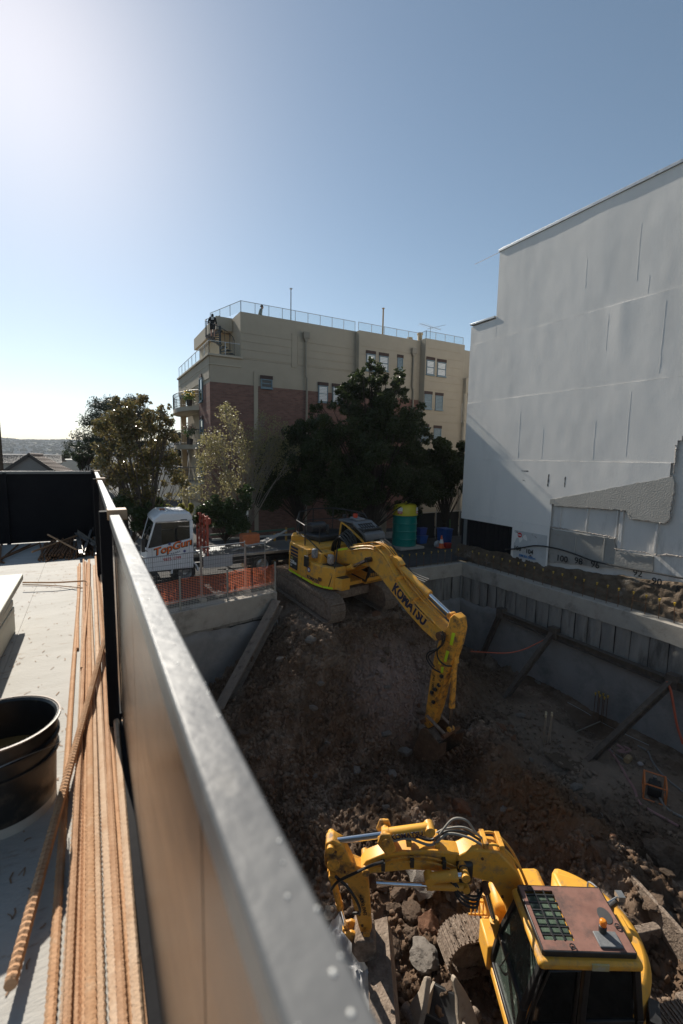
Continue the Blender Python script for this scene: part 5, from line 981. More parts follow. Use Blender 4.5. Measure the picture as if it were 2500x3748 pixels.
# pale boards stacked at the left
brd=M('pale_board',(.62,.62,.54),(.55,.55,.47),2,.65,0,.1,30,.3,(.45,.46,.36),4)
for k,(za,xa,ya,xb,yb,wd,th,lab) in enumerate([(.33,192,1392,0,1735,.27,.055,'topmost pale board of the stack on the deck'),(.265,112,1615,0,1800,.24,.05,'second pale board of the deck stack'),(.205,122,1668,0,1870,.24,.05,'third pale board of the deck stack'),(.075,124,1740,0,1960,.24,.115,'thick bottom pale timber of the deck stack')]):
    p=az('E',xa,ya,DZ+za); q=az('E',xb,yb,DZ+za); d=(q-p); d.z=0; d.normalize(); s_=Vector((d.y,-d.x,0))
    if s_.x>0: s_=-s_
    b=MB(); zz=(.33,.265,.205,.0)[k] ; top=(.385,.325,.262,.2)[k]; z0=DZ+(top-th if k<3 else .004); a=p+s_*wd/2; c_=a+d*2.6; b.bar((a.x,a.y,z0+(DZ+top-z0)/2),(c_.x,c_.y,z0+(DZ+top-z0)/2),wd,DZ+top-z0-.002); o=b.build('board',brd,bev=.006); tag(o,lab,'board','pale boards stacked on the deck')
p=az('E',50,1392,DZ+.33); b=MB(); a=p+Vector((-.22,0,0)); b.bar((a.x,a.y,DZ+.352),(a.x-.75,a.y-2.4,DZ+.352),.27,.055); o=b.build('board',brd,bev=.006); tag(o,'pale board lying left of the topmost board','board','pale boards stacked on the deck')
for dy in (.4,1.6): b=MB(); b.bb(-1.35,-.62,4.4-dy-.05,4.4-dy+.05,DZ,DZ+.003); 
# black pail
pc_=Vector((-.365,2.15,DZ)); pl=empty('pail',pc_,0,'black plastic pail of yellow liquid standing left of the bars','pail')
pm=M('black_plastic',(.010,.010,.011),(.022,.021,.02),4,.35,0,.05,40,.5,(.12,.09,.065),5,t3=(.54,.72))
b=MB(); b.lathe([(0,.012),(.183,.012),(.188,.05),(.196,.22),(.207,.226),(.207,.236),(.199,.24),(.202,.285),(.212,.29),(.212,.30),(.204,.305),(.206,.352),(.214,.356),(.214,.368),(.205,.37),(.198,.36),(.192,.2),(.180,.03),(0,.02)],40); b.build('body',pm,pl,smooth=30)
b=MB(); b.lathe([(0,0),(.186,0),(.187,.04),(.181,.045),(0,.02)],40); b.build('foot_ring',M('dirty_white',(.55,.54,.50),(.4,.37,.33),6,.6),pl)
b=MB(); b.lathe([(0,.2),(.189,.2)],32); b.build('liquid',M('yellow_liquid',(.22,.10,.02),(.32,.2,.07),5,.5,0,.1,8),pl)
b=MB(); b.tube([(.2145*math.cos(a*.063),.2145*math.sin(a*.063),.364+.004) for a in range(101)],.005,5); b.build('rim_rust',M('rim_brown',(.2,.12,.07),None,rough=.5),pl)
b=MB(); b.hose([(.213*math.cos(t),.213*math.sin(t),.25-.06*math.sin((t+.2)*1.6)) for t in np.linspace(-1.8,.1,9)],.002,5); b.build('wire_handle',steel,pl)
text('—',.05,stickw,frame((.19,-.08,.19),(.4,.9,0),(0,0,1)),pl,'print') if 0 else None
# power pole beyond the deck
b=MB(); r_=ray('O',5,1010); pp=CAM+r_*(19/r_.y); b.tube([(pp.x-.16,19,G),(pp.x-.17,19,9.5)],[.17,.13],14); o=b.build('power_pole',M('pole_wood',(.085,.062,.045),(.12,.09,.065),3,.9,0,.5,20,.2,stretch=(6,6,.5))); tag(o,'dark timber power pole at the left edge','pole')

# snippets of tie wire and rust flakes left on the deck
V=[];F=[]
for i in range(260):
    x=random.uniform(-.75,-.15); y=1.0+5.9*random.random(); a=random.gauss(1.4,.5); L=random.uniform(.008,.05); w_=random.uniform(.0012,.003); k=len(V); c0=Vector((x,y,DZ+.003)); d=Vector((math.cos(a),math.sin(a),0))*L/2; n_=Vector((-d.y,d.x,0)).normalized()*w_; m_=n_*random.uniform(-3,3)
    V+=[c0-d-n_,c0-d+n_,c0+m_+n_,c0+m_-n_,c0+d+n_,c0+d-n_]; F+=[(k,k+3,k+2,k+1),(k+3,k+5,k+4,k+2)]
o=bulk('rust_flakes',V,F,M('rust_flake',(.20,.11,.06),(.30,.19,.11),30,.8),dkr); o['kind']='stuff'
# ------------------------------------------------------------------ crane hire truck on the street
TY=17.8; tx=lambda x,y,Y=TY: ay('G',x,y,Y)
tr=wroot('truck',(3.2,TY+1,G),'white crane hire truck with red stake rack parked behind the fence','truck')
tw=M('truck_white',(.74,.75,.77),(.70,.71,.73),2,.3)
xf=tx(205,500).x; xa=tx(318,555).x; xc=tx(605,520).x; zt_=tx(330,325).z; zr=tx(400,262).z; TY2=TY+1.95
zl=G+.55; sec=[(xc,zl),(xc,zt_+.12),(xc-.15,zr+.0),(xa+.05,zr+.03),(xa-.12,zt_+.05),(xa-.24,1.35),(xa-.27,zl)]
z_b=tx(330,505).z; z_r=tx(575,432).z
b=MB(); b.prism([(xa-.28,zl),(xc,zl),(xc,z_r),(xc-.1,z_r-.02),(xa-.25,z_b)],TY,TY2); b.build('cab_body',tw,tr,bev=.04)
b=MB(); b.prism([(xa+.02,zt_),(xc,zt_+.02),(xc,zt_+.18),(xc-.12,zr+.06),(xa+.3,zr+.08),(xa+.02,zt_+.16)],TY+.02,TY2-.02); b.build('cab_roof',tw,tr,bev=.07)
for y in (TY+.035,TY2-.035):
    b=MB(); b.bb(xc-.12,xc,y-.035,y+.035,z_b,zt_+.04); b.build('cab_pillar',tw,tr,bev=.012)
    b=MB(); b.bar((xa-.22,y,z_b-.02),(xa+.08,y,zt_+.05),.07,.06); b.build('cab_pillar',tw,tr,bev=.012)
b=MB(); b.quad((xa-.2,TY+.05,z_b),(xc-.1,TY+.05,z_r),(xc-.1,TY+.05,zt_),(xa+.06,TY+.05,zt_)); b.build('side_window',M('black_glass',(.008,.009,.009)),tr,smooth=0)
b=MB(); b.quad((xa-.24,TY+.05,z_b-.04),(xa-.24,TY2-.05,z_b-.04),(xa+.06,TY2-.05,zt_+.04),(xa+.06,TY+.05,zt_+.04)); b.build('windscreen',M('truck_screen',(.012,.016,.018),None,rough=.05,spec=.7),tr,smooth=0)
b=MB(); b.bb(xa+.45,xc-.3,TY+.5,TY+.9,z_b-.1,z_b+.35); b.build('seat',M('seat',(.03,.03,.035)),tr,bev=.05)
b=MB(); b.bar((xa-.30,TY,zl-.05),(xa-.30,TY2,zl-.05),.12,.3); b.build('bumper',tw,tr,bev=.03)
b=MB(); b.bar((xa-.265,TY+.15,zl+.2),(xa-.265,TY2-.15,zl+.2),.02,.22); b.build('grille',blk,tr)
for s_ in (TY+.2,TY2-.2): b=MB(); b.bb(xa-.305,xa-.26,s_-.13,s_+.13,zl+.12,zl+.28); b.build('headlight',M('lens',(.75,.68,.55)),tr,bev=.015)
b=MB(); b.bb(xa-.42,xa-.30,TY-.25,TY-.02,z_b-.05,z_b+.4); b.tube([(xa-.3,TY-.05,z_b+.45),(xa-.1,TY,zt_-.1)],.015,6); b.tube([(xa-.33,TY-.15,z_b+.02),(xa-.2,TY+.02,z_b-.1)],.015,6); b.build('mirror',blk,tr,bev=.02)
b=MB(); b.bb(xa+.35,xa+.55,TY+.75,TY+.95,zr+.05,zr+.15); b.build('beacon',M('beacon_brown',(.25,.08,.03),None,rough=.3),tr,bev=.03)
for i in range(6): b=MB(); b.bb(xa+.3+.1*i*1.2,xa+.32+.1*i*1.2,TY+.25,TY2-.25,zr+.075,zr+.10); b.build('roof_rib',tw,tr)
b=MB(); b.bb(xc-.45,xc-.22,TY-.012,TY+.01,zt_+.07,zt_+.10); b.build('grab_handle',blk,tr)
b=MB(); b.prism([(xa-.12,z_b+.02),(xa-.05,zt_-.04),(xa+.28,zt_-.04),(xa+.28,z_b+.08)],TY+.03,TY+.045); b.build('window_divider',blk,tr)
b=MB(); b.bb(xa+.28,xa+.30,TY+.035,TY+.048,z_b+.05,zt_-.02); b.build('window_bar',blk,tr)
for x0 in (xa-.05,xc-.16): b=MB(); b.bb(x0-.004,x0+.004,TY-.004,TY+.002,zl+.1,z_b+.02); b.build('door_gap',blk,tr)
b=MB(); b.bb(xc-.36,xc-.22,TY-.02,TY,z_b-.02,z_b+.03); b.build('door_handle',blk,tr,bev=.006)
b=MB(); b.bb(xa-.2,xc,TY-.006,TY+.01,zl-.02,zl+.03); b.build('sill_strip',blk,tr)
# signwriting on the door
dd=tx(600,470)-tx(330,560); an=rad(14)
tp=tx(322,556); Tm=lambda x,z,a=an: frame((x,TY-.012,z),(math.cos(a),0,math.sin(a)),(-math.sin(a),0,math.cos(a)))
FW=tx(598,500).x-tx(330,500).x; text('TopGun',.37,blackink,Tm(tp.x-.02,tp.z-.02),tr,bold=.045,shear=.3,fit=FW*1.03,ext=.002); text('TopGun',.37,orange,frame((tp.x,TY-.02,tp.z),(math.cos(an),0,math.sin(an)),(-math.sin(an),0,math.cos(an))),tr,bold=.02,shear=.3,fit=FW,ext=.002)
p=tx(425,553); text('C R A N E S',.085,blackink,Tm(p.x,p.z,rad(12)),tr,bold=.01)
p=tx(398,595); text('9875 1799',.15,redp,Tm(p.x-.05,p.z,rad(4)),tr,bold=.015)
for gx,gy in ((432,472),(506,455),(540,523)):
    p=tx(gx,gy); b=MB(); n=14; v=[(p.x+(.075 if i%2==0 else .035)*math.cos(i*math.pi/7),(p.z+(.075 if i%2==0 else .035)*math.sin(i*math.pi/7))) for i in range(n)]; b.prism(v,TY-.013,TY-.008); b.build('star',M('star_blue',(.06,.07,.22),None,rough=.5),tr)
ws=frame((xa+.045,TY2-.25,zt_-.12),(0,-1,0),(.3,0,.95)); text('GUNCRANES.COM.AU',.155,stickw,Matrix.Translation((-.03,0,0))@ws,tr,bold=.02,sx=1.05)
# chassis, wheels, tray
zc_=tx(700,560).z; b=MB(); b.bb(xa,xa+5.9,TY+.45,TY+.6,G+.45,G+.65); b.bb(xa,xa+5.9,TY2-.6,TY2-.45,G+.45,G+.65); b.build('chassis',blk,tr)
b=MB(); b.bb(xc+.35,xa+6.0,TY-.02,TY2+.02,G+.85,G+.97); b.build('tray',steel,tr,bev=.01)
b=MB(); b.bb(xc+.35,xc+1.5,TY-.03,TY-.02,G+.5,G+.97); b.build('side_locker',M('locker',(.45,.45,.46),None,rough=.4),tr)
def wheel(x,y):
    b=MB(); T=frame((x,y,G+.40),(1,0,0),(0,0,1)); b.lathe([(.24,-.12),(.36,-.13),(.40,-.10),(.405,.06),(.38,.11),(.26,.12)],28,(0,0,0),T); o=b.build('wheel',rub,tr); b=MB(); b.lathe([(.0,.04),(.10,.05),(.12,.02),(.2,-.01),(.25,.10),(.26,.11)],24,(0,0,0),T); b.build('rim',steel,o)
wx=tx(545,690).x
for x in (wx,wx+3.1):
    for y in (TY+.15,TY2-.15): wheel(x,y)
b=MB(); a=[(wx+.52*math.cos(t),G+.42+.52*math.sin(t)) for t in np.linspace(0,math.pi,13)]; a2_=[(wx+.46*math.cos(t),G+.42+.46*math.sin(t)) for t in np.linspace(math.pi,0,13)]; b.prism(a+a2_,TY-.01,TY+.35); b.build('mudguard',tw,tr)
# red stake rack
red=M('stake_red',(.42,.07,.035),(.33,.05,.03),6,.5)
xr=tx(705,275,TY).x; rk0=xc+.25; zt2=tx(705,272).z
b=MB()
for y in (TY+.03,TY+.65,TY+1.3,TY2-.03): b=MB(); b.bb(xr-.05,xr+.03,y-.04,y+.04,G+.97,zt2); b.build('stake',red,tr,bev=.008)
for k in range(7): z=G+1.1+(zt2-G-1.2)*k/6; b=MB(); b.bb(xr-.02,xr+.01,TY+.0,TY2,z-.05,z+.05); b.build('slat',red,tr,bev=.006)
b=MB(); b.bb(xr+.06,xr+.3,TY+.7,TY+1.2,zt2-.45,zt2-.2); b.build('reel',red,tr,bev=.04)
# ------------------------------------------------------------------ temporary mesh fence and orange netting on the pit edge
def wires(P,ud,L,z0,z1,sx,sz,r,wob=0):
    P=Vector(P); ud=Vector(ud); b=MB(); n=int(L/sx)
    for i in range(n+1): p=P+ud*(L*i/n); b.bar((p.x,p.y,z0),(p.x,p.y,z1),r*2,r*2,(1,0,0))
    m=int((z1-z0)/sz)
    for j in range(m+1): z=z0+(z1-z0)*j/m; q=P+ud*L; b.bar((P.x,P.y,z),(q.x,q.y,z),r*2,r*2)
    return b
fn2=Vector((fd.y,-fd.x,0)); base=Vector((FA.x,FA.y,0))
Lf=LW; FH=1.75
pn_=[(1.2,3.05),(3.09,4.7),(4.74,LW-.05)]
for i,(s0,s1) in enumerate(pn_):
    P=base+fd*s0-fn2*.75; Q=base+fd*s1-fn2*.75; r=wroot('mesh_fence_panel',P,['mesh fence panel in front of the white truck cab','mesh fence panel in front of the truck tray','mesh fence panel next to the larger excavator tail'][i],'fence','temporary mesh fence panels'); h_=FH+.12*(i==1)
    r.location=(P.x,P.y,G)
    for s_ in (P,Q): b=MB(); b.tube([(s_.x,s_.y,G),(s_.x,s_.y,G+h_)],.024,8); b.build('post',steel,r)
    for z in (G+.12,G+h_-.05): b=MB(); b.tube([(P.x,P.y,z),(Q.x,Q.y,z)],.02,8); b.build('rail',steel,r)
    wires(P,fd,(Q-P).length,G+.14,G+h_-.07,.06,.15,.0035).build('mesh_wire',M('mesh_dark',(.07,.07,.07),None,rough=.6),r,smooth=0)['kind']='stuff'
    b=MB(); b.bb(P.x-.1,P.x+.1,P.y-.3,P.y+.3,G,G+.12); b.build('foot_block',conc,r,bev=.02)
# lower barrier with orange net on the wall itself
onet=M('orange_net',(.80,.25,.13),(.70,.19,.10),6,.6,trans=.35)
z0n=G+.02
r=wroot('barrier_mesh_fence',base+fd*3,'low mesh barrier with orange netting along the pit edge','fence'); r.location=(base.x,base.y,G)
for s_ in (.3,2.1,3.7,LW-.02):
    p=base+fd*s_-fn2*.1; b=MB(); b.bar((p.x,p.y,G),(p.x,p.y,G+1.12),.05,.05); b.build('post',M('pale_post',(.26,.25,.22),None,rough=.6),r)
P=base-fn2*.1; wires(P,fd,LW,z0n+.03,z0n+.36,.05,.05,.003).build('mesh_wire',M('mesh_cream',(.5,.47,.4),None,rough=.5),r,smooth=0)['kind']='stuff'
def netting(P,ud,L,z0,z1,nd,sx=.085,sz=.052):
    V=[];F=[]; m=int((z1-z0)/sz); n=int(L/sx); nn=n*2
    def pt(s_,z): 
        w_=.03*math.sin(s_*2.1+z*3)+.02*fbm(s_*1.5,z*2,4,3); sag=.05*math.sin(s_*math.pi/1.8)**2*(z-z0)/(z1-z0)
        p=P+ud*s_+nd*w_; return (p.x,p.y,z-sag)
    for j in range(m+1):
        z=z0+(z1-z0)*j/m
        for i in range(nn):
            a,b_=L*i/nn,L*(i+1)/nn; k=len(V); V+=[pt(a,z-.007),pt(b_,z-.007),pt(b_,z+.007),pt(a,z+.007)]; F.append((k,k+1,k+2,k+3))
    for i in range(n+1):
        s_=L*i/n
        for j in range(m):
            a,b_=z0+(z1-z0)*j/m,z0+(z1-z0)*(j+1)/m; k=len(V); V+=[pt(s_-.005,a),pt(s_+.005,a),pt(s_+.005,b_),pt(s_-.005,b_)]; F.append((k,k+1,k+2,k+3))
    return V,F
V,F=netting(base+fd*.6-fn2*.14,fd,LW-.62,z0n+.28,z0n+1.0,fn2); o=bulk('orange_netting',V,F,onet,r); o['kind']='stuff'
# raking steel prop from the wall corner
dusty=M('dusty_steel',(.26,.21,.165),(.19,.15,.12),6,.9,0,.7,22,.2,(.09,.075,.06),4)
pA=Vector((FB.x-.05,FB.y-.22,G-.32)); pB=az('O',500,1645,-3.3); pB=pA+(pB-pA)*1.25
b=MB(); b.ibeam(pA,pB,.34,.34,.022); o=b.build('raking_prop',dusty); tag(o,'dusty raking steel beam propping the left pit wall','steel beam')
# ------------------------------------------------------------------ street rails, sign, wooden barricade behind
def rail_line(pts,zs,posts,lab,pm_,rm_,grp):
    r=wroot('street_railing',(pts[0][0],pts[0][1],G),lab,'railing',grp)
    for z in zs:
        for a,c_ in zip(pts,pts[1:]): b=MB(); b.bar((a[0],a[1],G+z),(c_[0],c_[1],G+z),.03,.09); b.build('rail',rm_,r)
    for p in posts: b=MB(); b.bar((p[0],p[1],G),(p[0],p[1],G+max(zs)+.1),.09,.09); b.build('post',pm_,r,bev=.006)
ypost=M('yellow_post',(.55,.31,.06),(.45,.25,.05),5,.6); grail=M('green_rail',(.06,.13,.09),(.09,.16,.11),4,.5); prail=M('pale_rail',(.30,.31,.28),(.36,.36,.33),5,.6)
Yr=21.0; A0=ay('G',740,300,Yr); A1=ay('G',1330,260,Yr)
rail_line([(ay('G',720,300,Yr).x,Yr),(ay('G',1010,290,Yr).x,Yr),(ay('G',1340,270,Yr).x,Yr+.2)],(.55,1.25),[(ay('G',1010,300,Yr).x,Yr),(ay('G',1274,300,Yr).x,Yr+.1)],'green and pale street railing with yellow posts, far run behind the tray',ypost,grail,'street railings')
Yr2=19.95
rail_line([(ay('G',740,370,Yr2).x,Yr2+.1),(ay('G',955,355,Yr2).x,Yr2),(ay('G',1190,330,Yr2).x,Yr2),(ay('G',1400,320,Yr2).x,Yr2)],(.5,1.2),[(ay('G',955,350,Yr2).x,Yr2),(ay('G',1186,330,Yr2).x,Yr2)],'pale street railing with yellow posts, near run behind the tray',ypost,prail,'street railings')
# load on the tray: orange box, scrap timbers
p=ay('G',1012,475,TY+.8); b=MB(); b.box((p.x,TY+.9,G+1.35),(.75,.5,.5)); o=b.build('tray_crate',M('orange_crate',(.55,.16,.05),(.4,.11,.04),8,.6),bev=.03); tag(o,'orange crate standing on the truck tray','crate')
for i in range(5):
    x=p.x-.9+.35*i; b=MB(); b.bar((x,TY+.4,G+1.02+.05*i),(x+1.3,TY+1.2,G+1.1+.12*i),.12,.04); o=b.build('scrap_plank',M('grey_plank',(.30,.28,.25),(.4,.38,.35),5,.8)); tag(o,ORD(i+1)+' grey scrap plank from the left on the truck tray','plank','scrap planks on the truck tray')
# parking sign
p=ay('G',965,232,20.6); sg=wroot('parking_sign',(p.x,20.6,G),'red and white no stopping sign on a steel pole','sign')
b=MB(); b.tube([(p.x+.2,20.63,G),(p.x+.2,20.63,p.z+.45)],.03,8); b.build('pole',steel,sg)
hw=(ay('G',998,232,20.6).x-ay('G',933,232,20.6).x)/2; hh=(ay('G',965,200,20.6).z-ay('G',965,262,20.6).z)/2
b=MB(); b.bb(p.x-hw,p.x+hw,20.58,20.595,p.z-hh,p.z+hh); b.build('plate',stickw,sg)
b=MB(); b.bb(p.x-hw,p.x-.01,20.572,20.58,p.z-hh,p.z+hh); b.build('red_half',redp,sg)
text('NO',.14,stickw,frame((p.x-hw+.06,20.569,p.z+hh-.17),(1,0,0),(0,0,1)),sg,bold=.02); text('STOPPING',.085,stickw,frame((p.x-hw+.015,20.569,p.z+hh-.29),(1,0,0),(0,0,1)),sg,bold=.015,sx=.8)
b=MB(); b.tube([(p.x+hw*.5+.1*math.cos(a*.314),20.572,p.z+hh*.55+.1*math.sin(a*.314)) for a in range(21)],.013,5); b.bar((p.x+hw*.5-.07,20.571,p.z+hh*.55+.07),(p.x+hw*.5+.07,20.571,p.z+hh*.55-.07),.02,.02); b.build('no_parking_ring',redp,sg)
text('P',.14,blackink,frame((p.x+hw*.5-.045,20.574,p.z+hh*.55-.05),(1,0,0),(0,0,1)),sg,bold=.02)
# ------------------------------------------------------------------ portable toilet and clutter at the far corner
lp=az('H',152,372,G); lx,ly=lp.x,lp.y+.7
lo=empty('portable_toilet',(lx,ly,G),0,'green drum portable toilet with yellow domed top','toilet')
teal=M('teal_plastic',(.0,.20,.17),(.0,.17,.145),3,.4,0,.05,20); yl=M('lemon_plastic',(.62,.52,.03),(.55,.46,.03),3,.4)
b=MB(); pr=[(0,.14),(.66,.14)]
for k in range(4):
    z=.14+.42*k; pr+=[(.665,z+.03),(.65,z+.33),(.66,z+.36),(.685,z+.39),(.66,z+.42)]
pr+=[(.64,1.83)]; b.lathe(pr,40); b.build('drum',teal,lo,smooth=50)
b=MB(); b.lathe([(.68,1.82),(.69,1.86),(.66,2.15),(.62,2.34),(.54,2.42),(.3,2.46),(0,2.47)],40); b.build('dome',yl,lo,smooth=50)
b=MB(); b.bb(-.8,.8,-.8,.8,0,.13); b.build('pallet_base',M('pallet_grey',(.33,.31,.28),None,rough=.8),lo,bev=.02)
b=MB(); b.tube([(.05,0,2.46),(.05,0,2.56)],.04,8); b.build('vent_pipe',yl,lo)
for a in (-150,-55):
    T=Matrix.Rotation(rad(a),4,'Z'); b=MB(); b.bb(.672,.682,-.14,.14,1.92,2.27,T); o=b.build('sticker',stickw,lo); b=MB(); b.bb(.683,.687,-.14,.14,1.92,2.06,T); b.build('sticker_band',redp,o); text('Coates',.09,stickw,T@frame((.689,-.13,1.97),(0,1,0),(0,0,1)),lo,bold=.02); text('HIRE',.035,stickw,T@frame((.689,-.05,1.93),(0,1,0),(0,0,1)),lo,bold=.02)
def tub(x,y,sx,sy,h_,mat,name,lab,cat,lid=True):
    r=empty(name,(x,y,G),random.uniform(-.2,.2),lab,cat); b=MB(); b.add([(-sx*.42,-sy*.42,.0),(sx*.42,-sy*.42,.0),(sx*.42,sy*.42,.0),(-sx*.42,sy*.42,.0),(-sx/2,-sy/2,h_),(sx/2,-sy/2,h_),(sx/2,sy/2,h_),(-sx/2,sy/2,h_)],[(3,2,1,0),(4,5,6,7),(0,1,5,4),(1,2,6,5),(2,3,7,6),(3,0,4,7)]); b.build('body',mat,r,bev=.03)
    if lid: b=MB(); b.bb(-sx*.54,sx*.54,-sy*.54,sy*.54,h_,h_+.06); b.build('lid',mat,r,bev=.02)
    return r
q=az('H',240,350,G); tub(q.x,q.y+.6,.55,.4,.42,blue_pl,'cool_box','lower blue tub beside the portable toilet','tub'); t_=tub(q.x-.02,q.y+.62,.5,.38,.38,M('blue_plastic2',(.03,.06,.26),None,rough=.5),'cool_box','darker blue tub stacked on the lower tub','tub'); t_.location.z=G+.49
q=az('H',350,360,G); wb=tub(q.x,q.y+.45,.58,.7,.95,blue_pl,'wheelie_bin','tall blue wheelie bin next to the traffic cone','bin')
for s_ in (-.2,.2): b=MB(); b.tube([(s_-.03,.33,.1),(s_+.03,.33,.1)],.1,14); b.build('wheel',rub,wb)
q=az('H',316,366,G); cn=empty('traffic_cone',(q.x,q.y+.15,G),0,'orange traffic cone with white band near the blue bin','cone')
b=MB(); b.bb(-.2,.2,-.2,.2,0,.03); b.lathe([(.19,.029),(.16,.03),(.03,.7),(0,.7)],20); b.build('body',M('cone_orange',(.8,.14,.03),None,rough=.5),cn); b=MB(); b.lathe([(.118,.265),(.076,.485)],20); b.build('band',stickw,cn)
q=az('H',322,368,G); tub(q.x+.3,q.y+.05,.36,.25,.3,red_pl,'fuel_can','red fuel can at the foot of the cone','fuel can',False); tub(az('H',262,345,G).x+.25,q.y+.55,.25,.25,.5,red_pl,'fire_extinguisher_box','small red box behind the blue tubs','box')
q=az('H',294,362,G); me=rock_mesh(77,3,3); me.materials.append(M('white_bag',(.55,.57,.6),(.45,.47,.5),8,.4,0,.7,15,trans=.2)); o=link('plastic_bag',me); o.location=(q.x,q.y+.1,G+.18); o.scale=(.2,.18,.24); tag(o,'white plastic bag between the blue tubs and cone','bag')
q=az('H',372,362,G); b=MB(); b.tube([(q.x,q.y+.3,G),(q.x+.22,q.y+.65,G+1.5)],.016,6); b.bb(q.x-.05,q.x+.05,q.y+.2,q.y+.4,G,G+.08); o=b.build('broom',M('green_handle',(.1,.25,.08),None,rough=.5)); tag(o,'green handled broom leaning by the blue bin','broom')
# dark mesh fence behind the toilet
shade=M('shade_cloth',(.014,.015,.016),(.022,.022,.022),5,.9)
P=Vector((az('H',0,235,G).x-2.6,ly+1.5,0)); r=wroot('shade_cloth_fence',(P.x,P.y,G),'dark shade cloth fence behind the portable toilet','fence')
for k in range(4):
    x0=P.x+1.95*k; b=MB(); b.grid(lambda u,v:(x0+1.9*u,P.y+.03*math.sin(u*9)+.03*fbm(u*3,v*3,k,3),G+.05+1.55*v),14,8); b.build('cloth',shade,r)
    b=MB(); b.tube([(x0,P.y-.05,G),(x0,P.y-.05,G+1.85)],.025,8); b.build('post',steel,r); b=MB(); b.tube([(x0,P.y-.05,G+1.65),(x0+1.95,P.y-.05,G+1.65)],.02,8); b.build('rail',steel,r)
b=MB(); b.bb(P.x+5.35,P.x+5.8,P.y-.08,P.y-.07,G+.85,G+1.6); b.build('notice',M('notice',(.4,.42,.42),(.3,.32,.33),30,.6),r); b=MB(); b.bb(P.x+6.0,P.x+6.5,P.y-.08,P.y-.07,G+1.3,G+1.55); b.build('blue_notice',blue_pl,r)
b=MB(); b.bb(XW-.05,XW+.0,16.8,17.0,G,1.7); b.build('corner_post',M('post_grey',(.16,.17,.17),None,rough=.7),r)
# low brick pier on the footpath
p=ay('A',1035,1165,23.5); b=MB(); b.bb(p.x-.35,p.x+.35,23.3,23.7,G+.1,p.z+.45); o=b.build('gate_pier',tan,bev=.02); tag(o,'square tan gate pier behind the larger excavator cab','pier')
# ------------------------------------------------------------------ pit bracing, straps, starters, pump
brac=M('rusty_brace',(.075,.06,.05),(.12,.095,.075),6,.85,0,.5,25,.2,(.15,.115,.085),3)
WZ=-2.13
b=MB(); b.ibeam((XR-.16,13.45,WZ),(XR-.16,2.5,WZ-.1),.24,.26,.02); o=b.build('waler_beam',brac); tag(o,'long dark steel waler beam bolted along the right pit wall','steel beam')
for (sx,sy),(bx,by),lab in (((405,165),(285,430),'thin steel raker strut at the far pit corner'),((740,290),(430,700),'middle steel raker strut from the waler'),((1500,600),(960,1100),'nearest steel raker strut with dusty foot')):
    a=ax('I',sx,sy,XR-.22); c_=on_earth('I',bx,by,-4.3); b=MB(); b.ibeam(a,c_-Vector((0,0,.08)),.17,.19,.018); o=b.build('raker_strut',brac if sx<1400 else dusty if 0 else brac); tag(o,lab,'strut','raker struts of the right pit wall'); b=MB(); b.bb(a.x-.1,a.x+.2,a.y-.16,a.y+.16,a.z-.2,a.z+.22); q_=b.build('end_plate',brac,o)
orng=M('strap_orange',(.50,.11,.05),(.4,.08,.04),4,.7); redh=M('strap_red',(.36,.05,.05),None,rough=.7); pinkh=M('hose_pink',(.30,.17,.16),(.22,.12,.115),5,.8); greyh=M('hose_grey',(.16,.155,.15),(.22,.21,.2),8,.7)
def soft(pts,r,mat,name,lab,cat): b=MB(); b.hose(pts,r,7,8); o=b.build(name,mat); return tag(o,lab,cat)
soft([ax('I',725,312,XR-.3),ax('I',640,355,XR-.7),ax('I',540,400,XR-1.1),ax('I',440,418,XR-1.6),ax('I',330,415,XR-2.2),ax('I',215,408,XR-2.8)],.022,orng,'strap','orange strap slung from the middle strut to the arm','strap')
soft([ax('I',1465,600,XR-.35),ax('I',1490,660,XR-.4),ax('I',1510,770,XR-.42),ax('I',1530,880,XR-.45),ax('I',1568,1000,XR-.5)],.035,orng,'strap','orange strap hanging from the nearest strut head','strap')
E5=lambda x,y,dz=.03:(lambda p:Vector((p.x,p.y,hgt(p.x,p.y)+dz)))(on_earth('I',x,y,-4.25))
soft([E5(1090,1035),E5(1150,1110),E5(1200,1200),E5(1255,1290),E5(1290,1380),E5(1360,1430),E5(1440,1475),E5(1540,1530)],.035,pinkh,'flat_hose','long pink flat hose on the pit floor by the pump','hose')
soft([E5(1280,1015),E5(1340,1050),E5(1370,1110),E5(1410,1170),E5(1480,1240),E5(1568,1310)],.025,greyh,'hose','grey hose curving on the floor along the right wall','hose')
soft([E5(1400,1345,.15),E5(1450,1400),E5(1500,1440),E5(1580,1480)],.03,M('hose_banded',(.28,.27,.25),(.12,.11,.1),40,.7),'suction_hose','banded suction hose leaving the orange pump','hose')
soft([E5(1090,1000),E5(1105,1040),E5(1160,1085),E5(1215,1120)],.02,greyh,'hose','short grey hose beside the nearest strut foot','hose')
soft([E5(1150,1010),E5(1190,1040),E5(1150,1050),E5(1190,1060),E5(1230,1045),E5(1190,1020)],.04,pinkh,'hose_heap','crumpled pink hose heap by the strut foot','hose')
soft([E5(830,735,.02),E5(940,795,.02),E5(1060,870,.02),E5(1180,930,.02),E5(1350,1010,.02)],.008,steel,'string_line','long pale string line pegged across the pit floor','string')
soft([E5(765,990,.04),E5(900,925,.06),E5(1040,868,.08)],.02,M('pale_bar',(.22,.19,.15),None,rough=.8),'timber_batten','thin pale batten leading to the footing hole','batten')
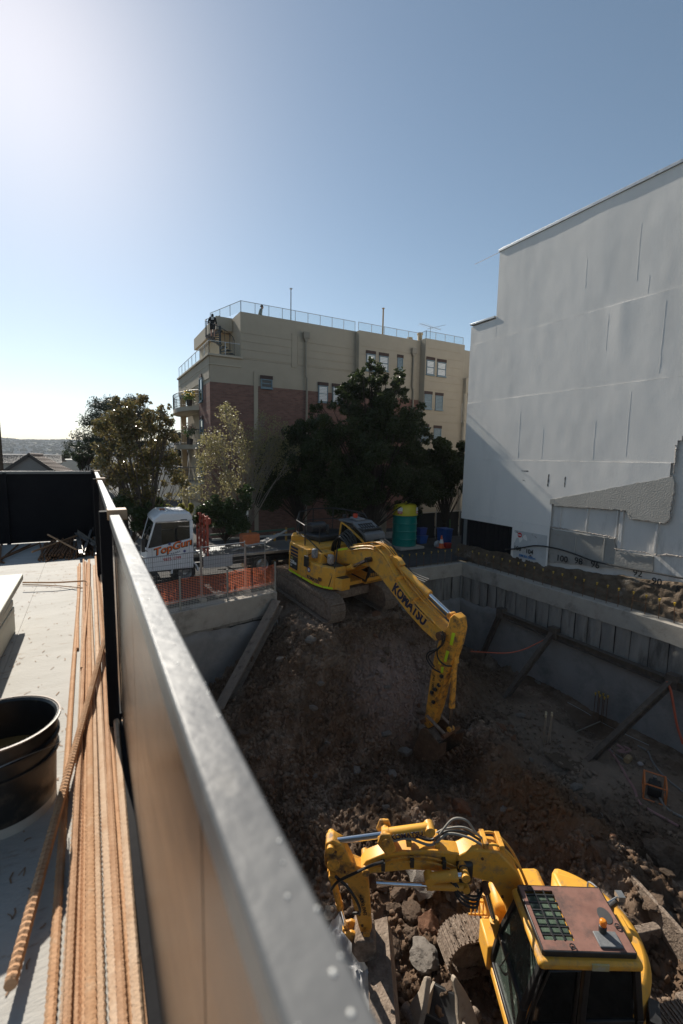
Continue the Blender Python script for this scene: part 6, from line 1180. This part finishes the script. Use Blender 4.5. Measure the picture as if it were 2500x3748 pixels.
for i in range(4):
    p=E5(675+14*i,990,0); e=empty('starter_bar',(p.x,p.y,p.z-.1),0,ORD(i+1)+' pale capped bar from the left in the small bundle beside the puddle','starter bar','pale bar bundle by the puddle'); e.rotation_euler=(random.gauss(0,.04),random.gauss(.03,.03),0); b=MB(); b.tube([(0,0,0),(0,0,1.0+.1*random.random())],.022,7); b.build('bar',M('pale_pipe',(.25,.2,.15),(.33,.27,.2),6,.8),e); b=MB(); b.tube([(0,0,1.0),(0,0,1.1)],.032,8); b.build('safety_cap',M('cream_cap',(.5,.42,.28),None,rough=.6),e)
p=E5(1075,850,0)
for i in range(9):
    x=p.x+.2*(i%3)-.2; y=p.y+.16*(i//3); e=empty('starter_bar',(x,y,p.z-.35),0,('front','middle','back')[i//3]+' row '+('left','centre','right')[i%3]+' footing starter bar with yellow cap in the hole by the wall','starter bar','footing starter bars by the right wall'); b=MB(); b.tube([(0,0,0),(0,0,1.25+.06*random.random())],.012,6); b.build('bar',drust,e); o=link('safety_cap',scm,e); o.location=(0,0,.62)
# water pump in an orange tube frame
p=E5(1380,1330,0); pu=empty('water_pump',p,.5,'small petrol water pump in an orange tube frame','pump')
b=MB(); 
for y in (-.24,.24): b.hose([(-.32,y,.03),(-.34,y,.35),(-.28,y,.48),(0,y,.5),(.28,y,.48),(.34,y,.35),(.32,y,.03)],.02,7); b.tube([(-.34,y,.04),(.34,y,.04)],.018,6)
for x,z in ((-.3,.46),(.3,.46),(-.33,.05),(.33,.05)): b.tube([(x,-.24,z),(x,.24,z)],.018,6)
b.build('frame',M('frame_orange',(.55,.17,.05),None,rough=.5),pu)
b=MB(); b.bb(-.2,.1,-.16,.16,.08,.34); b.bb(-.15,.08,-.14,.14,.34,.44); b.build('engine',blk,pu,bev=.03); b=MB(); b.tube([(.1,0,.2),(.27,0,.2)],.13,16); b.build('pump_head',M('cast_grey',(.2,.2,.2),None,rough=.6),pu,bev=.02); b=MB(); b.tube([(.2,0,.3),(.2,0,.44)],.05,12); b.build('outlet',steel,pu)
p=E5(1220,1115,.06); b=MB(); b.tube([p+Vector((-.12,0,.03)),p+Vector((.12,.05,.03))],.09,12); o=b.build('log_offcut',wood,bev=.01); tag(o,'short round timber offcut on the pit floor near the hoses','log')
me=rock_mesh(31,2,4); me.materials.append(M('rag',(.35,.3,.28),None,rough=.9)); o=link('rag',me); o.location=E5(1295,1135,.05); o.scale=(.13,.11,.06); tag(o,'crumpled pale rag on the pit floor near the hoses','rag')
# ------------------------------------------------------------------ spare attachments lying by the smaller machine
pale=M('pale_steel',(.40,.34,.27),(.30,.25,.20),4,.7,.0,.3,30,.3,(.16,.11,.08),6,t3=(.58,.7))
def ripper(gx,gy,gx2,gy2,lab,zz=-4.2):
    a=az('R',gx,gy,zz+.55); c_=az('R',gx2,gy2,zz); r=wroot('ripper_attachment',(c_.x,c_.y,zz-.3),lab,'ripper'); d=(a-c_); L=d.length; s_=d.normalized(); up_=Vector((0,0,1)); sd_=s_.cross(up_).normalized(); n_=sd_.cross(s_)
    T=frame(c_,s_,sd_); b=MB(); pr=[(-.15,-.16),(.25,-.13),(L*.6,-.1),(L*1.0,-.01),(L*1.03,.02),(L*.95,.06),(L*.6,.07),(L*.3,.14),(-.15,.2)]
    b.prism(pr,-.045,.045,T@Matrix(((1,0,0,0),(0,0,1,0),(0,1,0,0),(0,0,0,1)))) if 0 else b.prism(pr,-.05,.05,T@Matrix.Rotation(rad(70),4,'X'))
    b.build('shank',pale,r,bev=.015)
    b=MB(); b.tube([c_+sd_*.25-Vector((0,0,.05)),c_-sd_*.25-Vector((0,0,.05))],.09,14); b.build('hitch_pin',mud,r)
    return r
ripper(940,520,830,860,'curved pale steel ripper tine lying left of the smaller excavator')
ripper(1150,500,1260,880,'second curved ripper tine pointing away nearer the smaller excavator cab')
a=az('R',1080,820,-4.3); r=wroot('spare_bucket',(a.x,a.y,-4.6),'dark spare digging bucket lying between the two ripper tines','bucket'); b=MB(); T=Matrix.Translation((a.x,a.y,-4.35))@Matrix.Rotation(rad(35),4,'Z'); prof=catmull([(-.35,0,.35),(-.4,0,0),(-.2,0,-.22),(.15,0,-.2),(.42,0,.0)],5)
b.prism([(p.x,p.z) for p in prof]+[(p.x*.86,p.z*.86+.03) for p in prof[::-1]],-.3,.3,T); b.build('shell',blk,r,bev=.01)
for y in (-.3,.3): b=MB(); b.prism([(p.x,p.z) for p in prof]+[(.0,.25)],y-.02,y+.02,T); b.build('side_plate',pale,r)
# white sheet caught on the slope under the deck
me=MB(); c0=az('R',240,520,-3.7); me.grid(lambda u,v:(c0.x-.35+.7*u+.05*fbm(u*4,v*4,1,3),c0.y-.7+1.5*v,c0.z-.25+.45*u+.16*fbm(u*5,v*7,2,3)),22,40); o=me.build('plastic_sheet',M('white_sheet',(.6,.6,.6),(.5,.5,.51),4,.5,trans=.15),smooth=60); tag(o,'crumpled white sheet at the foot of the deck wall','sheet')
# ------------------------------------------------------------------ trees and shrubs
def leafmesh(C,N,size,asp,mat,parent,name='foliage',rng=RNG,droop=0,spread=None):
    # C: list of (centre, radius); N leaves overall, bent diamond leaves
    C=[(Vector(c),r) for c,r in C]; w_=np.array([r**2.2 for c,r in C]); w_/=w_.sum(); pick=rng.choice(len(C),N,p=w_)
    cen=np.array([C[i][0][:] for i in pick]); rr=np.array([C[i][1] for i in pick])
    d=rng.normal(size=(N,3)); d/=np.linalg.norm(d,axis=1)[:,None]; rad_=rr*rng.random(N)**.45
    pos=cen+d*rad_[:,None]*np.array([1,1,.85])
    a=rng.normal(size=(N,3))+d*.8; a[:,2]-=droop; a/=np.linalg.norm(a,axis=1)[:,None]
    b_=np.cross(a,rng.normal(size=(N,3))); b_/=np.linalg.norm(b_,axis=1)[:,None]; n_=np.cross(a,b_)
    s=size*(.6+.8*rng.random(N))[:,None]
    V=np.stack([pos-a*s*.5,pos+b_*s*asp*.5+n_*s*.06,pos+a*s*.5,pos-b_*s*asp*.5+n_*s*.06],1).reshape(-1,3); F=np.arange(4*N).reshape(N,4)
    return bulk(name,V,F,mat,parent)
def limbs(b,base,C,r0,rng,fork=.45,twigs=2,tl=.5,n=6):
    base=Vector(base)
    for c,r in C:
        c=Vector(c); mid=base.lerp(c,fork)+Vector((rng.normal()*.15,rng.normal()*.15,rng.normal()*.1+.1*(c-base).length)); L=(c-base).length; rr=r0*min(1,.25+.16*r)
        b.tube(catmull([base,mid,c],4),[rr*(1-.8*i/8) for i in range(9)],n)
        for _ in range(twigs):
            q=c+Vector((rng.normal(),rng.normal(),abs(rng.normal())*.8))*r*tl; s_=mid.lerp(c,.3+.6*rng.random()); m2=s_.lerp(q,.5)+Vector((rng.normal(),rng.normal(),rng.normal()))*.08; b.tube([s_,m2,q],[rr*.3,rr*.2,rr*.06],4)
bark=M('bark',(.075,.06,.048),(.12,.10,.08),5,.9,0,.6,25,.2); barkd=M('bark_dark',(.035,.028,.022),(.055,.045,.036),5,.9,0,.6,25,.2); barkp=M('bark_pale',(.20,.17,.14),(.27,.24,.2),5,.9,0,.4,25,.2)
def tree(name,label,Y,reg,crown,trunk,Nl,size,asp,leaf,bk,rsub,nsub,r0=.16,twigs=2,depth=1.0,group=None,cat='tree',droop=.2,seed=0,zbase=None,open_=0):
    rng=np.random.default_rng(seed); tb=ay(reg,*trunk,Y); zb_=G if zbase is None else zbase; r=wroot(name,(tb.x,Y,zb_),label,cat,group); C=[]
    for x,y,pr in crown:                                   # lobes given by photo position and radius in crop pixels
        c=ay(reg,x,y,Y+rng.uniform(-.5,.5)*depth); R_=pr*REG[reg][2]/FPX*ray(reg,x,y).length*0+ (ay(reg,x+pr,y,Y)-ay(reg,x,y,Y)).length
        for _ in range(nsub):
            d=rng.normal(size=3); d/=np.linalg.norm(d); q=c+Vector(d)*R_*rng.random()**.4*(1-.35*rsub); C.append((q,R_*rsub*rng.uniform(.6,1.3)))
    b=MB(); top=Vector((tb.x,Y,zb_+1.1)); b.tube([(tb.x,Y,zb_-.05),(tb.x+.05,Y,zb_+.6),top],[r0*1.25,r0,r0*.9],9); b.build('trunk',bk,r)
    b=MB(); limbs(b,top,[C[i] for i in rng.permutation(len(C))[:70]],r0*.75,rng,.45,twigs); b.build('limbs',bk,r)['kind']='stuff'
    leafmesh(C,Nl,size,asp,leaf,r,'crown',rng,droop)['kind']='stuff'; return r
lm=M('magnolia_leaf',(.10,.12,.04),(.24,.16,.07),6,.2,0,0,0,.8,trans=.4); ly_=M('yellow_leaf',(.30,.265,.115),(.21,.19,.095),5,.5,trans=.45); ld=M('dark_leaf',(.028,.045,.014),(.055,.07,.022),4,.4,0,0,0,.4,trans=.45); lg=M('green_leaf',(.032,.06,.018),(.065,.095,.028),6,.35,trans=.35); lc=M('cedar_leaf',(.03,.045,.025),(.045,.06,.035),5,.6,trans=.15); lo_=M('olive_leaf',(.07,.085,.03),(.11,.10,.04),5,.5,trans=.3)
tree('magnolia_tree','glossy brown-green magnolia tree left of the apartments',20.6,'S',[(430,270,120),(320,330,130),(540,310,120),(240,430,130),(400,450,160),(560,480,150),(650,400,90),(200,560,120),(330,610,150),(500,650,160),(640,620,110),(400,770,130),(540,800,120),(680,730,80),(290,720,100),(620,280,60),(480,190,60),(300,220,60)],(500,900),17000,.125,.5,lm,bark,.42,7,.15,3,1.2,seed=3)
tree('bare_autumn_tree','sparse autumn tree with yellow leaves before the brick corner',21.4,'S',[(1050,350,110),(960,430,110),(1150,420,110),(900,540,120),(1040,560,140),(1180,540,110),(1000,680,110),(870,650,90),(1260,330,90),(1010,260,60),(1240,460,90),(1330,480,80),(860,760,90),(760,770,80),(1180,660,110),(1280,600,100),(1090,770,100),(1000,800,90),(1350,400,70),(1400,560,90),(1230,720,90)],(1130,900),9500,.085,.65,ly_,barkp,.62,5,.09,9,1.4,seed=5)
tree('dark_evergreen_tree','big dark evergreen tree in front of the apartment bays',20.3,'T',[(620,160,30),(625,210,50),(600,290,110),(540,260,40),(880,270,35),(470,330,50),(370,440,60),(700,330,110),(860,300,60),(500,420,140),(660,470,170),(850,430,110),(420,560,150),(600,640,220),(800,620,200),(960,680,140),(300,700,160),(480,850,240),(720,880,260),(950,900,190),(1060,860,110),(200,820,180),(130,640,80),(160,560,45),(350,1000,260),(620,1120,300),(880,1120,230),(150,1050,220),(1030,640,60),(300,1250,260),(600,1330,260),(900,1330,240),(1100,1250,150)],(650,1400),75000,.16,.5,ld,barkd,.27,14,.22,1,2.2,seed=7)
tree('dark_evergreen_tree','dark low evergreen beside the white building corner',20.4,'T',[(1180,1000,110),(1300,960,90),(1400,1020,100),(1250,1130,150),(1400,1180,130),(1120,1200,130),(1300,1300,160),(1150,1350,120)],(1280,1440),22000,.18,.55,ld,barkd,.4,8,.12,1,1.2,seed=9)
tree('dark_evergreen_tree','dark shadowy evergreen left of the big evergreen',23.6,'T',[(60,800,150),(-80,900,150),(60,1000,200),(-120,1080,190),(60,1200,220),(-150,1250,200),(-180,1080,190),(-260,1250,180),(-80,930,170),(-340,1320,150),(-250,1000,120)],(0,1440),36000,.17,.55,ld,barkd,.4,7,.12,1,1.0,seed=10)
tree('leafy_shrub','bright green leafy shrub behind the red rack',19.9,'S',[(900,880,90),(1000,900,100),(1100,930,90),(1130,790,50),(950,960,90),(1060,980,90),(860,950,70),(1150,870,50),(1160,770,30)],(1000,1080),14000,.10,.6,lg,barkd,.45,7,.05,1,.6,cat='shrub',seed=11)
tree('leafy_shrub','dark green shrub behind the truck cab beneath the magnolia',20.4,'S',[(350,880,110),(420,960,90),(480,900,90),(300,960,90),(560,880,80)],(400,1080),9000,.13,.55,lg,barkd,.45,7,.06,1,.6,cat='shrub',seed=12)
tree('leafy_shrub','sunlit yellow-green shrub above the truck roof',21.5,'S',[(640,905,45),(700,900,45),(600,890,40),(760,890,40)],(680,1000),4000,.10,.6,M('sun_leaf',(.18,.20,.03),(.25,.22,.05),6,.5,trans=.5),barkd,.5,6,.04,1,.5,cat='shrub',seed=13)
tree('round_tree','rounded green tree behind the magnolia at left',38,'S',[(60,540,60),(110,500,70),(160,470,70),(90,590,60),(180,560,80)],(130,760),6500,.22,.5,lg,barkd,.4,7,.2,1,1.5,seed=15)
# layered cedar behind the magnolia
rng=np.random.default_rng(21); c0=ay('S',330,420,33); r=wroot('cedar_tree',(c0.x,33,G),'layered dark cedar tree rising behind the magnolia','tree'); b=MB(); b.tube([(c0.x,33,G),(c0.x,33,ay('S',330,190,33).z)],[.3,.06],8); b.build('trunk',barkd,r); C=[]; b=MB()
for k in range(13):
    z=ay('S',330,560-27*k,33).z; R_=3.3-.17*k
    for j in range(9):
        a=rng.random()*6.28; q=Vector((c0.x+R_*math.cos(a),33+R_*math.sin(a),z+.25+.3*rng.random())); b.tube([(c0.x,33,z),q],[.06,.01],4)
        for f in (.45,.65,.85,1.0): p=Vector((c0.x,33,z)).lerp(q,f); C.append((p,.34))
b.build('limbs',barkd,r)['kind']='stuff'; V=leafmesh(C,17000,.2,.22,lc,r,'crown',rng,-.1); V['kind']='stuff'
c0=ay('S',740,500,36); tree('round_tree','grey-green tree glimpsed between balconies and magnolia',37,'S',[(800,380,40),(700,420,60),(760,460,60),(680,560,70)],(740,800),3500,.2,.5,lc,barkd,.45,6,.2,1,1,seed=17)
# ------------------------------------------------------------------ houses beyond the deck
tile=M('roof_tile',(.32,.29,.27),(.25,.225,.21),12,.5,0,.3,30,.4); tileb=M('brown_roof_tile',(.16,.115,.095),(.12,.085,.07),6,.8,0,.3,25,.3)
def tiled(b,A,B,C_,D,rows,cols):      # A-B eave, D-C ridge; stepped courses of tiles
    A,B,C_,D=map(Vector,(A,B,C_,D)); n_=(B-A).cross(D-A).normalized(); n_=n_ if n_.z>0 else -n_
    for i in range(rows):
        for j in range(cols):
            u0,u1=j/cols,(j+.94)/cols; v0,v1=i/rows,(i+1.12)/rows; f=lambda u,v:(A.lerp(B,u)).lerp(D.lerp(C_,u),v)
            p=[f(u0,v0)+n_*.09,f(u1,v0)+n_*.09,f(u1,min(1,v1))+n_*.02,f(u0,min(1,v1))+n_*.02]; m=f((u0+u1)/2,v0)+n_*.14; k=len(b.v); b.v+=[tuple(q) for q in p]+[tuple(f(u0,v0)),tuple(f(u1,v0)),tuple(m)]; b.f+=[(k,k+1,k+2,k+3),(k+4,k+5,k+1,k),]
Yh=46; e0=ay('E',-200,442,Yh); e1_=ay('E',512,442,Yh); r0_=ay('E',-200,372,Yh+5); r1_=ay('E',505,372,Yh+5)
hs=wroot('house',(e0.x,Yh+4,G),'house with long glinting tiled roof beyond the deck','house'); b=MB(); tiled(b,e0,e1_,r1_,r0_,11,34); o=b.build('roof_tiles',tile,hs,smooth=0); o['kind']='stuff'
b=MB(); b.bb(e0.x+.3,e1_.x-.3,Yh+.4,Yh+9,G,e0.z-.05); b.build('wall',M('house_wall',(.5,.48,.44),None,rough=.8),hs); b=MB(); b.quad(tuple(r0_),tuple(r1_),(e1_.x,Yh+10,e1_.z),(e0.x,Yh+10,e0.z)); b.build('rear_roof',tile,hs)
Yg=36; ap_=ay('E',238,378,Yg); ea=ay('E',40,500,Yg); eb=ay('E',430,500,Yg); gh=wroot('house',(ap_.x,Yg+4,G),'brown hip roofed house with grey gable beyond the deck','house')
b=MB(); b.add([tuple(ea),tuple(eb),tuple(ap_),(ea.x,Yg+.2,G),(eb.x,Yg+.2,G)],[(0,1,2),(3,4,1,0)]); b.build('gable_wall',M('gable_grey',(.22,.21,.2),(.27,.26,.25),3,.8,stretch=(1,1,8)),gh)
b=MB(); b.bar(ea+Vector((0,-.1,0)),ap_+Vector((0,-.1,.05)),.12,.2); b.bar(eb+Vector((0,-.1,0)),ap_+Vector((0,-.1,.05)),.12,.2); b.build('barge_board',M('barge_dark',(.06,.05,.045),None,rough=.7),gh)
rb_=ay('E',345,380,Yg+6); ec=ay('E',600,505,Yg+6.5); b=MB(); tiled(b,(eb.x+.2,Yg,eb.z-.1),tuple(ec),tuple(rb_),tuple(ap_),12,8); o=b.build('roof_tiles',tileb,gh,smooth=0); o['kind']='stuff'
b=MB(); b.quad((ea.x,Yg,ea.z),tuple(ap_),tuple(rb_),(ea.x,Yg+6.5,ea.z)); b.build('rear_roof',tileb,gh); b=MB(); b.tube([ap_+Vector((0,0,.1)),rb_+Vector((0,0,.1))],.1,8); b.build('ridge_cap',tileb,gh)
p=ay('E',515,408,60); q=ay('E',645,495,60); b=MB(); b.bb(p.x,q.x+3,60,68,G,p.z); o=b.build('flat_building',M('pale_block',(.48,.47,.43),(.42,.41,.38),2,.85)); tag(o,'plain pale flat-roofed block beyond the deck corner','building')
p=ay('O',300,1040,52); b=MB(); b.bb(p.x,p.x+14,52,60,G,p.z+.4); o=b.build('flat_building',M('white_block',(.6,.6,.58),None,rough=.8)); tag(o,'long low white building glimpsed through the magnolia','building')
for i,(x,y0,y1) in enumerate(((524,345,405),(543,340,405),(563,350,405))):
    a=ay('E',x,y0,75); c_=ay('E',x,y1,75); r=wroot('cypress_tree',(a.x,75,G),['left of three small dark cypresses by the pale block','middle of three small dark cypresses by the pale block','right of three small dark cypresses by the pale block'][i],'tree','three distant cypresses'); b=MB(); b.tube([(a.x,75,G),(a.x,75,a.z-.3)],[.15,.05],6); b.build('trunk',barkd,r); C=[(Vector((a.x,75,c_.z-2+(a.z-c_.z+2)*t)),.62*(1-.6*t)) for t in np.linspace(0,1,9)]; leafmesh(C,900,.3,.4,ld,r,'crown',RNG)['kind']='stuff'
# far hills with suburb
hm=M('far_hill',(.10,.11,.08),(.15,.15,.12),.02,.95,0,0,0,.1,(.035,.05,.03),.05)
nh=90; b=MB()
def hill(u,v):
    x=-1500+3400*u; y=1300+1100*v; z=G+ (8+ (46+9*fbm(x*.0035,2,1,4))*sm(0,.9,v))*sm(0,.25,v+.02); return (x,y,z)
b.grid(hill,120,14); o=b.build('hills',hm,smooth=60); tag(o,'low wooded suburban hills on the horizon','hills',kind='structure')
V=[];F=[];V2=[];F2=[]
for i in range(7000):
    u=.2+.45*random.random(); v=random.random(); x,y,z=hill(u,v); s_=random.uniform(3,8); k=len(V)
    if i%4==0:
        h_=random.uniform(2.5,6); V+=[(x-s_,y-4,z),(x+s_,y-4,z),(x+s_,y+4,z),(x-s_,y+4,z),(x-s_,y-4,z+h_),(x+s_,y-4,z+h_),(x+s_,y+4,z+h_),(x-s_,y+4,z+h_)]; F+=[(k+4,k+5,k+6,k+7),(k,k+1,k+5,k+4),(k+1,k+2,k+6,k+5),(k+3,k,k+4,k+7)]
    else:
        k=len(V2); h_=random.uniform(3,7); w_=random.uniform(3,8); V2+=[(x-w_,y,z),(x+w_,y,z),(x+w_*.5,y,z+h_),(x-w_*.6,y,z+h_*.9),(x,y-w_,z),(x,y+w_,z),(x,y+w_*.5,z+h_),(x,y-w_*.4,z+h_)]; F2+=[(k,k+1,k+2,k+3),(k+4,k+5,k+6,k+7)]
o=bulk('far_suburb',V,F,M('far_houses',(.5,.47,.44),(.35,.3,.27),.05,.8)); tag(o,'distant pale house roofs speckling the hills','houses',kind='stuff')
o=bulk('far_wood',V2,F2,M('far_trees',(.03,.045,.03),(.05,.065,.04),.03,.9)); tag(o,'distant dark tree clumps covering the hills','woodland',kind='stuff')
# ------------------------------------------------------------------ people
skin=M('skin',(.45,.26,.19),None,rough=.5)
def skinned(name,J,E_,mat,parent,root=None):
    me=bpy.data.meshes.new(name); ks=list(J); me.from_pydata([J[k][:3] for k in ks],[(ks.index(a),ks.index(c_)) for a,c_ in E_],[]); o=link(name,me,parent); me.materials.append(mat)
    m=o.modifiers.new('s','SKIN'); m.use_smooth_shade=True
    for i,k in enumerate(ks): v=me.skin_vertices[0].data[i]; v.radius=(J[k][3],J[k][4] if len(J[k])>4 else J[k][3]); v.use_root=(k==(root or ks[0]))
    s_=o.modifiers.new('ss','SUBSURF'); s_.levels=2; s_.render_levels=2; return o
def person(loc,rz,lab,pose,top,bot,hood):
    r=empty('person',loc,rz,lab,'person'); P=dict(pelvis=(0,0,.95,.14,.11),waist=(.04,0,1.12,.13,.1),chest=(.1,0,1.32,.16,.115),neck=(.14,0,1.5,.055),head=(.17,0,1.62,.085,.095),crown=(.18,0,1.72,.06),nose=(.27,0,1.62,.02),
      shl=(.1,.17,1.44,.06),ell=(.16,.27,1.2,.045),hal=(.30,.33,1.1,.035),fl=(.36,.34,1.08,.018),fl2=(.36,.31,1.06,.014),fl3=(.35,.36,1.05,.014),tl=(.32,.29,1.12,.014),shr=(.1,-.17,1.44,.06),elr=(.02,-.24,1.18,.045),har=(.08,-.26,.96,.035),fr=(.1,-.26,.88,.018),fr2=(.12,-.24,.88,.014),fr3=(.08,-.28,.88,.014),tr=(.14,-.24,.93,.014),
      hpl=(0,.09,.9,.095),knl=(.14,.1,.52,.06),anl=(.02,.1,.10,.042),tol=(.16,.11,.04,.035),hpr=(0,-.09,.9,.095),knr=(-.02,-.1,.48,.06),anr=(-.06,-.1,.08,.042),tor=(.08,-.11,.03,.035))
    P.update(pose); E_=[('pelvis','waist'),('waist','chest'),('chest','neck'),('neck','head'),('head','crown'),('head','nose'),('chest','shl'),('shl','ell'),('ell','hal'),('hal','fl'),('hal','fl2'),('hal','fl3'),('hal','tl'),('chest','shr'),('shr','elr'),('elr','har'),('har','fr'),('har','fr2'),('har','fr3'),('har','tr'),('pelvis','hpl'),('hpl','knl'),('knl','anl'),('anl','tol'),('pelvis','hpr'),('hpr','knr'),('knr','anr'),('anr','tor')]
    skinned('body',P,E_,skin,r)
    g_=lambda k,e:(*P[k][:3],*[q+e for q in P[k][3:]])
    J={k:g_(k,.022) for k in ('waist','chest','neck','shl','ell','hal','shr','elr','har')}; J['hem']=(P['pelvis'][0],0,P['pelvis'][2]-.02,.175,.14); J['hal']=(*[a+(b_-a)*.85 for a,b_ in zip(P['ell'][:3],P['hal'][:3])],.055); J['har']=(*[a+(b_-a)*.85 for a,b_ in zip(P['elr'][:3],P['har'][:3])],.055)
    Es=[('chest','waist'),('waist','hem'),('chest','neck'),('chest','shl'),('shl','ell'),('ell','hal'),('chest','shr'),('shr','elr'),('elr','har')]
    if hood: J['hood']=(P['head'][0]-.035,0,P['head'][2]+.0,.115,.12); J['tip']=(P['crown'][0]-.05,0,P['crown'][2]+.03,.07); Es+=[('neck','hood'),('hood','tip')]
    skinned('hoodie',J,Es,top,r,'chest')
    J={'p':g_('pelvis',.025),'hl':g_('hpl',.03),'kl':(*[a+(b_-a)*.8 for a,b_ in zip(P['hpl'][:3],P['knl'][:3])],.1),'hr':g_('hpr',.03),'kr':(*[a+(b_-a)*.8 for a,b_ in zip(P['hpr'][:3],P['knr'][:3])],.1)}
    if bot: skinned('shorts',J,[('p','hl'),('hl','kl'),('p','hr'),('hr','kr')],bot,r,'p')
    for k in ('tol','tor'): p=P[k]; q=P['anl' if k=='tol' else 'anr']; b=MB(); b.tube([(q[0]-.05,q[1],q[2]-.04),(p[0]-.06,p[1],p[2]+.01),(p[0]+.05,p[1],p[2]-.005)],[.045,.048,.03],8); b.build('shoe',rub,r)
    if not hood: b=MB(); b.lathe([(.098,.0),(.1,.04),(.07,.1),(0,.12)],14,(P['head'][0]-.01,0,P['head'][2]+.03)); b.build('cap',blk,r)
    return r
pz=ay('L',700,740,YA+.75); pt=ay('L',685,365,YA+.75); hgt_=pt.z-pz.z
pr=person((pz.x,YA+.75,pz.z),rad(75),'person in black hoodie and shorts climbing the spiral stair',dict(anl=(.06,.1,.14,.042),tol=(.2,.11,.09,.035)),M('black_cloth',(.012,.013,.014),None,rough=.9),M('black_cloth',(.012,.013,.014)),True); pr.scale=[hgt_/1.78]*3
T=frame((-.055,.0,1.36),(0,-1,0),(.12,0,1)); b=MB(); b.bb(-.09,.09,-.08,.09,.0,.012,T); o=b.build('back_print',stickw,pr); text('UPG',.075,blackink,T@Matrix.Translation((-.07,-.02,.013)),pr,bold=.03)
p2=ay('L',1365,280,YA+1.0); pr=person((p2.x,YA+1.0,p2.z-1.66),rad(-15),'person in pale grey hoodie standing behind the roof glass',{},M('grey_cloth',(.20,.23,.22),(.17,.2,.19),8,.9),M('dark_cloth',(.03,.03,.035),None,rough=.9),False)

# hazy air over the whole scene, sky outside it
hz=MB(); hz.bb(-2590,2590,-2590,2590,G-1.2,68); o=hz.build('haze',None,smooth=0); hmt=bpy.data.materials.new('haze_air'); hmt.use_nodes=True; n=hmt.node_tree.nodes; n.remove(n['Principled BSDF']); pv=n.new('ShaderNodeVolumePrincipled'); pv.inputs['Color'].default_value=(.86,.90,.95,1); pv.inputs['Density'].default_value=.00022; pv.inputs['Anisotropy'].default_value=0
hmt.node_tree.links.new(pv.outputs[0],n['Material Output'].inputs['Volume']); o.data.materials.append(hmt); tag(o,'thin pale haze in the air between camera and hills','haze',kind='stuff')
